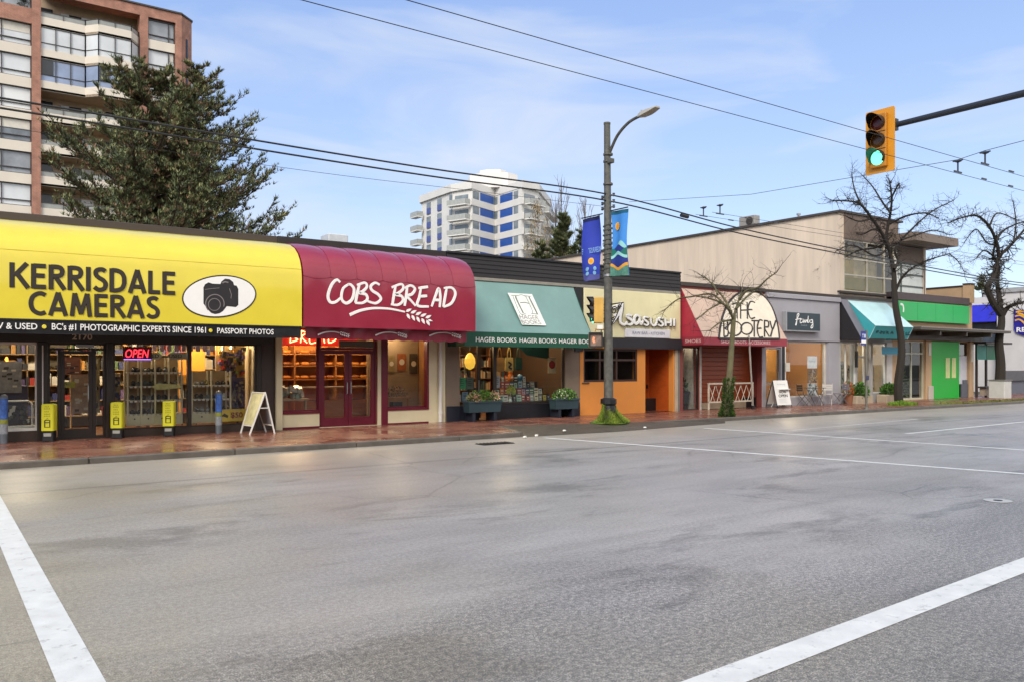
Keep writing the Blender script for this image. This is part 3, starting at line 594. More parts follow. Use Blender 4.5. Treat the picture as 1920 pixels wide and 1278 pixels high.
def wheat(mb, stem, ears, ox, oy, sc, Y, wd, k0=0):
    q = cr_(zp(stem, ox, oy, sc, Y), 8); m_ = len(q)
    mb.ribbon(q, (0, -1, 0), [wd * (1.15 - .5 * i / m_) for i in range(m_)], .008)
    a, b = V3(ears[0] + (0,)), V3(ears[1] + (0,)); d = b - a; nn = V3((-d.y, d.x, 0)).normalized(); L = d.length
    for i in range(5):
        for sgn in (-1, 1):
            c = a + d * ((i + .35 + .15 * sgn) / 5.4); tip = c + d.normalized() * L * .17 + nn * sgn * L * .19; base = c + nn * sgn * L * .022
            ax = (tip - base); px_ = V3((-ax.y, ax.x, 0)) * .23
            mb.poly(zp([(base + ax * t + px_ * s).xy.to_tuple() for t, s in ((0, 0), (.3, .9), (.65, .75), (1, 0), (.65, -.75), (.3, -.9))], ox, oy, sc, Y), (0, -1, 0), .006 + i * .001 + (.0005 if sgn > 0 else 0))
    c = b - d * .08; mb.poly(zp([(c + d * t + nn * s * L).xy.to_tuple() for t, s in ((-.05, 0), (.02, .04), (.14, 0), (.02, -.04))], ox, oy, sc, Y), (0, -1, 0), .014)
mb = MB(); wheat(mb, [(497, 546), (560, 520), (640, 506), (740, 510), (828, 528)], ((826, 528), (985, 580)), 500, 420, 3.195, YV, .07); mb.build('wheat_emblem', LETW, awB)
for ox in (0, 345, 668):
    mb = MB(); wheat(mb, [(306 + ox, 664 + ox * .008), (350 + ox, 648 + ox * .008), (400 + ox, 645 + ox * .008), (436 + ox, 652 + ox * .008)], ((436 + ox, 652 + ox * .008), (495 + ox, 670 + ox * .008)), 500, 420, 3.195, 19.32, .032); mb.build('valance_wheat', LETW, awB)

# --- 3 bookshop ---------------------------------------------------------------------------------------------------
X0, X1 = 12.38, 17.45
shopC = thing('bookshop', 'bookshop with sloping green awning over a crowded window and a recessed door', 'shop', (14.9, YF, 0))
TAUPE = mat('taupe_stucco', '#7a6a5b', .8, var=.12, vs=2, bump=.1)
shell(shopC, X0, X1, [(12.85, 14.05, .12, 2.4), (14.05, 16.85, .5, 2.4)], TAUPE, zfront=4.3)
BLKS = mat('black_siding', '#201d1e', .6, var=.2, vs=4, stretch=(.3, 1, 9))
def siding(p, x0, x1, z0=4.38, z1=5.02):
    mb = MB(); n = 5; h = (z1 - z0) / n
    for i in range(n): mb.rings([[(x0, YF - .03, z0 + i * h), (x0, YF - .055, z0 + i * h + .004), (x0, YF - .035, z0 + (i + 1) * h), (x0, YF + .2, z0 + (i + 1) * h), (x0, YF + .2, z0 + i * h)], [(x1, YF - .03, z0 + i * h), (x1, YF - .055, z0 + i * h + .004), (x1, YF - .035, z0 + (i + 1) * h), (x1, YF + .2, z0 + (i + 1) * h), (x1, YF + .2, z0 + i * h)]])
    mb.build('parapet', BLKS, p)
    mb = MB(); mb.cbox(x0, x1, YF - .09, YF + .3, z1 + .002, z1 + .06, .012); mb.build('coping', BLACK, p)
    mb = MB(); mb.cbox(x0, x1, YF - .05, YF + .1, z0 - .1, z0 - .003, .01); mb.build('ledge', CONC, p)
siding(shopC, X0, X1)
room(shopC, X0, X1, 25.2, 2.75, mat('bookshop_wall', '#4a3524', .8, var=.2))
for a_, b_ in ((X0 + .01, 12.84), (16.86, X1 - .01)): mb = MB(); mb.cbox(a_, b_, YF - .03, YF - .002, .11, .56, .01); mb.build('plinth', NAVY, shopC)
mb = MB(); mb.cbox(14.1, 16.85, YF - .02, YF + .1, .11, .56, .01); mb.build('bulkhead', mat('bulkhead_black', '#16171d', .4), shopC)
wn_ = MB(); frame_y(wn_, 14.05, 16.85, .57, 2.4, YF + .05, YF + .13, .05); wn_.box(14.05, 14.17, YF, YF + .14, .12, 2.4); wf = wn_.build('window', DKBROWN, shopC); pane(14.17, 16.8, .62, 2.35, YF + .09, wf, GL)
# recessed angled left display and door
wn_ = MB(); frame_y(wn_, 12.85, 13.55, .57, 2.4, YF + .05, YF + .12, .03); wf = wn_.build('window', DKBROWN, shopC); pane(12.88, 13.52, .6, 2.37, YF + .08, wf, GL)
mb = MB(); mb.box(12.85, 13.55, YF + .01, YF + .2, .12, .56); mb.build('bulkhead', NAVY, shopC)
mb = MB(); frame_y(mb, 13.58, 14.05, .13, 2.15, YF + .7, YF + .76, .07); mb.box(13.58, 14.05, YF + .7, YF + .76, 1.0, 1.06); d = mb.build('door', DKBROWN, shopC); pane(13.65, 13.98, .2, 2.08, YF + .73, d, GL)
mb = MB(); mb.box(13.93, 13.96, YF + .64, YF + .67, .9, 1.3); mb.build('handle', SILVER, d)
GRN = mat('green_canvas_sky_sheen', '#6a8c86', .45, var=.14, vs=.9, spec=.5, coat=.4); GRD_ = mat('green_valance_canvas', '#0c4a37', .6, var=.1, vs=2)  # slope colour lightened and greyed to carry the sky's reflection
AT, AF = (20.78, 4.26), (19.86, 2.71)
AX0, AX1 = 12.42, 17.17
mb = MB(); n = 16
rows = []
for k in range(n + 1):
    f = k / n; sag = .05 * sin(pi * f); rows.append([(AX0 + (AX1 - AX0) * i / 24, AT[0] + (AF[0] - AT[0]) * f + sag * .6, AT[1] + (AF[1] - AT[1]) * f - sag * .4 * (.7 + .3 * cos(i * pi / 6))) for i in range(25)])
mb.rings(rows, False, False, closed=False)
aw = mb.build('awning', GRN, shopC, smooth=True)
for x in (AX0 + .004, AX1 - .004): mb = MB(); mb.tri((x, *AT), (x, *AF), (x, AT[0], AF[1])); mb.build('side_panel', GRD_, aw)
mb = MB(); mb.box(AX0, AX1, AF[0] - .01, AF[0] + .012, 2.29, 2.705); mb.box(AX0, AX0 + .012, AF[0] + .013, YF - .02, 2.29, 2.7); mb.box(AX1 - .012, AX1, AF[0] + .013, YF - .02, 2.29, 2.7); mb.build('valance', GRD_, aw)
for a, b in ((892, 968), (974, 1043), (1048, 1118)): ytext('valance_lettering', 'HAGER BOOKS', a, b, 2.42, 2.56, AF[0] - .012, LETW, aw, bold=.006)
PA, NA = V3((15, *AF)), V3((0, AT[1] - AF[1], -(AT[0] - AF[0]))).normalized()
NA = V3((0, -(AT[1] - AF[1]), (AT[0] - AF[0]))).normalized(); PA2 = PA + NA * .02
def zs(lst, ox, oy, sc, P, N): return [onP(ox + x / sc, oy + y / sc, P, N) for x, y in lst]
mb = MB(); mb.poly(zs([(190, 155), (915, 195), (1345, 1130), (620, 1105)], 940, 540, 15.98, PA2, NA), NA, .008); sg = mb.build('sign_panel', mat('sign_white', '#d9dcd4', .5), aw)
PA3 = PA2 + NA * .009
mb = MB()
for k, (pts, wd) in enumerate([([(430, 250), (450, 330), (560, 560), (660, 760)], .045), ([(830, 270), (860, 340), (980, 580), (1080, 785)], .045), ([(345, 240), (560, 760), (720, 770)], .014), ([(735, 260), (930, 690), (900, 780)], .014), ([(280, 225), (480, 232)], .014), ([(680, 240), (880, 258)], .014), ([(560, 450), (700, 440), (830, 470)], .02), ([(480, 240), (600, 210), (735, 260)], .01), ([(920, 770), (1110, 795)], .014)]):
    mb.ribbon(cr_(zs(pts, 940, 540, 15.98, PA3, NA), 4), NA, wd, .003 + k * .0006)
mb.build('monogram', mat('sign_ink', '#5c5a50', .6), aw)
for s, ys in (('HAGER', ((560, 930), (1125, 960), (530, 800))), ('BOOKS', ((640, 1075), (1215, 1090), (570, 960)))):
    O, Rr, U = (onP(940 + a / 15.98, 540 + b / 15.98, PA3, NA) for a, b in ys)
    text('sign_lettering', s, O, Rr - O, U - O, mat('sign_ink2', '#8c7f7c', .6), aw, bold=.0, t=.003)

# --- 4 sushi bar --------------------------------------------------------------------------------------------------
X0, X1 = 17.47, 22.14
shopD = thing('sushi_restaurant', 'sushi restaurant with pale yellow sign band, orange wall and recessed orange entrance', 'restaurant', (19.8, YF, 0))
ORG = mat('orange_stucco', '#d5883c', .75, var=.05, vs=2); ORD = mat('orange_door_paint', '#b3501a', .5, var=.15, stretch=(1, 1, 4))
SGN = mat('pale_yellow_sign', '#ddd4a8', .5, var=.07, vs=1.3)
shell(shopD, X0, X1, [(17.62, 20.04, 1.2, 2.3), (20.42, 21.8, .11, 2.32)], ORG)
siding(shopD, X0 - .018, X1)
mb = MB(); mb.cbox(X0 - .25, X0 + .1, YF - .05, YF - .003, 2.2, 4.27, .01); mb.build('dark_gap_strip', BLACK, shopD)  # black strip added to stand in for the dark gap beside the sign
mb = MB(); mb.cbox(X0 + .11, X1 - .05, YF - .08, YF - .003, 2.68, 4.27, .012); sb = mb.build('sign_band', SGN, shopD)
mb = MB(); mb.cbox(X0 + .02, X1 - .03, YF - .16, YF - .003, 2.31, 2.67, .015); mb.build('beam', mat('beam_black', '#221f24', .5), shopD)
mb = MB(); mb.box(20.42, 21.8, YF + 1.2, YF + 1.25, .11, 2.4); mb.box(21.8, 21.85, YF + .22, YF + 1.2, .11, 2.4); mb.box(20.37, 20.42, YF + .22, YF + 1.2, .11, 2.4); mb.build('recess_wall', ORD, shopD)
mb = MB(); mb.box(20.42, 21.8, YF + .22, YF + 1.25, 2.4, 2.45); mb.build('recess_ceiling', DKBROWN, shopD)
mb = MB(); frame_y(mb, 20.5, 21.18, .13, 2.36, YF + 1.1, YF + 1.18, .06); d = mb.build('door', ORD, shopD); mb = MB(); mb.box(20.56, 21.12, YF + 1.13, YF + 1.16, .2, 2.3); mb.build('panel', mat('door_orange', '#a3491a', .5), d)
mb = MB(); mb.tube([(21.2, YF + .9, .12), (21.2, YF + .9, 2.4)], .025); mb.build('post', SILVER, shopD)
mb = MB(); mb.box(21.24, 21.79, YF + .85, YF + 1.0, .12, .55); mb.build('plinth', BLACK, shopD)
mb = MB(); mb.box(21.79 - .3, 21.79 - .24, YF + 1.0, YF + 1.05, .9, 1.05); mb.build('bracket', BLACK, shopD)
mb = MB(); mb.cbox(21.86, 22.0, YF - .05, YF - .002, .11, 2.31, .01); mb.build('pilaster', mat('pale_pilaster', '#a99a86', .6), shopD); mb = MB(); mb.cbox(22.0, 22.13, YF - .03, YF - .002, .11, 2.31, .01); mb.build('pilaster', mat('grey_pilaster', '#6e675f', .6), shopD)
wn_ = MB(); frame_y(wn_, 17.62, 20.04, 1.2, 2.3, YF + .02, YF + .12, .07, mull=(18.35, 19.1), rail=(1.93,)); wf = wn_.build('window', mat('window_brown', '#3a2319', .5), shopD); pane(17.69, 19.97, 1.27, 2.23, YF + .07, wf, GL)
room(shopD, X0, 20.36, 23.6, 2.6, mat('sushi_wall', '#4a3328', .8, var=.25, vs=2), z0=.12)
mb = MB(); mb.cbox(17.55, 17.85, YF - .03, YF - .002, 1.15, 1.19, .004); mb.build('sill', BROWN, shopD)
# sign: brush script and block capitals standing off the band
def ribs(strokes, ox, oy, sc, Y, wd, t=.02, tr=.0012):
    mb = MB()
    for k, p in enumerate(strokes):
        q = cr_(zp(p, ox, oy, sc, Y), 5); m_ = len(q); ww = wd[k] if isinstance(wd, list) else wd
        mb.ribbon(q, (0, -1, 0), [ww * (.75 + .5 * sin(pi * i / m_)) for i in range(m_)], t + k * tr)
    return mb
S_ASA = [[(90, 590), (200, 440), (290, 280), (345, 110)], [(60, 210), (180, 190), (330, 100)], [(345, 110), (320, 300), (290, 450), (300, 580), (390, 620), (450, 560)], [(130, 400), (300, 380)], [(560, 420), (500, 390), (445, 430), (540, 500), (585, 570), (530, 620), (420, 600)], [(745, 440), (690, 400), (630, 450), (625, 560), (670, 605), (735, 540), (750, 430)], [(752, 415), (752, 540), (785, 605), (835, 530)]]
S_SUS = [[(960, 460), (880, 440), (850, 490), (920, 550), (960, 600), (920, 640), (850, 610)], [(1020, 460), (1030, 600), (1090, 645), (1150, 600), (1160, 470)], [(1310, 480), (1240, 460), (1200, 500), (1270, 560), (1310, 610), (1270, 655), (1190, 625)], [(1370, 480), (1370, 660)], [(1500, 480), (1490, 660)], [(1370, 570), (1490, 575)], [(1580, 480), (1575, 660)]]
ys = YF - .16
mb = ribs(S_ASA + S_SUS, 1140, 560, 12.78, ys, [.085] * 7 + [.062] * 7, .03); mb.build('sign_lettering', LETW, sb)
mb = ribs([[(a + 8, b + 14) for a, b in p] for p in S_ASA + S_SUS], 1140, 560, 12.78, YF - .1, .06, .055, .0004); mb.build('letter_backing', BLACK, sb)
mb = MB(); mb.cbox(fx(1172, YF - .12), fx(1256, YF - .12), YF - .14, YF - .082, 2.70, 2.99, .01); pl = mb.build('sign_plaque', mat('plaque_white', '#d4d2d6', .5), sb)
ytext('plaque_lettering', 'RAW BAR - KITCHEN', 1186, 1246, 2.80, 2.90, YF - .142, mat('plaque_ink', '#7e8090', .5), sb, bold=.005)
mb = MB(); mb.box(18.3, 18.32, YF - .1, YF - .08, 2.7, 2.95); mb.build('sign_seam', BROWN, sb)
# --- 5 shoe shop --------------------------------------------------------------------------------------------------
X0, X1 = 22.16, 26.9
shopE = thing('shoe_shop', 'shoe shop with faded pink awning carrying a big arched sign over a red timber front', 'shop', (24.5, YF, 0))
REDW = mat('dull_red_wall', '#7c3a34', .7, var=.12); TIMB = mat('red_timber_cladding', '#94431f', .45, var=.22, vs=3, stretch=(.6, 1, 10), bump=.1)
shell(shopE, X0, X1, [(22.3, 23.16, .12, 2.4), (23.26, 26.7, .11, 2.45)], REDW, ztop=4.62)
parapet(shopE, X0, X1, 4.60, 4.74, mat('coping_brown', '#3a322c', .6))
room(shopE, X0, 23.2, 22.6, 2.5, mat('entry_brick', '#8d857c', .8, var=.3, vs=6)); downlight(shopE, 22.7, 21.2, 2.45, .05)
mb = MB(); mb.box(23.22, 26.75, YF + .5, YF + .56, .11, 2.6)
for i in range(13): mb.rings([[(23.22, YF + .5, .36 + i * .17), (23.22, YF + .475, .37 + i * .17), (23.22, YF + .475, .515 + i * .17), (23.22, YF + .5, .525 + i * .17)], [(26.1, YF + .5, .36 + i * .17), (26.1, YF + .475, .37 + i * .17), (26.1, YF + .475, .515 + i * .17), (26.1, YF + .5, .525 + i * .17)]])
mb.build('timber_screen', TIMB, shopE)
mb = MB(); mb.box(23.24, 26.1, YF + .25, YF + .47, .11, .34); mb.build('kneewall', mat('tan_kneewall', '#a28c74', .8), shopE)
mb = MB(); mb.box(26.1, 26.74, YF + .3, YF + .47, .11, .5); mb.build('plinth', BLACK, shopE)
mb = MB(); mb.cbox(23.17, 23.25, YF - .04, YF + .05, .11, 2.45, .01); mb.build('post', mat('pale_post', '#a9a29a', .5), shopE)
mb = MB(); frame_y(mb, 22.3, 23.16, .12, 2.4, YF + .05, YF + .12, .04); wf = mb.build('window', DKBROWN, shopE); pane(22.34, 23.12, .16, 2.36, YF + .08, wf, GL)
PINK = mat('faded_pink_canvas', '#b89f8d', .6, var=.1, vs=1.5, stretch=(2, 1, .6)); REDV = mat('red_valance', '#8f2f3c', .5, var=.08); REDC = mat('red_awning_side', '#a22a3e', .5, var=.08)
ET, EF = (20.78, 4.50), (19.75, 2.74); EX0, EX1 = 22.2, 26.88
def slope_awning(p, x0, x1, T_, F_, zv, mt, ms, mv, drop=0.0):
    mb = MB(); rows = []
    for k in range(9):
        f = k / 8; rows.append([(x0 + (x1 - x0) * i / 16, T_[0] + (F_[0] - T_[0]) * f, T_[1] + (F_[1] - T_[1]) * f - .03 * sin(pi * f) * (.6 + .4 * cos(i * pi / 4))) for i in range(17)])
    mb.rings(rows, False, False, closed=False); a = mb.build('awning', mt, p, smooth=True)
    for x in (x0 + .004, x1 - .004): mb = MB(); mb.tri((x, *T_), (x, *F_), (x, T_[0], F_[1])); mb.build('side_panel', ms, a)
    mb = MB(); mb.box(x0, x1, F_[0] - .01, F_[0] + .012, zv, F_[1] - .005); mb.box(x0, x0 + .012, F_[0] + .013, T_[0], zv, F_[1] - .005); mb.box(x1 - .012, x1, F_[0] + .013, T_[0], zv, F_[1] - .005); mb.build('valance', mv, a)
    return a
aw = slope_awning(shopE, EX0, EX1, ET, EF, 2.46, PINK, REDC, REDV)
NE = V3((0, -(ET[1] - EF[1]), ET[0] - EF[0])).normalized(); PE = V3((24, *EF)) + NE * .012
arc = [(375, 572), (378, 540), (386, 480), (404, 400), (440, 310), (500, 235), (560, 205), (620, 196), (690, 212), (750, 255), (800, 330), (835, 430), (852, 520), (857, 575)]
q = cr_(zs(arc, 1260, 500, 4.26, PE, NE), 4)
mb = MB(); mb.poly(q, NE, .005); mb.build('arch_sign', mat('arch_cream', '#d2c6b2', .55, var=.08), aw)
mb = MB(); mb.ribbon(q + [q[0]], NE, .085, .016)
PE2 = PE + NE * .005
LT = [[(480, 305), (520, 290), (570, 300)], [(520, 290), (520, 415)], [(548, 300), (548, 418)], [(600, 285), (602, 418)], [(548, 350), (602, 348)], [(662, 288), (625, 282), (606, 345), (625, 412), (662, 408)], [(606, 345), (640, 345)],
      [(412, 430), (415, 558)], [(412, 430), (440, 440), (440, 480), (415, 490), (446, 510), (444, 550), (412, 558)], circ(500, 495, 56), circ(596, 495, 46), [(634, 432), (690, 434)], [(656, 432), (656, 560)],
      [(722, 432), (696, 430), (680, 495), (695, 560), (724, 560)], [(680, 495), (712, 492)], [(738, 432), (738, 560)], [(738, 432), (768, 440), (768, 480), (738, 490), (776, 560)], [(782, 436), (802, 500), (828, 432)], [(802, 500), (786, 560)]]
for k, p in enumerate(LT): mb.ribbon(cr_(zs(p, 1260, 500, 4.26, PE2, NE), 5), NE, .062, .008 + k * .0008)
mb.build('arch_lettering', mat('arch_ink', '#211a18', .5), aw)
ytext('valance_lettering', 'SHOES  BOOTS  ACCESSORIES', 1352, 1444, 2.52, 2.64, EF[0] - .012, mat('valance_pink', '#d9b7b4', .6), aw, bold=.006)
text('valance_lettering', 'SHOES', (EX0 - .002, 20.6, 2.54), (0, -.75, 0), (0, 0, .12), mat('valance_pink'), aw, bold=.006)

# --- 6 grey boutique ----------------------------------------------------------------------------------------------
X0, X1 = 26.92, 31.85
shopF = thing('grey_boutique', 'grey fronted cafe boutique with a dark slate script sign and large display window', 'shop', (29.4, YF, 0))
GREY = mat('grey_stucco', '#9a979c', .75, var=.06, vs=1.5)
shell(shopF, X0, X1, [(27.0, 27.95, .12, 2.45), (28.18, 31.0, .45, 2.7)], GREY, ztop=4.62)
parapet(shopF, X0 - .018, X1, 4.60, 4.72, mat('coping_brown'))
mb = MB(); mb.cbox(X0 + .01, X1 - .01, YF - .07, YF - .003, 2.74, 4.40, .012); mb.build('fascia', GREY, shopF)
mb = MB(); mb.cbox(X0 + .01, X1 - .01, YF - .14, YF - .003, 4.41, 4.59, .02); mb.build('cornice', GREY, shopF)
xa, xb = fx(1477, YF - .3), fx(1538, YF - .3); za, zb = fz(1505, 619, YF - .3), fz(1505, 587, YF - .3)
mb = MB(); mb.cbox(xa - .06, xb + .02, YF - .28, YF - .075, za - .06, zb + .04, .01); sg = mb.build('sign', mat('sign_frame_grey', '#8d8f92', .45), shopF)
mb = MB(); mb.box(xa, xb, YF - .292, YF - .281, za, zb); mb.build('sign_face', mat('slate_sign', '#2c3a42', .45, var=.06), sg)
FB = [[(985, 470), (1000, 420), (1015, 380), (1000, 385), (998, 430), (992, 470)], [(985, 425), (1030, 415)], [(1040, 420), (1025, 425), (1025, 450), (1045, 440), (1048, 420), (1052, 450), (1062, 425), (1064, 448), (1078, 425), (1080, 448), (1088, 415)], [(1088, 395), (1085, 445), (1098, 440), (1098, 425)], [(1105, 430), (1120, 425), (1118, 450), (1104, 445)], [(1122, 425), (1125, 480), (1110, 492), (1112, 475), (1128, 455)]]
mb = MB()
for k, p in enumerate(FB): mb.ribbon(cr_(zp(p, 1260, 500, 4.26, YF - .293), 5), (0, -1, 0), .036, .006 + k * .0006)
mb.build('sign_lettering', LETW, sg)
ytext('sign_lettering', 'PARIS', 1502, 1513, za + .16, za + .22, YF - .293, mat('sign_small', '#8f9aa0', .5), sg)
wn_ = MB(); frame_y(wn_, 28.18, 31.0, .45, 2.7, YF + .04, YF + .12, .05); wf = wn_.build('window', mat('pale_frame', '#b9b4ad', .5), shopF); pane(28.23, 30.95, .5, 2.65, YF + .08, wf, GL)
room(shopF, X0, X1, 23.2, 2.8, mat('boutique_wall', '#b98a4e', .8, var=.1, vs=1))
mb = MB(); mb.box(28.0, 28.16, YF - .02, YF + .1, .12, 2.7); mb.build('post', BLACK, shopF)
mb = MB(); mb.box(28.15, 28.19, YF - .04, YF - .022, .9, 2.7); mb.build('corner_strip', WHITE, shopF)
mb = MB(); mb.box(28.15, 28.42, YF - .07, YF - .045, 1.5, 1.85); mb.build('notice', mat('notice_paper', '#c7c0b2', .6), shopF)
mb = MB(); frame_y(mb, 27.0, 27.95, .12, 2.43, YF + .04, YF + .1, .06, rail=(1.02,), wb=.3); d = mb.build('door', mat('grey_door_metal', '#8b8a8d', .4, metal=.4), shopF); pane(27.06, 27.89, .42, 2.37, YF + .07, d, GL)
mb = MB(); mb.box(27.78, 27.8, YF, YF + .04, 1.1, 1.5); mb.build('handle', SILVER, d)
mb = MB(); mb.cbox(26.72, 26.98, YF - .03, YF - .002, .11, 2.45, .01); mb.build('pilaster', mat('lilac_grey_pilaster', '#9d979b', .6), shopF)
mb = MB(); mb.cbox(31.1, 31.84, YF - .03, YF - .002, .11, 2.74, .01); mb.build('pilaster', GREY, shopF)
downlight(shopF, 30.2, 22, 2.78, .07, WARMLAMP)
mb = MB(); mb.box(29.98, 30.62, YF + .2, YF + .23, 1.62, 2.12); po = mb.build('poster', mat('poster_white', '#d9d6da', .5), shopF)
text('poster_lettering', 'faubourg', (30.08, YF + .199, 1.86), (.42, 0, 0), (0, 0, .09), mat('poster_ink', '#8f8fa8', .5), po, shear=.3)
def splat(nm, x0, x1, z0, z1, y, cols, p, n, seed, r=(.03, .11)):  # printed pattern of irregular patches on one sheet
    rr = random.Random(seed); mats = [mat('print_' + c, '#' + c, .6, var=.1) for c in cols]; mb = MB(); mb.box(x0, x1, y, y + .02, z0, z1)
    for i in range(n):
        mb.mi = rr.randrange(1, len(cols)) if len(cols) > 1 else 0; cx, cz = rr.uniform(x0 + .03, x1 - .03), rr.uniform(z0 + .03, z1 - .03); a = rr.uniform(0, 6.28); s1, s2 = rr.uniform(*r), rr.uniform(*r) * .5
        pts = []
        for k in range(6):
            t = k * pi / 3; px_ = cx + s1 * cos(t) * cos(a) - s2 * sin(t) * sin(a); pz_ = cz + s1 * cos(t) * sin(a) + s2 * sin(t) * cos(a)
            pts.append((min(max(px_, x0), x1), y - .0006 * (i + 1), min(max(pz_, z0), z1)))
        mb.poly(pts, (0, -1, 0), .0002)
    return mb.build(nm, mats, p)
splat('display_print', 29.98, 30.62, 1.02, 1.6, YF + .2, ['8a6b52', '4a3a34', 'c2a06c', 'a89a98', '6a4f3c'], shopF, 34, 3)
splat('display_print', 29.98, 30.62, .42, 1.0, YF + .2, ['b9b7bd', '3b4440', 'd6d6da', '8f9298', '5a6660'], shopF, 44, 4)

# --- 7 gift shop with turquoise awning ----------------------------------------------------------------------------
X0, X1 = 31.87, 36.0
shopG = thing('gift_shop', 'small gift shop under a boxy turquoise awning with white framed windows', 'shop', (33.9, YF, 0))
LGR = mat('light_grey_stucco', '#a3a1a0', .7, var=.06)
shell(shopG, X0, X1, [(32.0, 33.15, .5, 2.72), (33.25, 34.3, .12, 2.72), (34.45, 35.5, .5, 2.72)], LGR, ztop=4.62)
parapet(shopG, X0 - .018, X1, 4.60, 4.72, mat('coping_brown'))
BLA = mat('black_awning', '#1c1a1e', .6, var=.08)
mb = MB(); bx0, bx1 = 31.9, 32.46
mb.rings([[(x, 20.78, 4.54), (x, 19.75, 2.8), (x, 20.78, 2.8)] for x in (bx0, bx1)]); a = mb.build('black_awning', BLA, shopG)
mb = MB(); mb.quad((bx0, 20.775, 4.56), (bx0, 19.745, 2.81), (bx1, 19.745, 2.81), (bx1, 20.775, 4.56)); mb.build('awning_top', mat('black_canvas_lit_top', '#6c6870', .4), a)  # grey sheet paints the lit slope of the black canvas
TEAL = mat('turquoise_canvas_sky_sheen', '#bfe2e5', .45, var=.06, vs=2, coat=.5); TEALD = mat('turquoise_canvas_lower', '#3a9ca2', .5, var=.08, vs=2)  # top colour paled to hold the sky's reflection
tx0, tx1 = 32.5, 35.45
mb = MB(); mb.quad((tx0, 20.78, 4.52), (tx0, 19.5, 3.39), (tx1, 19.5, 3.39), (tx1, 20.78, 4.52)); aw = mb.build('awning', TEAL, shopG)
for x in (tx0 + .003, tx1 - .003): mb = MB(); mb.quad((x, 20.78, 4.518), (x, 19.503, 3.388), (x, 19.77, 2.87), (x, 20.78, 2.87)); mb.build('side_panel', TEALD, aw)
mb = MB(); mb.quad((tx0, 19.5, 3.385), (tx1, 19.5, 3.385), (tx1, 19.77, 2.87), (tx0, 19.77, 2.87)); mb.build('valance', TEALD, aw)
mb = MB()
for x in (tx0, tx1): mb.tube([(x, 20.78, 4.52), (x, 19.5, 3.39), (x, 19.77, 2.87)], .016, 6)
mb.tube([(tx0, 19.5, 3.39), (tx1, 19.5, 3.39)], .016, 6); mb.build('awning_rail', mat('pale_rail', '#a9cdd0', .5), aw)
NV = V3((0, -(3.385 - 2.87), 19.5 - 19.77)).normalized(); PV = V3((33, 19.5, 3.385)) + NV * .004
mb = MB()   # worn stencil capitals, mostly illegible
for k, p in enumerate([[(240, 560), (240, 640)], [(240, 560), (330, 565)], [(240, 600), (310, 602)], [(400, 650), (350, 610), (390, 560), (440, 600), (400, 650)], [(470, 560), (480, 650), (530, 650), (530, 560)], [(590, 650), (590, 560), (650, 600), (600, 610), (660, 655)], [(720, 655), (770, 570), (820, 655)], [(735, 630), (810, 630)], [(1070, 680), (1070, 590), (1130, 590)], [(1200, 590), (1150, 610), (1190, 650), (1150, 690)], [(1260, 600), (1255, 695), (1310, 690)], [(1380, 600), (1330, 610), (1325, 690), (1375, 695)]]):
    mb.ribbon(zs(p, 1630, 590, 18.26, PV, NV), NV, .06, .003 + k * .0004)
mb.build('valance_lettering', mat('teal_ink', '#0f4a52', .6), aw)
for (a, b, ml) in ((32.0, 33.15, (32.45,)), (34.45, 35.5, ())):
    wn_ = MB(); frame_y(wn_, a, b, .5, 2.72, YF + .03, YF + .11, .05, mull=ml); wf = wn_.build('window', WHITE, shopG); pane(a + .05, b - .05, .55, 2.67, YF + .07, wf, GL)
mb = MB(); frame_y(mb, 33.25, 34.3, .12, 2.7, YF + .3, YF + .37, .09, rail=(2.1,), wb=.4); d = mb.build('door', WHITE, shopG); pane(33.34, 34.21, .52, 2.61, YF + .33, d, GL)
mb = MB(); mb.box(33.45, 33.47, YF + .22, YF + .3, 1.0, 1.3); mb.build('handle', SILVER, d)
room(shopG, X0, X1, 23.4, 2.8, mat('gift_wall', '#a8977e', .8, var=.15))
mb = MB(); mb.cbox(35.52, 35.98, YF - .04, YF - .002, .11, 2.75, .01); mb.build('pilaster', mat('white_pilaster', '#c7c2bc', .6), shopG)
mb = MB(); mb.box(34.35, 35.7, YF - .5, YF - .48, 2.22, 2.55); mb.build('hanging_banner', mat('blue_teal_banner', '#1c7c95', .5, var=.2), shopG)
downlight(shopG, 34.4, 21.3, 2.78, .05); downlight(shopG, 32.4, 21.6, 2.78, .05)
splat('window_display', 33.4, 34.2, .5, 1.75, YF + .6, ['b59c84', '5b4636', '9a7b3e', 'd0c0b0', '2f2620'], shopG, 40, 8, (.05, .16))
splat('window_display', 32.1, 33.0, .6, 1.9, YF + .5, ['8f9288', '38403f', 'c4b8a0', 'cfcbc4', '59605b'], shopG, 30, 9, (.05, .15))
splat('window_display', 34.5, 35.4, .6, 1.7, YF + .5, ['b79a72', '8d7250', 'c9b498', '6a5238'], shopG, 20, 10, (.05, .16))
mb = MB(); mb.obox((32.9, YF - .18, 2.0), (.05, 0, 0), (0, .05, 0), (0, 0, .35)); mb.build('wall_lantern', BLACK, shopG)

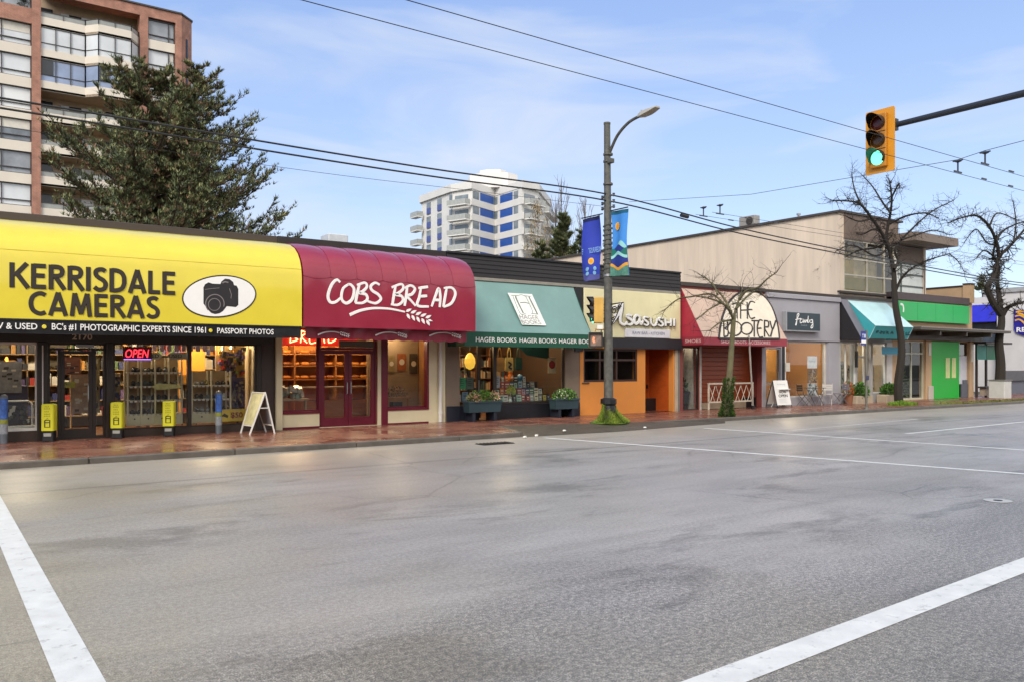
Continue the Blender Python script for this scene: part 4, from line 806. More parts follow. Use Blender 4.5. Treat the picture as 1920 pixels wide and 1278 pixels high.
# --- 8 corner shop boarded in green -------------------------------------------------------------------------------
X0, X1 = 36.02, 43.4
shopH = thing('tan_corner_shop', 'tan stucco shop with bright green sign board, green boarded door and metal canopy', 'shop', (39.7, YF, 0))
TAN = mat('tan_stucco', '#b89a78', .8, var=.1, vs=1.5, bump=.08); VGREEN = mat('bright_green_panel', '#12a832', .45, var=.05, vs=1); VGREEN2 = mat('green_sign_board', '#27a95a', .45, var=.06, vs=1)
shell(shopH, X0, X1, [(36.7, 38.75, .15, 2.86), (42.04, 42.98, .12, 2.86)], TAN)
parapet(shopH, X0, 43.0, 4.74, 5.08, mat('parapet_mauve', '#4c4042', .6, var=.1), y0=YF - .1)
mb = MB(); mb.box(42.95, 43.38, YF - .12, YF + .25, 4.86, 5.79); mb.box(43.05, 43.38, YF + .26, 31.0, 4.86, 5.7); mb.build('end_wall', TAN, shopH)
mb = MB(); mb.cbox(42.9, 43.42, YF - .16, YF + .25, 5.795, 5.85, .01); mb.box(43.0, 43.42, YF + .26, 31.0, 5.71, 5.77); mb.build('coping', mat('coping_brown'), shopH)
mb = MB(); mb.cbox(36.2, 42.72, YF - .2, YF - .003, 3.78, 4.66, .02); s_ = mb.build('sign_board', VGREEN2, shopH)
mb = MB()
for i in range(1, 4): mb.box(36.2 + i * 1.63, 36.215 + i * 1.63, YF - .203, YF - .2005, 3.8, 4.64)
mb.build('sign_seam', mat('seam_green', '#176f3a', .5), s_)
mb = MB(); mb.ribbon(cr_([(36.35, YF - .203, 4.5), (36.55, YF - .203, 4.48), (36.62, YF - .203, 4.3), (36.6, YF - .203, 4.15)], 5), (0, -1, 0), .1, .006); mb.build('sign_letter', LETW, s_)
CAN = mat('canopy_brown', '#4e4640', .5, var=.12); 
mb = MB(); mb.box(35.7, 44.2, 19.3, YF - .21, 3.30, 3.42); cn = mb.build('canopy', CAN, shopH)
mb = MB()
for i in range(57): mb.obox((35.72 + .075 + i * .15, 20.0, 3.445), (.055, 0, 0), (0, .72, .03), (0, 0, .02))
mb.build('canopy_sheeting', mat('galvanised_sheet', '#9a9188', .4, metal=.5, var=.15), cn)
mb = MB(); mb.box(36.05, 43.9, YF - .3, YF - .004, 2.92, 3.28)
for x in (37.6, 40.0, 42.4): mb.obox((x, 20.05, 3.19), (.05, 0, 0), (0, .65, .0), (0, 0, .1))
mb.build('canopy_beam', CAN, cn)
wn_ = MB(); frame_y(wn_, 36.7, 38.75, .15, 2.86, YF + .03, YF + .11, .06, mull=(37.72,), rail=(2.28,)); wf = wn_.build('window', mat('pale_green_frame', '#b9bba8', .5), shopH); pane(36.76, 38.69, .21, 2.8, YF + .07, wf, GL)
room(shopH, X0, X1, 23.0, 2.9, mat('dim_wall', '#5f584a', .8, var=.2))
mb = MB(); mb.cbox(39.34, 42.0, YF - .05, YF - .003, .12, 2.88, .008); gp = mb.build('green_door', VGREEN, shopH)
mb = MB(); xa = fx(1773, YF - .06); mb.box(fx(1773, YF - .06), fx(1780.5, YF - .06), YF - .075, YF - .052, 1.11, 2.1); mb.box(fx(1784.5, YF - .06), fx(1792, YF - .06), YF - .075, YF - .052, 1.11, 2.1); mb.build('handle', mat('pale_yellow_handle', '#c8d08c', .4), gp)
mb = MB(); mb.box(42.06, 42.96, YF + .05, YF + .1, .8, 2.2); mb.build('side_door', mat('white_door', '#cfcfd6', .5), shopH)
mb = MB(); mb.box(42.06, 42.96, YF + .06, YF + .1, 2.22, 2.84); mb.build('transom_glass', GLD, shopH)
mb = MB(); mb.box(42.3, 42.96, YF - .02, YF + .04, .12, .8); mb.box(42.5, 42.9, YF - .02, YF + .04, .8, 1.0); mb.build('kick_panel', mat('slate_panel', '#5c5f68', .5), shopH)
for a_, b_ in ((38.8, 39.3), (43.0, 43.38)): mb = MB(); mb.cbox(a_, b_, YF - .09, YF - .003, .12, 2.9, .01); mb.build('pilaster', TAN, shopH)
mb = MB(); mb.cbox(38.95, 39.36, YF - .16, YF - .095, .12, .75, .01); mb.build('pilaster_base', mat('pale_base', '#b4ada0', .6), shopH)
for a_, b_, c_ in ((39.0, 39.22, 2.2), (43.1, 43.28, 1.9)): mb = MB(); mb.box(a_, b_, YF - .11, YF - .092, c_, 2.8); mb.build('number_plate', mat('plate_white', '#cdcabd', .5), shopH)

# --- beige two-storey building rising behind the small shops --------------------------------------------------------
bb = thing('beige_building', 'large beige two storey building with a long blank side wall and glazed upper front', 'building', (32.4, 21, 0))
BEI = mat('beige_stucco', '#d0beaa', .85, var=.13, vs=1.1, stretch=(1, 1.6, .16), bump=.08); BRN = mat('brown_panel', '#6d5d52', .7, var=.12)
mb = MB(); mb.box(32.4, 32.7, 21.1, 31.02, 4.74, 8.36); mb.box(32.4, 40.0, 31.02, 46, -.02, 8.36); mb.box(32.7, 37.2, 21.4, 31.02, 8.0, 8.36); mb.box(39.3, 39.5, 21.1, 31.02, 4.9, 7.36); mb.box(32.71, 39.29, 24.5, 24.6, 4.9, 8.0); mb.box(32.7, 39.5, 21.1, 21.35, 4.74, 4.95); mb.box(37.0, 37.2, 21.4, 31, 7.3, 8.0); mb.build('wall', BEI, bb)
mb = MB(); mb.box(32.3, 37.3, 21.0, 46.1, 8.364, 8.46); mb.build('roof', mat('roof_edge', '#433d39', .6), bb)
mb = MB(); mb.box(32.7, 37.0, 21.06, 21.3, 7.25, 8.35); mb.box(37.0, 39.45, 21.16, 21.4, 6.55, 7.32); mb.build('upper_panel', BRN, bb)
mb = MB(); mb.box(36.4, 40.2, 19.9, 31, 7.37, 7.75); mb.build('eave', mat('eave_brown', '#75665a', .6), bb)
wn_ = MB(); frame_y(wn_, 32.7, 36.75, 4.96, 7.24, 21.1, 21.2, .06, mull=(34.5, 35.9), rail=(5.7, 6.4)); wf = wn_.build('window', mat('pale_window_frame', '#b8b1a2', .5), bb)
mb = MB(); mb.box(32.76, 36.7, 21.15, 21.158, 5.0, 7.2); mb.build('pane', glass_mat('upper_glass', (.88, .87, .8), 1.5, 1.2), wf)
mb = MB(); mb.box(32.74, 36.7, 21.5, 21.55, 4.97, 5.66); mb.build('blind', mat('olive_glass_backing', '#8d853c', .6, var=.15), wf)  # olive board added behind the panes to lighten the dark glass
mb = MB(); mb.box(32.75, 34.4, 21.7, 21.75, 5.67, 7.22); mb.build('glass_backing', mat('ochre_glass_backing', '#b9a468', .7, var=.3, vs=2), wf); mb = MB(); mb.box(34.6, 36.6, 21.9, 21.95, 5.67, 7.22); mb.build('glass_backing', mat('pale_glass_backing', '#c7b99e', .7, var=.25, vs=2), wf)  # boards added behind the upper panes to brighten them
wn_ = MB(); frame_y(wn_, 36.86, 39.4, 4.96, 6.54, 21.1, 21.2, .06, mull=(37.35,), rail=(5.45, 6.0)); wf = wn_.build('window', mat('dark_window_frame', '#4c5450', .5), bb)
mb = MB(); mb.box(36.92, 39.34, 21.15, 21.158, 5.02, 6.5); mb.build('pane', mat('pale_glazing', '#c4c9c4', .2, var=.15, vs=1), wf)
mb = MB(); mb.box(36.76, 36.85, 21.04, 21.2, 4.95, 7.3); mb.build('mullion_post', WHITE, bb)
mb = MB(); mb.box(32.2, 35.9, 20.95, 21.09, 4.86, 4.95); mb.build('sill', mat('coping_brown'), bb)
t_ = thing('rooftop_condenser', 'grey box condenser unit with round fan on the beige building roof', 'condenser', (33.2, 26.3, 8.46))
mb = MB(); mb.cbox(32.75, 33.15, 25.9, 26.85, 8.462, 9.0, .02); mb.build('cabinet', mat('condenser_grey', '#8f8b86', .5), t_)
mb = MB(); mb.lathe((32.735, 26.2, 8.74), [(0, 0), (.2, 0), (.2, .012), (0, .012)], 20, ax=(-1, 0, 0)); mb.build('fan', mat('fan_dark', '#39322c', .5), t_)
t_ = thing('roof_vent', 'short pipe vent standing on the beige building roof edge', 'vent', (33, 23.6, 8.46)); mb = MB(); mb.lathe((33, 23.6, 8.462), [(.05, 0), (.05, .2), (.1, .2), (.1, .28), (0, .3)], 10); mb.build('pipe', SILVER, t_)
t_ = thing('roof_hatch', 'pale box on the shop roof behind the burgundy awning parapet', 'roof hatch', (13.5, 26, 4.85)); c = onY(628, 445, 26.0); mb = MB(); mb.cbox(c.x - .35, c.x + .35, 25.7, 26.4, 4.84, fz(628, 441, 26), .03); mb.build('box', mat('hatch_white', '#b9bcbf', .5), t_)

# --- bank and neighbours at the far right ---------------------------------------------------------------------------
bk = thing('white_bank', 'low white bank building with a blue shield sign at the far right', 'bank', (56, 22, 0))
BW = mat('white_render', '#c9c5c3', .8, var=.07, vs=1)
mb = MB(); mb.box(56, 80, 20.9, 25.3, -.02, 6.3); mb.build('wall', BW, bk)
mb = MB(); mb.box(55.9, 80.1, 20.8, 25.32, 6.303, 6.45); mb.build('roof', mat('roof_pale', '#9b9a9a', .7), bk)
mb = MB(); cy, cz = 23.62, 4.35
sh = [(-.62, .8), (.62, .8), (.62, -.35), (.5, -.62), (0, -.82), (-.5, -.62), (-.62, -.35)]
mb.poly([(55.98, cy - a, cz + b) for a, b in sh], (-1, 0, 0), .1); sg = mb.build('sign', mat('sign_blue', '#241c86', .4), bk)
mb = MB()
for k, p in enumerate([[(-.5, .65), (-.2, .72), (.2, .5), (.45, .1)], [(-.55, .4), (-.25, .45), (.1, .2), (.3, -.15)], [(-.55, .15), (-.3, .2), (-.05, 0), (.1, -.2)], [(-.4, .6), (-.1, .5), (.3, .1)], [(.1, .7), (.4, .55), (.52, .2)]]):
    mb.ribbon(cr_([(55.878, cy - a, cz + b) for a, b in p], 5), (-1, 0, 0), .1, .006 + k * .002)
mb.build('sign_emblem', mat('sign_gold', '#e0a51c', .5), sg)
text('sign_lettering', 'RBC', (55.876, cy + .46, cz - .58), (0, -.92, 0), (0, 0, .3), LETW, sg, bold=.03)
lw = thing('low_wall', 'low dark topped wall with slate blue panels in front of the white bank', 'wall', (55, 22.1, 0))
mb = MB(); mb.box(49.6, 75, 22.0, 22.2, -.02, .85); mb.build('panel', mat('slate_blue_panel', '#5b606c', .6), lw); mb = MB(); mb.box(49.4, 75.1, 21.9, 22.3, .853, 1.42); mb.build('top_band', mat('dark_band', '#4a4b50', .5), lw)
bl = thing('blue_awning_building', 'white building with royal blue awning above dark windows behind the corner shop', 'building', (57, 28, 0))
mb = MB(); mb.box(56.6, 80, 25.34, 36, -.02, 6.15); mb.build('wall', BW, bl)
mb = MB(); mb.rings([[(56.58, 25.36, 5.65), (55.9, 25.36, 4.5), (56.58, 25.36, 4.5)], [(56.58, 33, 5.65), (55.9, 33, 4.5), (56.58, 33, 4.5)]]); mb.build('awning', mat('royal_blue_awning', '#2426b4', .5), bl)
for i in range(4):
    y = 25.5 + i * 1.8; mb = MB(); mb.box(56.55, 56.598, y, y + 1.7, 3.2, 4.46); wf = mb.build('window', DKBROWN, bl); mb = MB(); mb.box(56.53, 56.548, y + .06, y + 1.64, 3.26, 4.4); mb.build('pane', mat('blue_grey_glass', '#46505c', .15, var=.2), wf)
gb = thing('grey_block', 'plain pale grey block standing beyond the white bank', 'building', (95, 40, 0)); mb = MB(); mb.box(90, 120, 34, 42, -.02, 9.2); mb.build('wall', mat('pale_grey_render', '#96989c', .8, var=.06), gb); mb = MB(); mb.box(89.9, 120, 33.9, 42.1, 9.2, 9.5); mb.build('roof', mat('roof_pale'), gb)
st = thing('bus_shelter', 'dark framed shelter hung with teal screens beside the tan corner shop', 'bus shelter', (44.6, 20.7, SW))
mb = MB()
mats_ = mat('shelter_frame', '#3a3230', .5)
for x, y in ((43.75, 20.75), (44.75, 20.75), (46.3, 20.75)): mb.box(x - .05, x + .05, y - .05, y + .05, SW, 2.8)
mb.box(43.6, 46.4, 20.2, 20.9, 2.8, 2.9); mb.build('frame', mats_, st)
mb = MB(); mb.box(43.62, 44.6, 20.66, 20.68, 2.02, 2.78); mb.build('screen', mat('teal_screen', '#2d8c7c', .5, var=.1), st); mb = MB(); mb.box(44.65, 46.3, 20.66, 20.68, 2.02, 2.78); mb.build('screen', mat('deep_teal_screen', '#12704f', .5, var=.1), st)
bn = thing('street_bench', 'small bench with a pale front under the teal shelter screens', 'bench', (44.3, 20.6, SW))
mb = MB(); mb.cbox(43.85, 45.0, 20.35, 20.75, .58, .66, .015); mb.build('seat', mats_, bn); mb = MB(); mb.cbox(43.95, 44.9, 20.42, 20.7, .2, .577, .015); mb.build('base', mat('pale_bench_base', '#a89888', .7), bn)
# ------------------------------------------------------------------ brick apartment tower (top left)
tw = thing('brick_apartment_tower', 'tall brick apartment tower with white balcony bands and glazed corners', 'apartment tower', (12, 84, 0))
TBR = brick_mat('tower_brick', '#8a5240', '#9a6049', '#a5897a', bump=.1)
BAND = mat('white_band', '#cfc6b8', .75, var=.05, vs=.7); TFR = mat('bronze_frame', '#3a3634', .4); BLIND = mat('pale_blind_glass', '#c6cacd', .12, var=.14, vs=.35); BLUEG = mat('bluish_glass', '#8492ad', .08, var=.2, vs=.5); DKG = mat('dark_window_glass', '#2d2f33', .08, var=.3, vs=.8); TCR = mat('tower_cream', '#b39e84', .8)
mb = MB()
for a, b in ((7.46, 8.14), (16.1, 16.8), (19.2, 19.75)): mb.box(a, b, 81.85, 83.2, 0, 34.75)
mb.box(8.14, 19.2, 81.86, 83.2, 33.85, 34.74); mb.prism([(19.75, 81.85), (20.95, 83.0), (20.95, 96), (19.75, 96)], 0, 34.7); mb.box(1, 19.75, 92, 96, 0, 34.6); mb.box(1.0, 7.46, 81.88, 83, 31.0, 32.3); mb.build('brick_wall', TBR, tw)
mb = MB(); mb.box(8.1, 19.8, 81.75, 96, 34.76, 34.9); mb.prism([(19.8, 81.75), (21.05, 82.95), (21.05, 96), (19.8, 96)], 34.71, 34.86); mb.build('roof', mat('roof_edge', '#433d39', .6), tw)
mb = MB(); mb.box(16.2, 19, 85, 90, 34.9, 36.2); mb.build('penthouse', BAND, tw)
mb = MB(); mb.box(1, 19.7, 84.4, 84.6, 0, 34.7); mb.build('rear_wall', TCR, tw)
mb = MB()
for z in range(4, 34, 3): mb.obox((20.35, 82.4, z + .8), (.09, .09, 0), (.03, -.03, 0), (0, 0, .9))
mb.build('slit_window', DKG, tw)
PLAN = [(8.14, 82.05), (11.6, 82.05), (12.5, 81.0), (15.2, 81.0), (16.08, 82.2)]
def along(mb, plan, z0, z1, th):
    for (a, b), (c, d) in zip(plan, plan[1:]):
        t = V3((c - a, d - b, 0)).normalized(); n = V3((t.y, -t.x, 0)) * th
        mb.rings([[(a, b, z0), (c, d, z0), (c - n.x, d - n.y, z0), (a - n.x, b - n.y, z0)], [(a, b, z1), (c, d, z1), (c - n.x, d - n.y, z1), (a - n.x, b - n.y, z1)]])
def posts(mb, plan, z0, z1, step, r):
    for (a, b), (c, d) in zip(plan, plan[1:]):
        L = math.hypot(c - a, d - b); n = max(1, round(L / step))
        for i in range(n + 1): x, y = a + (c - a) * i / n, b + (d - b) * i / n; mb.box(x - r, x + r, y - r - .03, y + r - .03, z0, z1)
for k in range(0, 11):
    zt = 31.86 - 2.76 * k; zb = zt - .85
    mb = MB(); along(mb, PLAN, zb, zt, .14); mb.build('balcony_band', BAND, tw)
    mb = MB(); mb.prism(PLAN + [(16.08, 84.4), (8.14, 84.4)], zb + .01, zb + .2); mb.build('balcony_slab', TCR, tw)
    if k in (1, 2):
        mb = MB(); along(mb, [(x, y + .06) for x, y in PLAN], zt, zt + 1.91, .05); gz = mb.build('balcony_glazing', BLIND if k == 1 else BLUEG, tw)
        mb = MB(); posts(mb, PLAN, zt, zt + 1.91, 1.1, .035); along(mb, [(x, y + .0) for x, y in PLAN], zt + .5, zt + .55, .05); along(mb, PLAN, zt + 1.84, zt + 1.9, .05); mb.build('glazing_frame', TFR, gz)
        if k == 2:
            for q_ in ((8.2, 9.1, 82.03, 82.05), (12.6, 13.4, 80.97, 80.99)): mb = MB(); mb.box(*q_, zt + .55, zt + 1.8); mb.build('open_pane', DKG, gz)
    else:
        mb = MB(); along(mb, [(x, y + .05) for x, y in PLAN], zt + .02, zt + .42, .02); rl = mb.build('balcony_railing', mat('railing_glass', '#8d8f8c', .2, var=.1), tw)
        mb = MB(); posts(mb, PLAN, zt, zt + .46, 1.6, .025); along(mb, PLAN, zt + .43, zt + .48, .05); mb.build('rail', TFR, rl)
        mb = MB(); mb.box(8.2, 9.3, 84.25, 84.38, zb + .25, zt + 1.6); mb.box(10.6, 11.6, 84.25, 84.38, zb + .25, zt + 1.45); mb.box(13.6, 14.9, 84.25, 84.38, zb + .25, zt + 1.5); mb.build('balcony_door', DKG, tw)
        mb = MB(); mb.box(9.95, 10.6, 84.24, 84.38, zb + .25, zt + 1.45); mb.box(11.6, 12.6, 84.24, 84.38, zb + .25, zt + 1.45); mb.build('balcony_window', BLIND, tw)
    for (a, b, ml) in ((1.0, 7.44, (2.6, 5.25)), (16.82, 19.18, (18.65,))):
        if k > 0 or a > 10:
            mb = MB(); mb.box(a, b, 82.0, 82.3, zb, zt); mb.build('spandrel', BAND, tw)
        mb = MB(); mb.box(a, b, 82.25, 82.28, zt, zt + 1.91); wf = mb.build('window', [BLIND, mat('grey_blind_glass', '#8d9298', .12, var=.3, vs=.5), mat('white_blind_glass', '#d6d8d8', .2, var=.08, vs=.4), BLIND, mat('dusk_glass', '#6d747c', .08, var=.4, vs=.6)][(k * 7 + int(a)) % 5], tw)
        if (k * 5 + int(a)) % 3 == 0: mb = MB(); mb.box(ml[0] + .1, b - .1, 82.22, 82.247, zt + 1.1, zt + 1.85); mb.build('blind', mat('half_blind', '#c9c4b8', .5, var=.08), wf)
        mb = MB(); frame_y(mb, a, b, zt, zt + 1.91, 82.12, 82.24, .07, mull=ml, rail=(zt + .5,)); mb.build('frame', TFR, wf)
# plant on the top left balcony
p_ = thing('balcony_shrub', 'dark shrub on the upper left balcony of the brick tower', 'plant', (6.9, 81.95, 32.3)); mb = MB(); rr = random.Random(5)
for i in range(240): c = V3((6.8 + rr.gauss(0, .25), 82.1 + rr.gauss(0, .12), 32.35 + rr.random() * 1.6)); d = V3((rr.gauss(0, .1), rr.gauss(0, .1), rr.uniform(0, .2))); e = V3((rr.gauss(0, .1), rr.gauss(0, .1), rr.gauss(0, .1))); mb.tri(c, c + d, c + e)
mb.build('foliage', mat('shrub_dark', '#1d2a1c', .8), p_)

# ------------------------------------------------------------------ white and blue tower in the distance
bt = thing('blue_panel_tower', 'distant white apartment tower with blue panels and stacked balconies', 'apartment tower', tuple(onZ(928, 682, 158).xy) + (0,))
def Q(px, Z): p = onZ(px, 682, Z); return (p.x, p.y)
P0, P1, P2, P3, P4, P5, P6 = Q(786, 168), Q(845, 157), Q(884, 154), Q(928, 161), Q(980, 153), Q(1012, 157), Q(1034, 172)
WT = mat('tower_white', '#d6d3cd', .75, var=.05, vs=.4); BP = mat('blue_panel', '#2c56a0', .45, var=.06, vs=.3); BP2 = mat('violet_blue_panel', '#4a5690', .45, var=.1); GW = mat('grey_tower_glass', '#7d868c', .15, var=.3, vs=.5)
foot = [P0, P1, P2, P3, P4, P5, P6, Q(1000, 190), Q(830, 190)]
def inset(p, f=.035): c = (sum(q[0] for q in foot) / 9, sum(q[1] for q in foot) / 9); return (p[0] + (c[0] - p[0]) * f, p[1] + (c[1] - p[1]) * f)
mb = MB(); mb.prism([inset(p) for p in foot], 0, 35.0); mb.build('wall', WT, bt)
mb = MB(); mb.prism(foot, 34.4, 35.8); mb.build('roof', WT, bt)
mb = MB(); pc = [inset(p, .45) for p in (P1, P2, P4, P5, Q(1000, 190), Q(830, 190))]; mb.prism(pc, 35.8, 38.6); pc = [inset(p, .7) for p in (P1, P2, P4, P5, Q(1000, 190), Q(830, 190))]; mb.prism(pc, 38.6, 40.0); mb.build('penthouse', WT, bt)
def lerp2(a, b, t): return (a[0] + (b[0] - a[0]) * t, a[1] + (b[1] - a[1]) * t)
FRONT = [inset(p, .02) for p in (P2, P3, P4)]
for k in range(8):
    zt = 33.2 - 2.8 * k - .6
    mb = MB(); along(mb, [P2, P3, P4], zt - 1.25, zt, .3); mb.build('band', WT, bt)
    mb = MB(); along(mb, [lerp2(FRONT[0], FRONT[1], .36), lerp2(FRONT[0], FRONT[1], .93)], zt, zt + 1.55, .2); along(mb, [lerp2(FRONT[1], FRONT[2], .2), lerp2(FRONT[1], FRONT[2], .66)], zt, zt + 1.55, .2); mb.build('blue_panel', BP, bt)
    mb = MB(); along(mb, [lerp2(FRONT[0], FRONT[1], .93), FRONT[1], lerp2(FRONT[1], FRONT[2], .1)], zt, zt + 1.5, .15); along(mb, [lerp2(FRONT[0], FRONT[1], .05), lerp2(FRONT[0], FRONT[1], .3)], zt, zt + 1.5, .15); along(mb, [lerp2(FRONT[1], FRONT[2], .7), lerp2(FRONT[1], FRONT[2], .86)], zt, zt + 1.5, .15); mb.build('window', GW, bt)
    for f in ((.2, .32), (.55, .67), (.93, 1.0)):
        a, b = lerp2(inset(P0, .02), inset(P1, .02), f[0]), lerp2(inset(P0, .02), inset(P1, .02), f[1])
        mb = MB(); along(mb, [a, b], zt - 1.0, zt + .2, .2); mb.build('blue_panel', BP2, bt); mb = MB(); along(mb, [a, b], zt + .2, zt + 1.3, .2); mb.build('window', GW, bt)
    # stacked balconies: left end, left of the blue bay, right of the blue bay, right end
    for a, b, dz in ((lerp2(P0, P1, -.11), lerp2(P0, P1, .13), 2.2), (lerp2(P1, P2, .05), lerp2(P1, P2, .95), 2.4), (lerp2(P4, P5, .1), lerp2(P4, P5, 1.0), 2.4), (lerp2(P5, P6, .3), lerp2(P5, P6, 1.1), 2.0)):
        t = V3((b[0] - a[0], b[1] - a[1], 0)).normalized(); n = V3((t.y, -t.x, 0)) * dz * .6
        q = [a, b, (b[0] + n.x, b[1] + n.y), (a[0] + n.x, a[1] + n.y)]
        mb = MB(); mb.prism(q, zt - 1.35, zt - 1.15); bal = mb.build('balcony', WT, bt)
        mb = MB(); along(mb, [a, q[3], q[2], b], zt - 1.14, zt - .2, .05); mb.build('railing', mat('pale_railing', '#a3a5a0', .4, var=.15), bal)
    for a, b in ((P1, P2), (P4, P5)):
        a, b = inset(a, .03), inset(b, .03); mb = MB(); along(mb, [lerp2(a, b, .15), lerp2(a, b, .8)], zt - 1.1, zt + .9, .15); mb.build('window', GW, bt)

# ------------------------------------------------------------------ trees
BARK = mat('pine_bark', '#4a3a30', .9, var=.25, vs=4, bump=.4, bs=20); NEED = [mat('needle_green', '#666f48', .75, var=.25, vs=.8), mat('needle_light', '#8d8f60', .75, var=.25, vs=.8), mat('needle_dark', '#4d563e', .7, var=.25, vs=.8), mat('needle_brown', '#86694f', .8, var=.25, vs=.8)]
def tuft(mb, c, up, L, rr, n=8):
    up = up.normalized(); a = up.orthogonal().normalized(); b = up.cross(a)
    for i in range(n):
        t = rr.uniform(0, 6.28); s = rr.uniform(.3, 1.0); d = (up * rr.uniform(.4, 1.1) + (a * cos(t) + b * sin(t)) * s) * L; w_ = (a * cos(t + 1.57) + b * sin(t + 1.57)) * L * .10
        mb.tri(c - w_, c + w_, c + d)
def pine(name, label, base, Ht, R, seed, nl, prof, first=.18, lean=(0, 0), tl=.42, dens=1.0, brown=.14, droop=.0, group=None):
    rr = random.Random(seed); base = V3(base); t = thing(name, label, 'tree', base, group)
    tp = [base + V3((lean[0] * f, lean[1] * f, Ht * f)) + V3((rr.gauss(0, .08), rr.gauss(0, .08), 0)) for f in [i / 10 for i in range(11)]]
    mt = MB(); mt.tube(tp, [.02 * Ht * (1 - .92 * i / 10) for i in range(11)], 9)
    cr = MB()
    for i in range(nl):
        f = first + (1 - first) * ((i + rr.random()) / nl); k = min(int(f * 10), 9); p = tp[k].lerp(tp[k + 1], f * 10 - k)
        az = rr.uniform(0, 6.28); L = R * prof(f) * rr.uniform(.72, 1.06)
        if L < .4: L = .4
        d = V3((cos(az), sin(az), 0)); n = 6; rise = rr.uniform(-.12, .12) - droop; pts = [p + d * L * s + V3((0, 0, L * (rise * s + .34 * s ** 3) - (0.08 * L * sin(pi * s)))) + V3((rr.gauss(0, .1), rr.gauss(0, .1), rr.gauss(0, .08))) * s for s in [j / n for j in range(n + 1)]]
        mt.tube(pts, [.012 * L * (1.1 - j / n) + .012 for j in range(n + 1)], 5, False)
        for j in range(1, n + 1):
            for q in range(int((1 + L * .9) * dens)):
                s0 = pts[j - 1].lerp(pts[j], rr.random()); sl_ = L * .28 * rr.uniform(.3, 1) * (1.1 - j / n * .45)
                sd_ = (d * rr.uniform(.2, 1) + V3((-d.y, d.x, 0)) * rr.uniform(-1, 1) + V3((0, 0, rr.uniform(-.05, .95)))).normalized(); e = s0 + sd_ * sl_
                if rr.random() < .5: mt.tube([s0, e], [.018, .008], 3, False)
                for r_ in range(3):
                    c = s0.lerp(e, .45 + .55 * r_ / 2); inner = (j / n) * (.6 + .4 * r_ / 2)
                    u = rr.random(); cr.mi = 3 if u < brown * (1.7 - 1.5 * inner) else (1 if u > .78 else (2 if u > .5 else 0))
                    tuft(cr, c, V3((sd_.x * .4, sd_.y * .4, 1)), tl * rr.uniform(.7, 1.2), rr)
    for j in range(30): tuft(cr, tp[9].lerp(tp[10], rr.random()) + V3((rr.gauss(0, .12), rr.gauss(0, .12), 0)), V3((rr.gauss(0, .3), rr.gauss(0, .3), 1)), tl, rr)
    mt.build('trunk', BARK, t); cr.build('crown', NEED, t); return t
def b_at(px, Z): p = onZ(px, 682, Z); return (p.x, p.y, 0)
pine('pine_tree', 'broad dark pine tree standing in front of the brick tower, leaning left', b_at(290, 47), 18.4, 5.6, 11, 135, lambda f: 1.06 * (1 - (max(0, f - .25) / .79) ** 3.4), .2, (-.4, 0), .27, 2.2, .2)
pine('pine_tree', 'sparser pine right of the broad one, open limbs reaching over the burgundy awning', b_at(370, 49), 19.4, 6.0, 23, 125, lambda f: 1.05 * (1 - (max(0, f - .1) / .95) ** 2.5), .2, (-.2, .2), .27, 1.8, .26)
pine('conifer_tree', 'low rounded conifer beside the blue panelled tower', b_at(1057, 96), 19.0, 3.3, 5, 120, lambda f: (1 - f * .3 if f < .6 else .82 - (f - .6) * 1.6), .1, (0, 0), .42, 2.4, .02, group='conifers in front of the blue panelled tower')
pine('conifer_tree', 'smaller conifer left of the rounded one, rising just above the shop parapet', b_at(1015, 92), 15.2, 3.0, 6, 80, lambda f: 1.05 - f * .8, .1, (0, 0), .42, 2.2, .02, group='conifers in front of the blue panelled tower')
pine('conifer_tree', 'thin conifer half hidden behind the dark blue banner', b_at(1090, 98), 17.4, 1.7, 7, 60, lambda f: 1.05 - f * .8, .1, (0, 0), .42, 2.2, .02, group='conifers in front of the blue panelled tower')
pine('distant_tree', 'small green tree top showing beyond the corner shop at the far right', b_at(1843, 95), 11.4, 1.9, 8, 26, lambda f: 1.05 - f * .7, .1, (0, 0), .6, 1, .05)

TWIG = mat('bare_bark', '#272019', .85, var=.3, vs=5, bump=.3, bs=30); TWIGP = mat('poplar_bark', '#6b6058', .85, var=.2); MOSSB = mat('mossy_bark', '#5f5a40', .9, var=.35, vs=3, bump=.4, bs=25)
def poplar(label, px, Z, Ht, seed, leaf=False, grp='bare poplars beside the blue panelled tower'):
    rr = random.Random(seed); b = V3(b_at(px, Z)); t = thing('poplar_tree', label, 'tree', b, grp); mt = MB(); cr = MB()
    mt.tube([b, b + V3((0, 0, Ht * .5)), b + V3((.1, 0, Ht))], [.22, .14, .02], 6)
    for i in range(46):
        f = rr.uniform(.25, .95); p = b + V3((0, 0, Ht * f)); az = rr.uniform(0, 6.28); L = Ht * (1 - f) * .55 + 1.2; d = V3((cos(az) * .24, sin(az) * .24, 1)).normalized()
        q = [p, p + V3((cos(az), sin(az), .4)) * L * .10, p + V3((cos(az), sin(az), .4)) * L * .10 + d * L * .8]; (cr if not leaf else mt).tube(q, [.05, .04, .02], 4, False)
        for r_ in range(6):
            s = q[1].lerp(q[2], rr.random()); dd = (d + V3((rr.gauss(0, .3), rr.gauss(0, .3), 0))).normalized(); cr.tube([s, s + dd * rr.uniform(.4, 1.1)], [.025, .012], 3, False)
            if leaf:
                for z_ in range(7): c = s + V3((rr.gauss(0, .3), rr.gauss(0, .3), rr.gauss(0, .3))); e = .14; cr.mi = 1; cr.tri(c, c + V3((rr.gauss(0, e), rr.gauss(0, e), e)), c + V3((rr.gauss(0, e), rr.gauss(0, e), -e))); cr.mi = 0
    mt.build('trunk', TWIGP, t); cr.build('crown', [TWIGP, mat('ochre_leaf', '#8d7646', .7, var=.2)] if leaf else TWIGP, t)
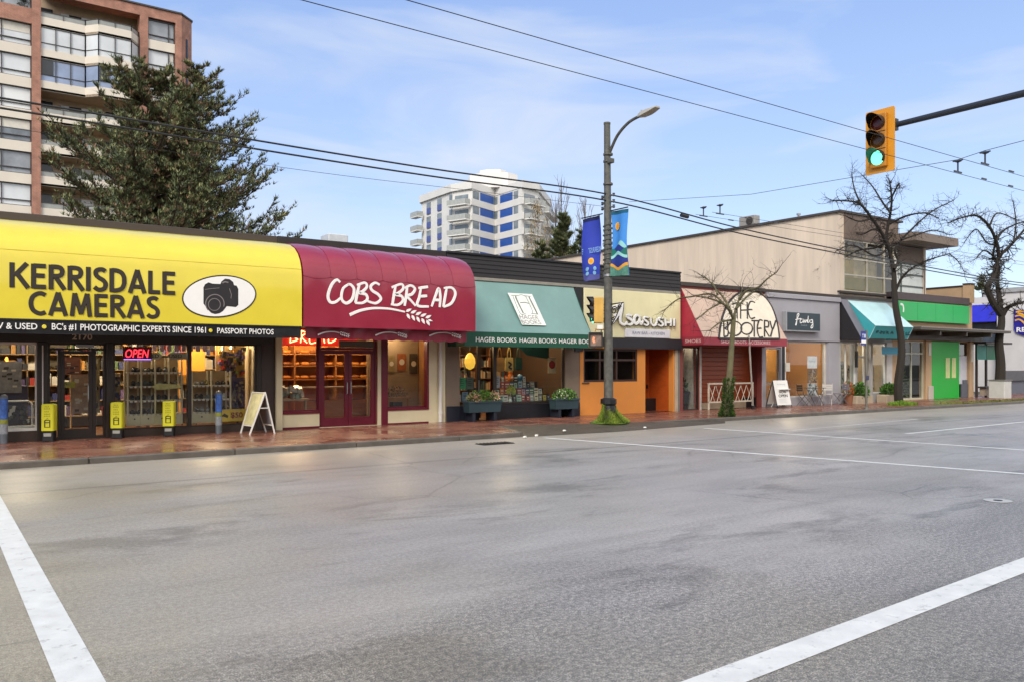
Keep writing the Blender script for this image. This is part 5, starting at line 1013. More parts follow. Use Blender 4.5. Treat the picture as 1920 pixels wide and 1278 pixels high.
poplar('tall bare poplar with upright twigs, right edge of the blue panelled tower', 1052, 125, 29.6, 1); poplar('shorter bare poplar just left of the tallest one', 1041, 128, 27.5, 2); poplar('bare poplar standing alone behind the blue street banners', 1097, 126, 27.2, 3); poplar('poplar with a few ochre leaves in front of the blue tower balconies', 1008, 124, 26.0, 4, True)

def bare_tree(label, loc, trunk, limbs, seed, Z, twl=.55, moss=None, dens=1.0, rad=.15, name='street_tree'):
    """limbs: lists of (photo x, photo y, depth offset) read at depth Z, first point on the trunk."""
    rr = random.Random(seed); t = thing(name, label, 'tree', loc, 'bare street trees along the kerb'); mt = MB(); cr = MB()
    def P(p): return onZ(p[0], p[1], Z + (p[2] if len(p) > 2 else 0))
    tk = cr_([P(p) for p in trunk], 5); m_ = len(tk); mt.tube(tk, [rad * (1.25 if i == 0 else 1) * (1 - .45 * i / m_) for i in range(m_)], 10); tip = rad * .55
    def twig(p, d, L, r, lev):
        n = 3 if lev else 4; pts = [p]; dd = d.copy()
        for i in range(n): dd = (dd + V3((rr.gauss(0, .22), rr.gauss(0, .22), rr.gauss(.02, .2)))).normalized(); pts.append(pts[-1] + dd * L / n)
        cr.tube(pts, [r * (1 - .75 * i / n) for i in range(n + 1)], 4 if lev == 0 else 3, False)
        if lev < 2:
            for i in range(int(rr.uniform(2, 4.5) * dens)):
                k = rr.randrange(1, n + 1); v = (pts[k] - pts[k - 1]).normalized(); s = V3((rr.gauss(0, 1), rr.gauss(0, 1), rr.gauss(0, .8))).normalized()
                twig(pts[k].lerp(pts[k - 1], rr.random()), (v * .6 + s * .8).normalized(), L * rr.uniform(.3, .6), r * .55, lev + 1)
    for li, lm in enumerate(limbs):
        w0 = (lm[0][3] if len(lm[0]) > 3 else tip) * .86
        q = cr_([P(p) for p in lm], 5); m_ = len(q); mt.tube(q, [w0 * (1 - .82 * i / m_) + .008 for i in range(m_)], 7, False)
        for i in range(3, m_):
            for rep in range(3):
                if rr.random() < .85 * dens:
                    v = (q[i] - q[i - 1]).normalized(); s = V3((rr.gauss(0, 1), rr.gauss(0, 1), rr.gauss(0, .7))).normalized(); twig(q[i], (v * .5 + s).normalized(), twl * rr.uniform(.4, 1.3), max(.007, w0 * .2), 1 if rr.random() < .5 else 0)
        v = (q[-1] - q[-2]).normalized(); twig(q[-1], v, twl, .012, 0)
    if moss:
        g = MB()
        for i in range(moss[0]):
            f = rr.random() ** 1.5 * moss[1]; k = min(int(f * (len(tk) - 1)), len(tk) - 2); c = tk[k].lerp(tk[k + 1], rr.random()); az = rr.uniform(0, 6.28); r_ = rad * (1.15 + 1.0 * max(0, .12 - f) * 6); c = c + V3((cos(az) * r_, sin(az) * r_, 0)); s = V3((cos(az) * .5, sin(az) * .5, rr.uniform(-.2, 1))).normalized() * rr.uniform(.05, .11); w_ = s.cross(V3((rr.random(), rr.random(), .3))).normalized() * .02
            g.mi = rr.randrange(2); g.tri(c - w_, c + w_, c + s)
        g.build('moss', [mat('moss_green', '#3f5a16', .9, var=.3), mat('moss_deep', '#22380f', .9, var=.3)], t)
    mt.build('trunk', MOSSB if moss else TWIG, t); cr.build('crown', TWIG, t); return t
# slender tree before the shoe shop
bare_tree('slender bare tree with mossy foot in front of the shoe shop', tuple(onG(1363, 780, SW)), [(1362, 781), (1365, 740), (1368, 700), (1371, 660), (1374, 620), (1376, 590)],
    [[(1374, 620, 0, .055), (1376, 595, .2), (1386, 560, .4), (1392, 540, .6)], [(1376, 600, 0, .05), (1366, 580, -.3), (1352, 568, -.5), (1330, 560, -.8), (1306, 556, -1)], [(1371, 585, 0, .045), (1358, 560, .4), (1345, 545, .6), (1325, 522, .9)], [(1386, 562, 0, .045), (1400, 545, -.3), (1420, 540, -.6), (1440, 522, -.9), (1456, 511, -1.1)], [(1360, 573, 0, .035), (1335, 552, .4), (1300, 556, .8), (1270, 562, 1.2), (1248, 580, 1.5)], [(1352, 568, 0, .03), (1330, 580, -.4), (1305, 600, -.8)], [(1380, 580, 0, .04), (1402, 555, .5), (1420, 545, .9), (1432, 555, 1.2)], [(1371, 600, 0, .035), (1350, 605, -.3), (1330, 620, -.5)], [(1345, 552, 0, .03), (1338, 535, .3), (1320, 520, .5)]], 31, 26.6, .6, (1500, .36), .62, .12)
# spreading tree before the teal awning
bare_tree('spreading bare tree with forked trunk in front of the turquoise awning', tuple(onG(1688, 758, SW)), [(1686, 759), (1684, 720), (1690, 670), (1689, 630), (1680, 580), (1677, 545), (1676, 525)],
    [[(1677, 540, 0, .12), (1676, 510, .2), (1668, 470, .4), (1662, 445, .4), (1668, 410, .3), (1672, 375, .1), (1668, 340, 0)], [(1668, 470, 0, .09), (1655, 440, -.5), (1635, 410, -1), (1615, 385, -1.4), (1598, 378, -1.8), (1562, 376, -2.2)], [(1676, 505, 0, .07), (1684, 490, .3), (1678, 470, .5), (1690, 450, .8), (1720, 420, 1.2), (1750, 395, 1.6), (1788, 376, 2)], [(1680, 545, 0, .06), (1692, 520, -.2), (1715, 500, -.6), (1740, 488, -1), (1780, 476, -1.4)], [(1662, 455, 0, .05), (1640, 465, .6), (1610, 470, 1), (1580, 485, 1.5), (1552, 500, 1.8)], [(1670, 400, 0, .05), (1655, 380, .6), (1636, 350, 1.1), (1618, 330, 1.5)], [(1615, 385, 0, .04), (1602, 355, .3), (1597, 325, .5)], [(1672, 370, 0, .04), (1685, 345, -.4), (1688, 310, -.6) if False else (1686, 352, -.6)], [(1668, 420, 0, .05), (1700, 405, -.7), (1735, 400, -1.2), (1760, 410, -1.7)], [(1690, 450, 0, .04), (1720, 440, .4), (1750, 432, .8), (1778, 440, 1.2)], [(1635, 410, 0, .04), (1610, 415, -.3), (1585, 405, -.6)], [(1660, 470, 0, .05), (1640, 480, -.8), (1600, 460, -1.4), (1570, 470, -1.9)], [(1780, 476, -1.4, .02), (1796, 490, -1.6), (1808, 510, -1.8)], [(1662, 445, 0, .045), (1640, 430, .9), (1615, 440, 1.4), (1590, 432, 2)]], 32, 35, .6, None, 1.1, .185)
# tree in the white planter
bare_tree('thick bare tree growing from the square white planter', tuple(onG(1877, 745, SW)), [(1875, 716), (1876, 680), (1873, 640), (1878, 605), (1877, 585)],
    [[(1877, 590, 0, .2), (1862, 568, -.3), (1852, 540, -.5), (1862, 520, -.4), (1868, 500, -.2), (1875, 480, 0), (1900, 455, .4), (1925, 425, .8)], [(1877, 590, 0, .16), (1874, 560, .4), (1870, 530, .5), (1872, 500, .4), (1862, 480, .2), (1868, 450, .3)], [(1880, 590, 0, .17), (1893, 575, -.2), (1925, 565, -.6)], [(1872, 490, 0, .1), (1870, 460, -.4), (1855, 425, -1), (1832, 405, -1.5), (1805, 408, -2), (1778, 418, -2.6)], [(1868, 450, 0, .07), (1885, 430, .6), (1920, 415, 1)], [(1870, 460, 0, .05), (1850, 455, .6), (1830, 430, 1.2), (1808, 455, 1.8)], [(1855, 425, 0, .05), (1870, 400, .3), (1905, 412, .6)], [(1900, 455, 0, .05), (1905, 420, .3), (1900, 380, .5)], [(1862, 480, 0, .05), (1845, 470, -.5), (1830, 485, -.8)]], 33, 41.4, .65, None, 1.1, .25)
# ------------------------------------------------------------------ street furniture
STEEL = mat('weathered_steel', '#6b6a60', .55, metal=.3, var=.25, vs=5); POLEM = mat('mottled_pole', '#504f49', .6, var=.45, vs=7, bump=.2)
LX, LY = 15.97, 17.75
lp = thing('street_lamp', 'tall dark street lamp with curved arm, banners and a mossy flared foot', 'street lamp', (LX, LY, SW))
mb = MB(); mb.tube([(LX, LY, .72), (LX - .02, LY, 4.5), (LX - .04, LY + .02, 8.66)], [.135, .115, .09], 16); mb.lathe((LX - .04, LY + .02, 8.64), [(.1, 0), (.1, .05), (0, .07)], 14); mb.build('pole', POLEM, lp)
mb = MB(); mb.lathe((LX, LY, SW), [(.31, 0), (.29, .12), (.22, .3), (.19, .5), (.2, .52), (.23, .55), (.23, .68), (.14, .72)], 18); mb.build('base', BLACK, lp)
mb = MB(); q = cr_([(LX - .03, LY - .06, 7.78), (LX - .03, LY - .4, 8.22), (LX - .03, LY - .85, 8.48), (LX - .03, LY - 1.3, 8.56)], 6); mb.tube(q, .042, 8); mb.build('arm', POLEM, lp)
mb = MB(); mb.rings([[(LX - .03 - w_, LY - y, z), (LX - .03 + w_, LY - y, z), (LX - .03 + w_ * .7, LY - y, z + h), (LX - .03 - w_ * .7, LY - y, z + h)] for y, w_, z, h in ((1.25, .05, 8.53, .08), (1.4, .12, 8.52, .12), (1.62, .14, 8.54, .11), (1.78, .13, 8.57, .08), (1.98, .1, 8.62, .04))]); lm = mb.build('luminaire', mat('lamp_housing', '#a09c90', .4), lp)
mb = MB(); mb.lathe((LX - .03, LY - 1.38, 8.64), [(.03, 0), (.03, .06), (0, .07)], 8); mb.build('photocell', SILVER, lm)
mb = MB()
for z in (7.55, 7.75, 6.9, 5.2, 4.35): mb.lathe((LX - .02, LY, z), [(.14, 0), (.14, .05), (.12, .06)], 14)
mb.box(LX - .12, LX + .02, LY - .22, LY - .08, 7.5, 7.62); mb.build('collar', POLEM, lp)
mb = MB()
for z in (6.63, 6.45, 6.3):
    for s in (-1, 1): mb.tube([(LX - .02, LY, z - .05), (LX - .02, LY + s * .26, z - .05)], .02, 6); mb.lathe((LX - .02, LY + s * .24, z - .09), [(.03, 0), (.045, .03), (.03, .06), (.045, .09), (0, .1)], 8)
mb.build('insulator', mat('insulator_grey', '#4a4c52', .4), lp)
mb = MB()   # scroll brackets
for s in (-1, 1):
    mb.tube([(LX, LY, 3.48), (LX, LY + s * .62, 3.5)], .018, 6)
    for r_, cy_, cz_ in ((.13, .24, 3.3), (.08, .45, 3.38), (.09, .17, 3.02)): mb.tube([(LX, LY + s * (cy_ + r_ * (1 - t / 24) * cos(t * .5)), cz_ + r_ * (1 - t / 24) * sin(t * .5)) for t in range(20)], .015, 5)
    mb.tube([(LX, LY + s * .08, 2.85), (LX, LY + s * .3, 3.1), (LX, LY + s * .55, 3.48)], .014, 5)
mb.build('scroll_bracket', BLACK, lp)
mb = MB(); mb.tube([(LX, LY, 4.32), (LX, LY - .62, 4.38)], .014, 6); mb.lathe((LX, LY, 4.28), [(.15, 0), (.15, .07)], 14); mb.build('hook_rod', SILVER, lp)
rr = random.Random(3); mb = MB()   # string of fairy lights wound round the pole
q = [(LX - .01 + .135 * cos(t * .55), LY + .135 * sin(t * .55), 4.3 + t * .012) for t in range(130)]; mb.tube(q, .012, 4)
for t in range(0, 130, 2): x, y, z = q[t]; mb.box(x - .02, x + .02, y - .02, y + .02, z - .02, z + .03)
mb.build('fairy_lights', mat('fairy_wire', '#55584c', .5, var=.6, vs=30), lp)
mo = MB()
for i in range(5200):
    az = rr.uniform(0, 6.28); h = rr.random() ** 1.4; r_ = .2 + .46 * (1 - h) ** 2.0 * (1 if cos(az + .7) > -.2 else .55); c = V3((LX + r_ * cos(az), LY + r_ * sin(az) * .8 + .04, SW + .02 + .5 * h)); d = V3((cos(az) * .4 + rr.gauss(0, .3), sin(az) * .4 + rr.gauss(0, .3), .8)).normalized() * rr.uniform(.04, .09); w_ = d.cross(V3((cos(az * 3), sin(az * 3), .2))).normalized() * .018
    if cos(az - 2.55) > .80: continue
    mo.mi = rr.randrange(3); mo.tri(c - w_, c + w_, c + d)
core = MB(); core.lathe((LX + .03, LY + .03, SW), [(.56, 0), (.44, .05), (.32, .14), (.24, .3), (.2, .46), (.1, .48)], 20)
m1 = mo.build('moss', [mat('moss_bright', '#738a2a', .9, var=.2), mat('moss_mid', '#5a7524', .9, var=.25), mat('moss_yellow', '#8f9638', .9, var=.2)]); setp(m1, 'bright green moss mounded round the foot of the street lamp', 'moss', kind='stuff'); c_ = core.build('moss_bed', mat('moss_mid'), m1, smooth=True)

def banner(label, y0, y1, ztop, cols, back=False):
    t = thing('street_banner', label, 'banner', (LX, (y0 + y1) / 2, ztop), 'cloth banners on the street lamp')
    sg_ = 1 if y1 > y0 else -1
    mb = MB(); mb.tube([(LX, y0 - sg_ * .1, ztop + .02), (LX, y1 + sg_ * .02, ztop + .02)], .018, 6); mb.tube([(LX, y0 - sg_ * .1, ztop - 1.86), (LX, y1, ztop - 1.86)], .012, 6); mb.build('rod', BLACK, t)
    return t
def surf(f, g, hz_, xo=0.0):  # wind-swept cloth: f 0..1 from the pole outwards, g 0..1 downwards
    return V3((LX - .02 + xo + .05 * sin(g * 5 + f * 2) + .03 * sin(f * 7), hz_[0] + (hz_[1] - hz_[0]) * f + .07 * hz_[3] * sin(g * 2.2) * g, hz_[2] - 1.86 * g - .02 * f))
def cloth(name, hz_, m, par, f0=0, f1=1, top=lambda f: 0, bot=lambda f: 1, lay=0, nf=14, ng=14):
    mb = MB(); rows = []
    for j in range(ng + 1): rows.append([surf(f0 + (f1 - f0) * i / nf, top(f0 + (f1 - f0) * i / nf) + (bot(f0 + (f1 - f0) * i / nf) - top(f0 + (f1 - f0) * i / nf)) * j / ng, hz_, -.004 * lay) for i in range(nf + 1)])
    mb.rings(rows, False, False, closed=False); return mb.build(name, m, par, smooth=True)
BA = (LY - .12, LY - .78, 6.13, -1)
t1 = banner('sky blue street banner with orange sun and wavy hills, road side of the lamp', BA[0], BA[1], 6.13, None)
cloth('cloth', BA, mat('banner_sky', '#3f86cf', .7, var=.05), t1)
cloth('hem', BA, mat('banner_teal_hem', '#12566f', .7), t1, bot=lambda f: .055, lay=1)
wv = lambda a, b, ph, am=.04: (lambda f: a + am * sin(f * 6.5 + ph) + b * f)
cloth('mint_hill', BA, mat('banner_mint', '#8fc9c4', .7), t1, f0=.35, f1=.97, top=lambda f: .56 - .09 * sin((f - .35) / .62 * pi), bot=lambda f: .62, lay=1)
cloth('navy_band', BA, mat('banner_navy', '#1d2f7d', .7), t1, top=wv(.56, 0, 1.6, .035), bot=lambda f: 1, lay=2)
cloth('green_band', BA, mat('banner_green', '#146a5c', .7), t1, top=wv(.62, 0, 4.4, .04), bot=wv(.69, 0, 1.4, .03), lay=3)
cloth('pale_wave', BA, mat('banner_mint'), t1, top=wv(.66, 0, 1.6, .035), bot=wv(.71, 0, 1.6, .03), lay=4)
cloth('orange_wave', BA, mat('banner_orange', '#d99a2c', .7), t1, top=wv(.84, 0, 4.7, .035), bot=wv(.885, 0, 4.7, .035), lay=5)
cloth('meadow', BA, mat('banner_meadow', '#4d8070', .7, var=.35, vs=18), t1, top=wv(.885, 0, 4.7, .035), lay=6)
def disc(name, hz_, f, g, ra, m, par, lay):
    mb = MB(); k = abs(hz_[1] - hz_[0]); ct = surf(f, g, hz_, -.004 * lay); rim = [surf(f + ra / k * cos(t * pi / 12), g + ra / 1.86 * sin(t * pi / 12), hz_, -.004 * lay) for t in range(24)]
    for i in range(24): mb.tri(ct, rim[i], rim[(i + 1) % 24])
    return mb.build(name, m, par)
disc('sun_ring', BA, .36, .24, .115, mat('banner_amber', '#e0b04a', .7), t1, 7); disc('sun', BA, .36, .24, .08, mat('banner_sun', '#e08f1e', .7), t1, 8)
BB = (LY + .36, LY + 1.18, 6.10, -1)
t2 = banner('deep blue street banner with a yellow flower, shop side of the lamp', BB[0], BB[1], 6.10, None)
cloth('cloth', BB, mat('banner_deep_blue', '#2b3da6', .7, var=.08), t2); cloth('hem', BB, mat('banner_hem_dark', '#111a4a', .7), t2, bot=lambda f: .055, lay=1); cloth('fade', BB, mat('banner_lilac', '#56589a', .7, var=.2), t2, top=lambda f: .93 - .05 * f, lay=1)
disc('flower', BB, .45, .70, .10, mat('banner_amber'), t2, 2); disc('flower_eye', BB, .45, .70, .055, mat('banner_sun'), t2, 3)
mb = MB()
for (f, g, a, b_) in ((.3, .82, .09, .05), (.6, .82, .09, .05), (.32, .89, .09, .05), (.62, .89, .09, .05)):
    s_ = 1 if f < .45 else -1; c = surf(f, g, BB, -.012); mb.poly([c + V3((0, s_ * -.02 + a * cos(t) * .8 - s_ * b_ * sin(t) * .4, a * cos(t) * .3 * s_ + b_ * sin(t) * 1.1)) for t in [k * pi / 5 for k in range(10)]], (-1, 0, 0), .002)
mb.build('leaf', mat('banner_leaf', '#7fb0cf', .7, var=.2), t2)
text('lettering', 'KERRISDALE', tuple(V3((LX - .07, LY + .26, 6.10 - 1.86 * .58))), (0, .84, 0), (0, 0, .16), mat('banner_pale_ink', '#7fa3d6', .6), t2, bold=.02, t=.0)

# signals -----------------------------------------------------------------------------------------------------------
AMB = mat('signal_yellow', '#d08d1c', .45, var=.08); AMB2 = mat('signal_yellow_dark', '#b5761a', .5, var=.1); HOOD = mat('hood_black', '#191512', .5)
RED = mat('lens_red', '#4a0f0c', .25, var=.1); YLW = mat('lens_amber', '#4f3210', .25, var=.1); GRNL = mat('lens_green', (.12, .95, .55), .3, var=0, emit=1.6)
def signal(name, label, loc, face, W_, Hh, board, hood_c):
    """three-lens traffic signal looking along 'face' (horizontal unit vector)"""
    f = V3(face).normalized(); s = f.cross(V3((0, 0, 1))).normalized(); u = V3((0, 0, 1)); c = V3(loc); t = thing(name, label, 'traffic light', loc)
    if board:
        mb = MB(); pts = [(-.5, -.5), (.5, -.5), (.5, .5), (-.5, .5)]; out_ = []
        for a, b in ((-.5, -.48), (-.46, -.5), (.46, -.5), (.5, -.48), (.5, .48), (.46, .5), (-.46, .5), (-.5, .48)): out_.append(c + s * a * W_ + u * b * Hh - f * .02)
        mb.poly(out_, f, .02); mb.build('backboard', AMB, t)
    mb = MB(); mb.obox(c - f * .06, s * .17, f * .14, u * (Hh * .42)); mb.build('housing', AMB2 if board else AMB, t, bevel=.02)
    for i, m in enumerate((RED, YLW, GRNL)):
        z = u * ((1 - i) * Hh * .272)
        mb = MB(); rs = []
        for dd, cut in ((.08, 0), (.16, .15), (.3, .42)):
            rs.append([c + z + f * (dd if True else 0) * (1 - .0) + (s * cos(a) + u * sin(a)) * .155 for a in [(-.22 + 1.44 * k / 16) * pi - .0 for k in range(17)]])
        # hood: open tunnel visor, longer at the top
        rs = [[c + z + f * (.08 + dd * (.35 + .65 * max(0, sin(a)) if dd > 0 else 0)) + (s * cos(a) + u * sin(a)) * .155 for a in [(-.2 + 1.4 * k / 16) * pi for k in range(17)]] for dd in ((0, .14, .28) if board else (0, .1, .19))]
        mb.rings(rs, False, False, closed=False); mb.build('visor', hood_c, t)
        mb = MB(); mb.lathe(c + z + f * .081, [(0, 0), (.14, 0), (.13, .012), (.08, .03), (0, .036)], 20, ax=f); mb.build('lens', m, t)
    if board:
        mb = MB()
        for i in (-.5, .5): mb.obox(c + u * i * Hh * .272 + f * .082 - s * .0, s * .16, f * .004, u * .006)
        for i in range(-4, 5): mb.obox(c + u * i * .1 + f * .005 + s * .2, s * .008, f * .008, u * .03)
        mb.build('seam', HOOD, t)
    return t
SGX = onY(1651, 265, 9.03)
signal('traffic_light', 'yellow traffic light with backboard on the overhead arm, green lit', (15.2, 9.03, 6.13), (-1, .0, .0), .60, 1.24, True, HOOD)
ma = thing('signal_mast', 'dark tapering overhead arm carrying the yellow traffic light', 'mast arm', (15.36, .5, SW))
mb = MB(); mb.tube([(15.36, 8.78, 6.42), (15.36, 4, 6.42), (15.36, .5, 6.5)], [.055, .075, .1], 12); mb.build('arm', mat('mast_grey', '#2f333a', .45, metal=.3, var=.1), ma)
mb = MB(); mb.tube([(15.36, .5, 0), (15.36, .5, 6.9)], [.16, .12], 14); mb.build('pole', mat('mast_grey'), ma)
mb = MB(); mb.box(15.26, 15.36, 8.74, 8.86, 6.3, 6.52); mb.build('clamp', mat('mast_grey'), ma)
fl = V3((-.87, .5, 0)); c = onZ(1117, 582, 23.75)
AMB = mat('signal_cream_yellow', '#c79c4a', .5, var=.15)
signal('pole_traffic_light', 'small yellow traffic light on the street lamp, seen from its side', tuple(c), fl, .4, .86, False, HOOD)
c = onZ(1117, 637, 23.6); t = thing('pedestrian_signal', 'square pedestrian signal with dark rim on the street lamp', 'pedestrian signal', tuple(c))
f = V3((-.62, -.78, 0)).normalized(); s = f.cross(V3((0, 0, 1))).normalized(); u = V3((0, 0, 1))
mb = MB(); mb.obox(c - f * .09, s * .2, f * .1, u * .21); mb.build('housing', AMB, t, bevel=.015)
mb = MB()
for a, b, w_, h_ in ((0, .19, .2, .02), (0, -.19, .2, .02), (.18, 0, .02, .17), (-.18, 0, .02, .17)): mb.obox(c + s * a + u * b + f * .045, s * w_, f * .035, u * h_)
mb.build('rim', HOOD, t)
mb = MB(); mb.obox(c + f * .015, s * .158, f * .004, u * .168); mb.build('screen', mat('ped_screen', '#7d6a5f', .25, var=.2, vs=6), t)
mb = MB(); mb.ribbon([c + f * .021 + s * .05 + u * .08, c + f * .021 + s * .07 + u * .0, c + f * .021 + s * .04 - u * .08], f, .06, .002); mb.build('hand_symbol', mat('ped_orange', (.8, .25, .12), .4, var=0, emit=.35), t)
mb = MB(); mb.tube([c - f * .05 + u * .23, c - f * .05 + u * .3, V3((LX, LY, c.z + .3))], .02, 6); mb.build('bracket', AMB2, t); mb = MB(); mb.tube([c - f * .05 - u * .22, V3((LX, LY, c.z - .22))], .025, 6); mb.build('bracket', AMB2, t)
mb = MB(); mb.obox(c - s * .12 + u * .36, s * .08, f * .05, u * .06); mb.build('speaker', WHITE, t)

# overhead wires -------------------------------------------------------------------------------------------------------
WIRE = mat('cable_black', '#1f1f22', .5, var=0)
def wire(name, label, pts, r, group=None, cat='cable', k=10):
    o = MB(); o.tube(cr_(pts, k), r, 6); q = o.build(name, WIRE); setp(q, label, cat, group); return q
for dz, lab in ((0, 'upper of the two thick black cables passing the street lamp'), (-.185, 'lower of the two thick black cables passing the street lamp')):
    o = wire('power_cable', lab, [(-25, LY - .0, 7.3 + dz), (-5, LY, 6.75 + dz), (4, LY, 6.62 + dz), (10, LY, 6.58 + dz), (LX, LY - .02, 6.63 + dz), (21.5, LY, 6.22 + dz * .9), (27.7, LY, 5.93 + dz * .75), (35, LY, 5.68 + dz * .7), (42, LY, 5.55 + dz * .65), (55, LY, 5.7 + dz), (75, LY, 6.6 + dz)], .021, 'thick power cables')
    if dz == 0:
        mb = MB(); mb.tube([(18.95, LY, 6.35), (19.25, LY, 6.33)], .06, 8); mb.build('splice', WIRE, o)
wire('phone_cable', 'thin faint cable sagging below the thick pair at the left', [(-25, LY + .1, 6.4), (-5, LY + .1, 6.2), (6, LY + .1, 6.12), (11, LY + .1, 6.2), (LX, LY + .1, 6.3)], .005)
HG = mat('hanger_grey', '#3f434c', .5, metal=.3, var=0)
def trolley(label, y, z, hang, grp, x0=-20, x1=90, r=.0052):
    o = wire('trolley_wire', label, [(x0, y, z + .02), (x0 + (x1 - x0) * .3, y, z - .02), (x0 + (x1 - x0) * .6, y, z), (x1, y, z)], r, grp, 'trolley wire', 14)
    for x in hang:
        mb = MB(); mb.tube([(x, y, z), (x, y, z + .26)], .018, 6); mb.lathe((x, y, z + .2), [(.02, 0), (.075, .025), (.02, .06)], 10); mb.obox((x, y, z + .01), (.15, 0, 0), (0, .012, 0), (0, 0, .015)); mb.obox((x, y, z + .24), (.015, 0, 0), (0, .1, 0), (0, 0, .012)); mb.build('hanger', HG, o)
        for d_ in (1.1, 2.3):
            mb = MB(); mb.obox((x + d_, y, z + .01), (.1, 0, 0), (0, .012, 0), (0, 0, .014)); mb.build('clip', HG, o)
    return o
a = onY(1847, 312, 7.85); b = onY(1796, 328, 8.5)
trolley('nearer of the two trolley wires crossing the sky above the road', 7.85, 5.68, (a.x,), 'trolley wires over the near lanes'); trolley('farther of the two trolley wires crossing the sky above the road', 8.5, 5.68, (b.x,), 'trolley wires over the near lanes')
a2 = onY(1319, 406, 14.95); b2 = onY(1350, 402, 14.35)
trolley('far lane trolley wire running just right of the street lamp, nearer the shops', 14.95, a2.z, (a2.x,), 'trolley wires over the far lanes', a2.x - .3, 90); trolley('far lane trolley wire beginning above the beige building, nearer the road', 14.35, b2.z, (b2.x,), 'trolley wires over the far lanes', b2.x - .3, 90)
wire('span_wire', 'thin cross wire holding the trolley wire hangers', [(a.x + .6, -2, 6.7), (a.x, 7.85, 5.95), (b.x, 8.5, 5.94), (b.x + .4, 14, 6.2), (b.x + 1, 19.2, 6.9)], .006, None, 'cable', 1)

# kerbside and pavement things ----------------------------------------------------------------------------------------
SLV = mat('yellow_sleeve', '#d3cf2a', .45, var=.05); SINK = mat('sleeve_ink', '#3c3a14', .6, var=0)
def sleeve_sign(label, x, y):
    t = thing('bollard_sign', label, 'advertising sign', (x, y, SW), 'yellow printed sleeves over bollards outside the camera shop', rz=R_(-24)); w_ = .125
    def L(): return MB()
    mb = L(); mb.cbox(-w_, w_, -w_, w_, .24, .82, .02); 
    def loc(mb, nm, m): 
        o = bpy.data.objects.new(nm, bpy.data.meshes.new(nm)); o.data.from_pydata(mb.v, [], mb.f); o.data.materials.append(m); COL.objects.link(o); o.parent = t; return o
    loc(mb, 'sleeve', SLV)
    mb = L(); mb.cbox(-w_ + .012, w_ - .012, -w_ + .012, w_ - .012, .02, .237, .015)
    loc(mb, 'base', BLACK)
    mb = L()
    for sx, sy in ((-1, -1), (1, -1), (-1, 1), (1, 1)): mb.box(sx * .1 - .02, sx * .1 + .02, sy * .1 - .02, sy * .1 + .02, 0, .02)
    loc(mb, 'foot', BLACK)
    mb = L(); rr = random.Random(int(x * 10))
    for face in (0, 1):
        def pt(a, z): return (a, -w_ - .001, z) if face == 0 else (-w_ - .001, -a, z)
        n = (0, -1, 0) if face == 0 else (-1, 0, 0)
        for row, (z, hw) in enumerate(((.765, .05), (.72, .065), (.66, .055), (.605, .06), (.56, .06))):   # illegible printed words, dashed strokes
            a = -hw
            while a < hw - .02:
                b = a + .022; mb.ribbon([pt(a, z - .014), pt(a + .01, z + .014), pt(b - .004, z - .014)], n, .007, .001); a = b + .01
        mb.ribbon([pt(-.05, .47), pt(.05, .47), pt(.05, .32), pt(-.05, .32), pt(-.05, .47)], n, .028, .001); mb.ribbon([pt(-.045, .42), pt(.045, .42)], n, .022, .0015)
        mb.ribbon([pt(-.02, .49), pt(0, .515), pt(.02, .49)], n, .01, .001)
    loc(mb, 'print', SINK)
    mb = L(); mb.box(-.075, .075, -w_ + .002, -w_ + .010, .12, .19); loc(mb, 'lower_label', mat('pale_label', '#9a9a92', .6)); return t
s0 = sleeve_sign('yellow bollard sign left of the camera shop door', 2.2, 20.52)
dup(s0, (3.56, 20.50, SW), R_(-24), 'yellow bollard sign right of the camera shop door'); dup(s0, (4.66, 20.46, SW), R_(-24), 'yellow bollard sign in front of the camera display window')
def stick_bollard(label, x, y):
    t = thing('steel_bollard', label, 'bollard', (x, y, SW), 'sticker wrapped bollards'); mb = MB(); mb.lathe((x, y, SW), [(.075, 0), (.075, .98), (.05, 1.03), (0, 1.04)], 18); mb.build('post', mat('bollard_grey', '#6f757c', .4, metal=.4), t)
    mb = MB(); mb.lathe((x, y, SW + .52), [(.077, 0), (.078, .01), (.078, .42), (.077, .43)], 18); mb.build('sticker', mat('sticker_blue', '#3f68b5', .4, var=.45, vs=12), t)
    mb = MB(); mb.lathe((x, y, SW + .2), [(.077, 0), (.078, .01), (.078, .2), (.077, .21)], 18); mb.build('sticker', mat('sticker_grey', '#8d9298', .4, var=.4, vs=14), t)
    mb = MB(); mb.lathe((x, y, SW + .42), [(.0775, 0), (.0785, .01), (.0785, .08), (.0775, .09)], 18); mb.build('sticker', mat('sticker_olive', '#8d9238', .4, var=.3, vs=14), t)
stick_bollard('blue stickered bollard near the sandwich board', 5.82, 20.55); stick_bollard('blue stickered bollard at the left edge of the photo', 1.36, 20.6)
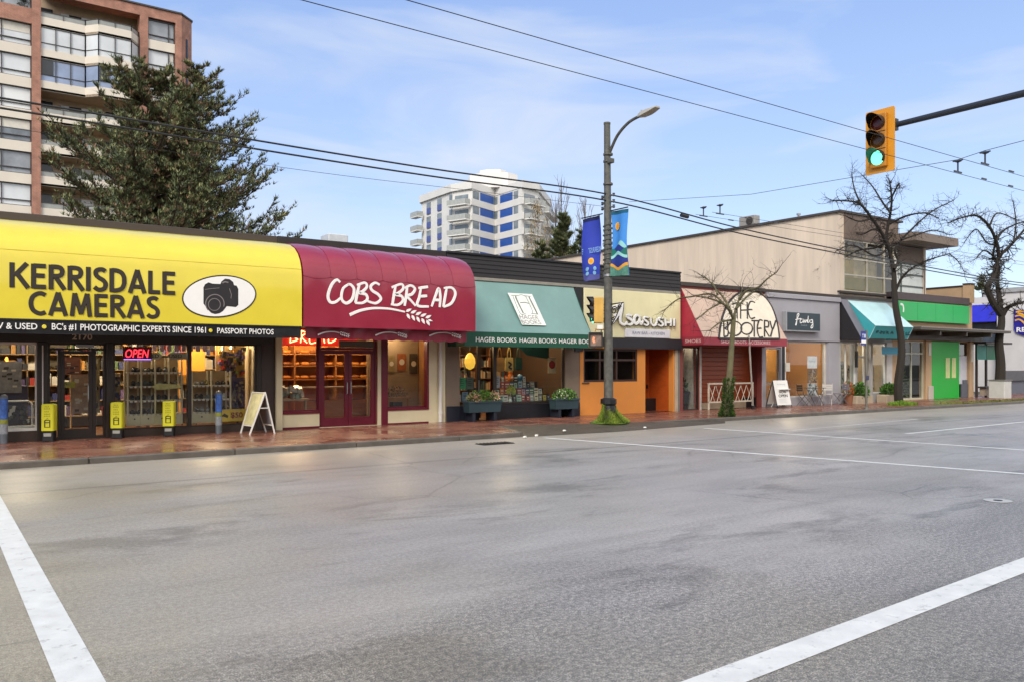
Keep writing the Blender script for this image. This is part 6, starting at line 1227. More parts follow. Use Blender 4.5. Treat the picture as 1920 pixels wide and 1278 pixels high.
# white A-frame board, seen end-on
t = thing('sandwich_board', 'white A-frame board standing open by the bakery, seen from its side', 'sandwich board', (6.6, 19.95, SW))
x0_, x1_ = 6.36, 6.95
def leg(mb, a, b): 
    a, b = V3(a), V3(b); d = (b - a); sx = V3((.018, 0, 0)); n = d.cross(sx).normalized() * .012; mb.obox((a + b) / 2, sx, n, d / 2)
yt, yb0, yb1, zt_ = 20.0, 19.62, 20.38, 1.12
c0, c1 = onG(456, 811, SW), onG(471, 815, SW); c2, c3 = onG(497, 810, SW), onG(509, 814, SW)
top0, top1 = V3((6.55, 20.25, zt_)), V3((6.66, 19.66, zt_))
for nm, (l0, l1), m_ in (('front_leaf', (V3((6.26, 20.26, SW)), V3((6.30, 19.70, SW))), mat('board_yellow', '#bfb88a', .5, var=.25, vs=6)), ('rear_leaf', (V3((6.88, 20.24, SW)), V3((6.90, 19.68, SW))), mat('board_grey', '#77757a', .5, var=.1))):
    mb = MB()
    for a, b in ((l0, top0), (l1, top1)): d = b - a; n = d.cross(V3((0, 1, 0))).normalized() * .014; mb.obox((a + b) / 2, n, V3((0, .022, 0)), d / 2)
    a, b = l0.lerp(top0, .2), l1.lerp(top1, .2); mb.tube([a, b], .016, 6); a, b = l0.lerp(top0, .98), l1.lerp(top1, .98); mb.tube([a, b], .016, 6)
    fr_ = mb.build(nm, WHITE, t)
    q = [l0.lerp(top0, .22), l1.lerp(top1, .22), l1.lerp(top1, .96), l0.lerp(top0, .96)]; n = (q[1] - q[0]).cross(q[3] - q[0]).normalized(); mb = MB(); mb.rings([[p - n * .005 for p in q], [p + n * .005 for p in q]]); mb.build('poster', m_, fr_)
mb = MB(); mb.tube([V3((6.30, 19.70, SW)).lerp(top1, .62), V3((6.90, 19.68, SW)).lerp(top1, .62)], .012, 6); mb.build('brace', WHITE, t)
# NOW OPEN board
c = onG(1478, 760, SW); bx, by = 27.7, 20.05
t = thing('sandwich_board', 'white A-frame board reading NOW OPEN by the grey boutique', 'sandwich board', (bx, by, SW), rz=0)
o0 = onY(1459, 762, 20.05); O1 = V3((fx(1458, 20.0), 20.0, SW)); E1 = V3((fx(1485, 20.0), 20.0, SW)); U1 = V3((.06, .28, 1.05)); 
mb = MB(); n = (E1 - O1).cross(U1).normalized(); q = [O1 + U1 * .1, E1 + U1 * .1, E1 + U1, O1 + U1]; mb.rings([[p - n * .012 for p in q], [p + n * .012 for p in q]]); ff = mb.build('front_leaf', WHITE, t)
for s, z0, z1, a, b, m_ in (('NOW', .52, .62, .28, .80, LETK), ('OPEN', .38, .49, .2, .82, LETK), ('faubourg', .82, .88, .25, .78, mat('sign_small', '#8f9aa0', .5))): text('lettering', s, O1.lerp(E1, a) + U1 * z0 + n * .013, (E1 - O1) * (b - a), U1 * (z1 - z0), m_, ff, bold=.03 if z0 < .7 else 0, t=.002)
mb = MB()
for k in range(5): mb.ribbon([O1.lerp(E1, .18) + U1 * (.32 - .035 * k) + n * .013, O1.lerp(E1, .7 - .08 * (k % 2)) + U1 * (.32 - .035 * k) + n * .013], n, .012, .002)
mb.build('small_print', mat('small_print_grey', '#b3b1b4', .6), ff)
mb = MB(); 
for P in (O1, E1): mb.tube([P + V3((0, 0, 0)), P + U1 * 1.0], .016, 6)
for P in (O1, E1): mb.tube([P + V3((.1, .62, 0)), P + U1 * 1.0], .016, 6)
mb.build('frame', BLACK, t)
mb = MB(); q = [O1 + V3((.1, .62, 0)) * .88 + U1 * .12, E1 + V3((.1, .62, 0)) * .88 + U1 * .12, E1 + U1 * .99, O1 + U1 * .99]; mb.rings([[p - n * .004 for p in q], [p + n * .004 for p in q]]); mb.build('rear_leaf', WHITE, t)
# white railing with crossed bars
t = thing('low_railing', 'low white railing of crossed sticks in front of the red timber screen', 'railing', (25, 20.9, SW)); RW = mat('weathered_white_wood', '#c7bba8', .7, var=.15)
mb = MB(); rx0, rx1, ry = 23.55, 26.1, 20.72
mb.box(rx0, rx1, ry - .03, ry + .03, 1.04, 1.1); mb.box(rx0, rx1, ry - .02, ry + .02, .36, .41); mb.build('rail', RW, t)
for x in (rx0, rx1 - .05): mb = MB(); mb.box(x, x + .05, ry - .025, ry + .025, SW, 1.04); mb.build('post', RW, t)
rr = random.Random(4)
for i in range(7):
    x = rx0 + .12 + i * .35; mb = MB(); mb.tube([(x, ry - .01, .41), (x + .22 + rr.uniform(0, .1), ry - .01, .98)], .014, 5); mb.tube([(x + .25, ry + .015, .41), (x + rr.uniform(-.05, .06), ry + .015, .98)], .014, 5); mb.build('crossed_stick', RW, t)
t = thing('awning_prop', 'thin pale pole leaning up to the shoe shop awning', 'pole', (25.5, 20.1, SW)); mb = MB(); a = onY(1412, 765, 20.2); b = onY(1404, 628, 19.7); mb.tube([(a.x, 20.2, SW), b], .032, 8); mb.build('pole', mat('pale_post'), t); mb = MB(); mb.lathe((a.x, 20.2, SW), [(.08, 0), (.08, .12), (.04, .14)], 10); mb.build('foot', BLACK, t)
# cafe table and folding chairs
def rod(mb, *p, r=.012): mb.tube(p, r, 6)
def bistro_table(label, x, y, w_=.6, m=None):
    m = m or WHITE; t = thing('bistro_table', label, 'table', (x, y, SW), 'folding cafe tables'); mb = MB(); mb.cbox(x - w_ / 2, x + w_ / 2, y - .28, y + .28, SW + .7, SW + .725, .008); mb.build('table_top', m, t)
    for dy in (-.2, .2):
        mb = MB(); rod(mb, (x - w_ * .42, y + dy, SW), (x + w_ * .4, y + dy, SW + .7)); mb.build('leg', m, t); mb = MB(); rod(mb, (x + w_ * .42, y + dy + .015, SW), (x - w_ * .4, y + dy + .015, SW + .7)); mb.build('leg', m, t)
bistro_table('white cafe table with crossed legs before the grey boutique door', 27.25, 20.35); bistro_table('dark cafe table under the boutique window', 29.7, 20.45, .7, mat('table_dark', '#4a4540', .5))
def folding_chair(label, x, y, rz, m, src=None):
    t = thing('folding_chair', label, 'chair', (x, y, SW), 'folding cafe chairs outside the grey boutique', rz=rz)
    def loc(mb, nm): 
        o = bpy.data.objects.new(nm, bpy.data.meshes.new(nm)); o.data.from_pydata(mb.v, [], mb.f); o.data.materials.append(m); COL.objects.link(o); o.parent = t
    mb = MB()
    for i in range(5): mb.box(-.2, .2, -.2 + i * .08, -.14 + i * .08, .44, .46)
    loc(mb, 'seat'); mb = MB()
    for i in range(3): mb.box(-.19, .19, .26, .275, .6 + i * .085, .67 + i * .085)
    loc(mb, 'backrest')
    for s in (-.2, .2):
        mb = MB(); rod(mb, (s, .26, 0), (s, -.18, .46)); loc(mb, 'leg'); mb = MB(); rod(mb, (s * .93, -.24, 0), (s * .93, .2, .46), (s * .93, .28, .88)); loc(mb, 'leg')
    return t
folding_chair('dark folding cafe chair left of the printed window display', 28.95, 20.4, R_(70), mat('chair_dark', '#3f3b38', .5)); folding_chair('pale folding cafe chair just right of the dark cafe table', 30.35, 20.35, R_(-60), mat('chair_pale', '#b9b4ad', .5)); folding_chair('grey backed folding chair beside the boutique pilaster', 31.2, 20.3, R_(-110), mat('chair_grey', '#6e6c78', .5))
# stop pole and sign
bx, by = 28.75, 17.62
t = thing('bus_stop', 'slim grey pole with small blue stop sign at the kerb', 'bus stop', (bx, by, SW)); mb = MB(); mb.tube([(bx, by, SW), (bx, by, 3.05)], .042, 10); mb.build('pole', STEEL, t); mb = MB(); mb.lathe((bx, by, SW), [(.09, 0), (.08, .05), (.045, .08)], 12); mb.build('base', STEEL, t)
zt0, zt1 = fz(1621, 641, by), fz(1621, 628, by); xs0, xs1 = bx - .36, bx - .05
zb0 = fz(1621, 643, by); 
mb = MB(); mb.box(xs0, xs1, by - .02, by + .0, 2.5, 3.0); sg = mb.build('sign', mat('stop_blue', '#1c2f86', .4), t); mb = MB(); mb.box(xs0 + .005, xs1 - .005, by - .026, by - .021, 2.56, 2.68); mb.build('white_strip', LETW, sg); text('lettering', 'T', (xs0 + .05, by - .021, 2.76), (.09, 0, 0), (0, 0, .14), LETW, sg, bold=.03); mb = MB(); mb.box(xs0 + .18, xs0 + .28, by - .026, by - .021, 2.76, 2.9); mb.build('symbol', mat('pale_symbol', '#b9c2dd', .5), sg)
mb = MB(); mb.box(bx - .09, bx + .1, by - .05, by - .03, 1.2, 1.36); mb.build('notice', mat('notice_dark', '#333650', .5), t)
# planters ------------------------------------------------------------------------------------------------------------
def leaves(mb, cx, cy, cz, rx, ry, rz, n, sz, seed, nm=1):
    rr = random.Random(seed)
    for i in range(n):
        while True:
            p = V3((rr.uniform(-1, 1), rr.uniform(-1, 1), rr.uniform(-.4, 1)))
            if p.length < 1 and p.length > .35: break
        c = V3((cx + p.x * rx, cy + p.y * ry, cz + p.z * rz)); d = (V3((p.x, p.y, p.z + .4)) + V3((rr.gauss(0, .6), rr.gauss(0, .6), rr.gauss(0, .5)))).normalized() * sz * rr.uniform(.6, 1.3); w_ = d.cross(V3((rr.gauss(0, 1), rr.gauss(0, 1), rr.gauss(0, 1)))).normalized() * sz * .28
        mb.mi = rr.randrange(nm); mb.quad(c, c + d * .5 + w_, c + d, c + d * .5 - w_)
LF = [mat('leaf_mid', '#3f6a24', .6, var=.25), mat('leaf_fresh', '#5f8f2c', .6, var=.25), mat('leaf_deep', '#26461c', .6, var=.25)]
for lab, plab, x, w_, sd_, hh in (('stone trough planter left of the gift shop door', 'leafy green shrub in the trough left of the gift shop door', 32.75, .62, 1, .42), ('stone trough planter right of the gift shop door', 'darker leafy shrub in the trough right of the gift shop door', 35.0, .58, 2, .36)):
    t = thing('planter', lab, 'planter', (x, 20.4, SW), 'stone troughs outside the gift shop'); mb = MB(); mb.cbox(x - w_, x + w_, 20.12, 20.62, SW, SW + .34, .03); mb.build('trough', mat('trough_stone', '#a3947f', .8, var=.15, bump=.1), t); mb = MB(); mb.box(x - w_ + .05, x + w_ - .05, 20.17, 20.57, SW + .345, SW + .35); mb.build('soil', mat('soil', '#2e2218', .9), t)
    p = thing('shrub', plab, 'plant', (x, 20.37, SW + .35), 'shrubs in the stone troughs'); mb = MB(); leaves(mb, x, 20.36, SW + .45, .52, .26, hh, 900, .11, sd_, 3); mb.build('foliage', LF, p); mb = MB()
    for k in range(7): mb.tube([(x - .3 + k * .1, 20.37, SW + .34), (x - .36 + k * .12, 20.36, SW + .7)], .01, 4)
    mb.build('stem', mat('stem_brown', '#4a3a22', .8), p)
t = thing('flower_planter', 'orange flowered pot at the left end of the gift shop planter', 'plant', (32.1, 20.45, SW)); mb = MB(); mb.lathe((32.05, 20.45, SW), [(.14, 0), (.19, .32), (.2, .36), (0, .36)], 14); mb.build('pot', mat('terracotta', '#8a5a40', .8), t); mb = MB(); leaves(mb, 32.05, 20.45, SW + .5, .22, .2, .45, 360, .09, 7, 2); mb.build('foliage', [mat('orange_petal', '#b5562a', .6, var=.2), mat('leaf_mid')], t)
c = onG(1875, 745, SW)
t = thing('square_planter', 'large square white planter holding the thick bare tree', 'planter', (c.x, c.y, SW)); mb = MB(); pw = .38; mb.cbox(c.x - pw, c.x + pw, c.y - pw, c.y + pw, SW, SW + .86, .03); mb.build('box', mat('planter_white', '#bdbdb8', .7, var=.08), t); mb = MB(); mb.box(c.x - pw - .03, c.x + pw + .03, c.y - pw - .03, c.y + pw + .03, SW + .862, SW + .91); mb.build('rim', mat('planter_rim', '#77756f', .7), t)
# bookshop window boxes
BOXM = mat('slate_green_box', '#2b4048', .5, var=.08)
for lab, plab, x0_, x1_, sd_ in (('slate green flower box on bracket feet left of the bookshop door', 'pink and green flowers in the box left of the bookshop door', 12.85, 14.0, 1), ('slate green flower box under the bookshop window at the right', 'green and white plants in the box under the bookshop window', 16.05, 17.0, 2)):
    y0_, y1_ = (20.28, 20.62); z0_ = .38
    t = thing('flower_box', lab, 'flower box', ((x0_ + x1_) / 2, 20.45, z0_), 'slate green flower boxes outside the bookshop'); mb = MB(); mb.rings([[(x0_ + .03, y0_ + .03, z0_), (x1_ - .03, y0_ + .03, z0_), (x1_ - .03, y1_, z0_), (x0_ + .03, y1_, z0_)], [(x0_, y0_, z0_ + .28), (x1_, y0_, z0_ + .28), (x1_, y1_, z0_ + .28), (x0_, y1_, z0_ + .28)]]); mb.box(x0_ - .02, x1_ + .02, y0_ - .02, y1_ + .01, z0_ + .282, z0_ + .33); mb.build('box', BOXM, t)
    for x in (x0_ + .15, x1_ - .25): mb = MB(); mb.box(x, x + .1, y0_ + .05, y1_ + .14, SW, z0_ - .003); mb.build('bracket', NAVY, t)
    p = thing('flowers', plab, 'plant', ((x0_ + x1_) / 2, 20.45, z0_ + .33), 'flowers in the bookshop flower boxes'); rr = random.Random(sd_)
    mb = MB(); leaves(mb, (x0_ + x1_) / 2, 20.43, z0_ + .36, (x1_ - x0_) * .5, .18, .26, 700, .08, sd_ + 20, 3); mb.build('foliage', LF, p); mb = MB()
    if sd_ == 1: leaves(mb, x0_ + .25, 20.4, z0_ + .38, .24, .16, .2, 230, .06, 31, 2); leaves(mb, x1_ - .22, 20.4, z0_ + .4, .22, .16, .22, 220, .06, 32, 2); mb.build('petals', [mat('pink_petal', '#b5806a', .6, var=.2), mat('cream_petal', '#c4a88a', .6, var=.2)], p)
    else: leaves(mb, x0_ + .3, 20.4, z0_ + .4, .25, .15, .2, 120, .06, 33, 1); mb.build('petals', mat('white_petal', '#cfd0b8', .6, var=.1), p)
# potted plant in the shoe shop entry
t = thing('potted_plant', 'dark pot with a thin trunk in the shoe shop entry', 'plant', (22.75, 21.3, SW)); mb = MB(); mb.lathe((22.75, 21.35, SW + .02), [(.26, 0), (.33, .6), (.36, .66), (.3, .66), (.3, .6), (0, .6)], 18); mb.build('pot', BLACK, t); mb = MB(); mb.tube([(22.75, 21.35, .75), (22.82, 21.35, 1.3), (22.78, 21.35, 1.7), (22.9, 21.3, 2.35)], [.045, .04, .05, .03], 7); mb.build('stem', TWIG, t); mb = MB(); leaves(mb, 22.72, 21.35, .95, .28, .2, .35, 160, .13, 9, 2); mb.build('foliage', [LF[2], mat('dry_leaf', '#4a3a2c', .8)], t)
# grass and weeds at the spreading tree and along the corner shop kerb
mb = MB(); rr = random.Random(12); c = onG(1692, 758, SW)
for i in range(2600): a = rr.uniform(0, 6.28); r_ = rr.random() ** .7; p = V3((c.x + .75 * r_ * cos(a), c.y + .5 * r_ * sin(a), SW)); d = V3((rr.gauss(0, .05), rr.gauss(0, .05), rr.uniform(.06, .2) * (1.1 - r_ * .5))); w_ = V3((rr.gauss(0, .014), rr.gauss(0, .014), 0)); mb.mi = rr.randrange(2); mb.tri(p - w_, p + w_, p + d)
o = mb.build('grass', [mat('grass_fresh', '#6f8f20', .8, var=.2), mat('grass_mid', '#4f7018', .8, var=.2)]); setp(o, 'tuft of bright grass round the foot of the spreading bare tree', 'grass', kind='stuff')
mb = MB()
for i in range(2400): p = V3((rr.uniform(35.5, 44), 17.55 + rr.random() ** 1.4 * 1.1, SW + .001)); d = V3((rr.gauss(0, .03), rr.gauss(0, .03), rr.uniform(.01, .05))); w_ = V3((rr.gauss(0, .02), rr.gauss(0, .02), 0)); mb.tri(p - w_, p + w_, p + d)
o = mb.build('verge_moss', mat('verge_olive', '#6a6a34', .9, var=.3)); setp(o, 'thin olive moss on the pavement edge by the corner shop', 'moss', kind='stuff')

# ------------------------------------------------------------------ inside the shops
WSH = mat('cabinet_cream', '#cdbf9d', .5, var=.05); TAG = mat('price_tag_white', '#cfc9bd', .6, var=0)
def cabinet(label, x0, x1, y0, y1, zb, zt_, ups, shelves):
    t = thing('display_cabinet', label, 'cabinet', ((x0 + x1) / 2, (y0 + y1) / 2, .12), 'display cabinets in the camera shop window')
    for x in ups: mb = MB(); mb.box(x - .018, x + .018, y0, y0 + .036, zb, zt_); mb.box(x - .018, x + .018, y1 - .036, y1, zb, zt_); mb.build('upright', WSH, t)
    for z in shelves:
        mb = MB(); mb.box(x0 + .019, x1 - .019, y0 + .037, y1 - .037, z - .012, z); sh_ = mb.build('shelf', WSH, t); mb = MB(); n = int((x1 - x0) / .1)
        for i in range(n): xx = x0 + .05 + i * .1; mb.box(xx, xx + .06, y0 + .02, y0 + .03, z - .045, z - .002)
        mb.build('price_tag', TAG, sh_)
    for a, b in zip(ups, ups[1:]):
        mb = MB(); mb.box(a + .02, b - .02, y0 + .01, y1 - .04, zb, zb + .24); d = mb.build('drawer', WSH, t); mb = MB(); mb.lathe(((a + b) / 2, y0 + .008, zb + .16), [(0, 0), (.018, 0), (.018, .02), (0, .025)], 8, ax=(0, -1, 0)); mb.build('knob', BLACK, d)
    mb = MB(); mb.box(x0, x1, y1 + .002, y1 + .012, zb, zt_); mb.build('back_panel', mat('cabinet_back', '#8f7452', .6, var=.2), t); return t
SH = (.60, .93, 1.27, 1.60)
cabinet('wide cream cabinet of camera shelves left of the window mullion', 3.9, 5.12, 21.2, 21.62, .33, 1.95, (3.9, 4.2, 4.51, 4.82, 5.12), SH)
cabinet('narrower cream cabinet of camera shelves right of the window mullion', 5.36, 6.3, 21.2, 21.62, .33, 1.62, (5.36, 5.83, 6.3), SH[:3])
def cam_mesh(k):
    mb = MB(); w_, h_ = (.06, .075) if k == 0 else (.045, .1)
    mb.box(-w_, w_, -.025, .025, 0, h_); mb.box(-.025, .025, -.022, .02, h_, h_ + .028); mb.lathe((0, -.025, h_ * .5), [(.033, 0), (.036, .05), (.03, .07), (0, .072)], 12, ax=(0, -1, 0)); return mb
CB = [mat('camera_black', '#1a191b', .4, var=.1), mat('camera_grey', '#53534f', .4, var=.1), mat('camera_silver', '#8d8c88', .4, var=.1), mat('box_white', '#b9b5aa', .5, var=.1), mat('box_olive', '#6a6238', .5, var=.1)]
meshes = {}
rr = random.Random(8)
for cab, x0_, x1_, shs in (('wide', 3.98, 5.06, SH), ('narrower', 5.43, 6.24, SH[:3])):
    for zi, z in enumerate(shs):
        n = 9 if cab == 'wide' else 6
        for i in range(n):
            k = rr.randrange(2); m_ = rr.choices(range(5), (6, 2, 1, 1 if zi < 2 else .3, .6))[0]
            if (k, m_) not in meshes:
                mb = cam_mesh(k); me = bpy.data.meshes.new('camera'); me.from_pydata(mb.v, [], mb.f); me.materials.append(CB[m_]); meshes[(k, m_)] = me
            o = bpy.data.objects.new('still_camera', meshes[(k, m_)]); COL.objects.link(o); o.location = (x0_ + (x1_ - x0_) * (i + .5) / n + rr.uniform(-.02, .02), 21.36 + rr.uniform(-.05, .08), z + .0005); o.rotation_euler = (0, 0, rr.uniform(-.5, .5))
            nm = ('black', 'dark grey', 'silver', 'white', 'olive')[m_]; sz = ('wide', 'tall')[k]
            setp(o, f'{nm} {sz} bodied camera on the {("lowest", "second lowest", "third", "top")[zi]} shelf of the {cab} cream cabinet', 'camera', f'{nm} {sz} cameras on shelf {zi + 1} of the {cab} cabinet')
for i, (x, z, w_, h_, c_, lab) in enumerate([(3.62, 1.1, .16, .95, '8d7450', 'tan hanging bag strap panel at the left edge of the camera window'), (6.55, .9, .18, 1.1, '4a3b4f', 'mottled purple camera bag rack at the right end of the camera window'), (5.75, 1.75, .12, .5, 'd07a1c', 'orange lit panel behind the narrower camera cabinet'), (6.15, 1.85, .22, .7, 'e0912c', 'bright amber wall panel deep in the camera shop')]):
    y = 21.4 if i < 2 else 23.5 + i * .1
    t = thing('display_board', lab, 'display board', (x, y, .12)); mb = MB(); mb.cbox(x - w_, x + w_, y, y + .05, z - h_ / 2, z + h_ / 2, .01); mb.build('board', mat('panel_' + c_, '#' + c_, .7, var=.35 if i < 2 else .1, vs=9), t); mb = MB(); mb.box(x - .02, x + .02, y + .052, y + .09, .12, z + h_ / 2 - .02); mb.build('stand', BLACK, t)
    if i < 2:
        mb = MB()
        for q in range(60): a, b = rr.uniform(-w_, w_ - .06), rr.uniform(-h_ / 2, h_ / 2 - .08); mb.mi = rr.randrange(4); mb.box(x + a, x + a + .05, y - .03 - .0004 * q, y - .002, z + b, z + b + .06)
        mb.build('goods', [mat('g_navy', '#262b52', .6), mat('g_plum', '#4f2f45', .6), mat('g_black'  , '#1c1a1a', .6), mat('g_tan', '#8d7a5a', .6)], t)
t = thing('wall_shelving', 'tall shelving packed with boxed goods along the back of the camera shop', 'shelving', (3, 24.5, .12)); mb = MB()
for z in (.45, .85, 1.25, 1.65, 2.05, 2.4): mb.box(-2.8, 7.0, 24.3, 24.9, z - .025, z)
for k in range(11): mb.box(-2.8 + k * .98, -2.77 + k * .98, 24.3, 24.9, .12, 2.6)
mb.build('carcass', mat('shelving_oak', '#8f7248', .6, var=.15), t); mb = MB()
for z in (.45, .85, 1.25, 1.65, 2.05):
    x = -2.7
    while x < 6.9:
        w_ = rr.uniform(.06, .2); mb.mi = rr.choices(range(7), (3, 2, 2, 2, 1, 1, 1))[0]
        if rr.random() < .85: mb.box(x, x + w_, 24.28 + rr.random() * .1, 24.6, z + .001, z + rr.uniform(.1, .32))
        x += w_ + .015
o = mb.build('boxed_goods', [mat('bx_black', '#1d1c1f', .5), mat('bx_white', '#c2bdb0', .5), mat('bx_navy', '#2c3566', .5), mat('bx_amber', '#b5802c', .5), mat('bx_red', '#8f2a24', .5), mat('bx_violet', '#5a4a78', .5), mat('bx_green', '#4f6a3c', .5)], t); o['kind'] = 'stuff'
t = thing('goods_rack', 'dense peg rack of small camera goods right of the narrower cabinet', 'rack', (6.5, 22.4, .12)); mb = MB(); mb.box(6.32, 7.1, 22.6, 22.63, .12, 2.3); mb.build('pegboard', mat('pegboard', '#a58a58', .7), t); mb = MB()
for q in range(170): a, b = rr.uniform(6.34, 7.0), rr.uniform(.3, 2.2); mb.mi = rr.choices(range(7), (4, 2, 3, 1, 1, 3, 1))[0]; mb.box(a, a + rr.uniform(.04, .1), 22.5 - .0006 * q, 22.58, b, b + rr.uniform(.05, .12))
o = mb.build('hanging_goods', [MATS[n_] for n_ in ('bx_black', 'bx_white', 'bx_navy', 'bx_amber', 'bx_red', 'bx_violet', 'bx_green')], t); o['kind'] = 'stuff'
# signs in the camera window
t = thing('neon_open_sign', 'red neon sign reading OPEN at the top of the camera shop window', 'neon sign', (4.05, 21.12, 2.0)); NEON = mat('neon_red', (1.0, .03, .05), .5, var=0, emit=2.2)
mb = MB(); mb.box(3.78, 4.42, 21.12, 21.14, 1.88, 2.2); mb.build('backing', mat('neon_backing', '#5a1420', .4), t)
text('lettering', 'OPEN', (3.83, 21.115, 1.94), (.52, 0, 0), (0, 0, .2), NEON, t, shear=.2); mb = MB(); mb.tube([(3.8, 21.11, 1.90), (4.4, 21.11, 1.90)], .008, 5); mb.build('underline', mat('neon_violet', (.35, .2, 1), .5, var=0, emit=2), t)
for x, lab in ((4.45, 'white arrow sign reading USED, partly behind the neon sign'), (4.98, 'white arrow sign reading USED near the window mullion')):
    t = thing('arrow_sign', lab, 'sign', (x, 21.15, 1.9), 'white USED arrow signs in the camera shop'); s = 1 if x < 4.6 else -1
    mb = MB(); mb.poly([(x - s * .24, 21.16, 1.9), (x + s * .12, 21.16, 1.9), (x + s * .22, 21.16, 1.985), (x + s * .12, 21.16, 2.07), (x - s * .24, 21.16, 2.07)], (0, -1, 0), .01); mb.build('board', mat('arrow_white', '#c4bfae', .5), t); text('lettering', 'USED', (x - .17, 21.149, 1.94), (.3, 0, 0), (0, 0, .09), LETK, t, bold=.02)
t = thing('price_placard', 'yellow 50 placard low in the camera shop window', 'sign', (6.3, 21.05, .5)); mb = MB(); mb.box(5.98, 6.68, 21.12, 21.135, .35, .66); mb.build('board', mat('placard_yellow', '#d9b23c', .5), t); text('lettering', '$50', (6.28, 21.118, .42), (.3, 0, 0), (0, 0, .16), mat('placard_red', '#8a2a1c', .5), t, bold=.03); mb = MB(); mb.poly([(6.04, 21.119, .48), (6.12, 21.119, .56), (6.22, 21.119, .5), (6.2, 21.119, .44), (6.1, 21.119, .48)], (0, -1, 0), .003); mb.build('emblem', LETK, t)
t = thing('window_decal', 'pale yellow arrow decal across the middle of the camera window', 'decal', (4.7, 20.88, 1.25)); mb = MB(); mb.poly([(4.35, 20.875, 1.25), (4.5, 20.875, 1.34), (5.0, 20.875, 1.3), (5.05, 20.875, 1.22), (4.5, 20.875, 1.18)], (0, -1, 0), .002); mb.build('film', mat('decal_yellow', '#b0a56a', .5, var=.3, vs=12), t)
# posters in the doorway and the left window
for i, (x, y, z, w_, h_, c_, lab) in enumerate([(2.75, 21.5, 1.75, .2, .4, '7a4a3a', 'brown poster high inside the camera shop door'), (2.95, 21.45, 1.1, .22, .9, '9a7a62', 'tall tan poster inside the camera shop door'), (2.66, 21.42, 1.32, .16, .14, 'a8a446', 'small olive notice on the camera shop door glass'), (1.0, 21.7, 1.7, .3, .5, '3a3350', 'dark violet backdrop in the left camera window'), (1.55, 21.6, 1.5, .22, .7, '77736f', 'grey shelf poster in the left camera window'), (3.25, 21.5, 1.3, .1, 1.3, '8a7a52', 'narrow ochre rack poster beside the camera shop door')]):
    t = thing('poster', lab, 'poster', (x, y, z), 'posters in the camera shop'); mb = MB(); mb.box(x - w_, x + w_, y, y + .01, z - h_ / 2, z + h_ / 2); mb.build('sheet', mat('poster_' + c_, '#' + c_, .6, var=.35, vs=8), t); mb = MB()
    for q in range(10): a, b = rr.uniform(-w_ * .8, w_ * .4), rr.uniform(-h_ * .45, h_ * .4); mb.mi = rr.randrange(2); mb.box(x + a, x + a + w_ * .4, y - .004 - .0003 * q, y - .001, z + b, z + b + h_ * .06)
    mb.build('print', [mat('print_pale', '#b9ad98', .6), mat('print_dark', '#38302c', .6)], t)
t = thing('wire_rack', 'white metal rack of small goods in the left camera window', 'rack', (1.5, 21.3, .4)); mb = MB(); q = [(1.3, 21.2, .42), (1.3, 21.2, .9), (1.38, 21.2, .98), (1.86, 21.2, .98), (1.94, 21.2, .9), (1.94, 21.2, .42)]; mb.tube(q, .022, 8); mb.build('frame', WHITE, t); mb = MB()
for k in range(40): a, b = rr.uniform(1.36, 1.84), rr.uniform(.44, .85); mb.mi = rr.randrange(3); mb.box(a, a + .06, 21.23 + .001 * k, 21.31 + .001 * k, b, b + .07)
mb.build('goods', [CB[1], CB[3], CB[0]], t); mb = MB(); mb.box(1.2, 2.0, 21.15, 21.5, .36, .42); mb.build('shelf', WHITE, t)
t = thing('lamp_decoration', 'small glowing amber decorated tree in the left camera window', 'decoration', (1.5, 21.9, 1.5)); mb = MB(); rr2 = random.Random(2)
for k in range(90): h = rr2.random(); r_ = .2 * (1 - h); a = rr2.uniform(0, 6.28); c = V3((1.5 + r_ * cos(a), 21.9 + r_ * sin(a), 1.52 + h * .42)); mb.obox(c, (.014, 0, 0), (0, .014, 0), (0, 0, .018))
mb.build('lights', mat('amber_glow', (1, .36, .05), .5, var=0, emit=2.2), t); mb = MB(); mb.lathe((1.5, 21.9, 1.3), [(.12, 0), (.02, .05), (.02, .6), (0, .62)], 8); mb.build('stand', BLACK, t); mb = MB(); mb.box(1.2, 1.9, 21.7, 22.1, .12, 1.298); mb.build('plinth', mat('plinth_violet', '#3a3448', .6, var=.3, vs=5), t)
for i, x in enumerate((2.7, 3.75, 4.15, 5.1, 5.9, 6.35)): downlight(shopA, x, 21.75 + .3 * (i % 2), 2.42 if False else 2.74, .055)
mb = MB(); mb.box(3.6, 6.8, 21.5, 21.52, 2.3, 2.74); mb.build('interior_header', mat('header_dark', '#2f2622', .6), shopA)
mb = MB()
for i in range(9): mb.box(4.5 + i * .17, 4.6 + i * .17, 21.46, 21.49, 2.1, 2.32)
mb.build('hanging_card', mat('card_plum', '#6b5560', .6, var=.3, vs=6), shopA)
point('camera_shop_light', 4.2, 22.4, 2.55, 110, (1, .82, .6)); point('camera_shop_light', 6.2, 22.6, 2.5, 110, (1, .72, .42)); point('camera_window_light', 4.4, 21.06, 2.6, 9, (1, .84, .62)); point('camera_window_light', 5.9, 21.06, 2.6, 9, (1, .84, .62)); point('camera_window_light', 2.75, 21.1, 2.6, 7, (1, .84, .62)); point('camera_window_light', 1.2, 21.1, 2.6, 14, (1, .9, .8)); point('bookshop_window_light', 14.9, 21.15, 2.6, 9, (1, .8, .55)); point('bookshop_window_light', 13.15, 21.15, 2.6, 6, (1, .78, .5))
point('camera_shop_light', 1.8, 22.4, 2.5, 70, (1, .82, .62))
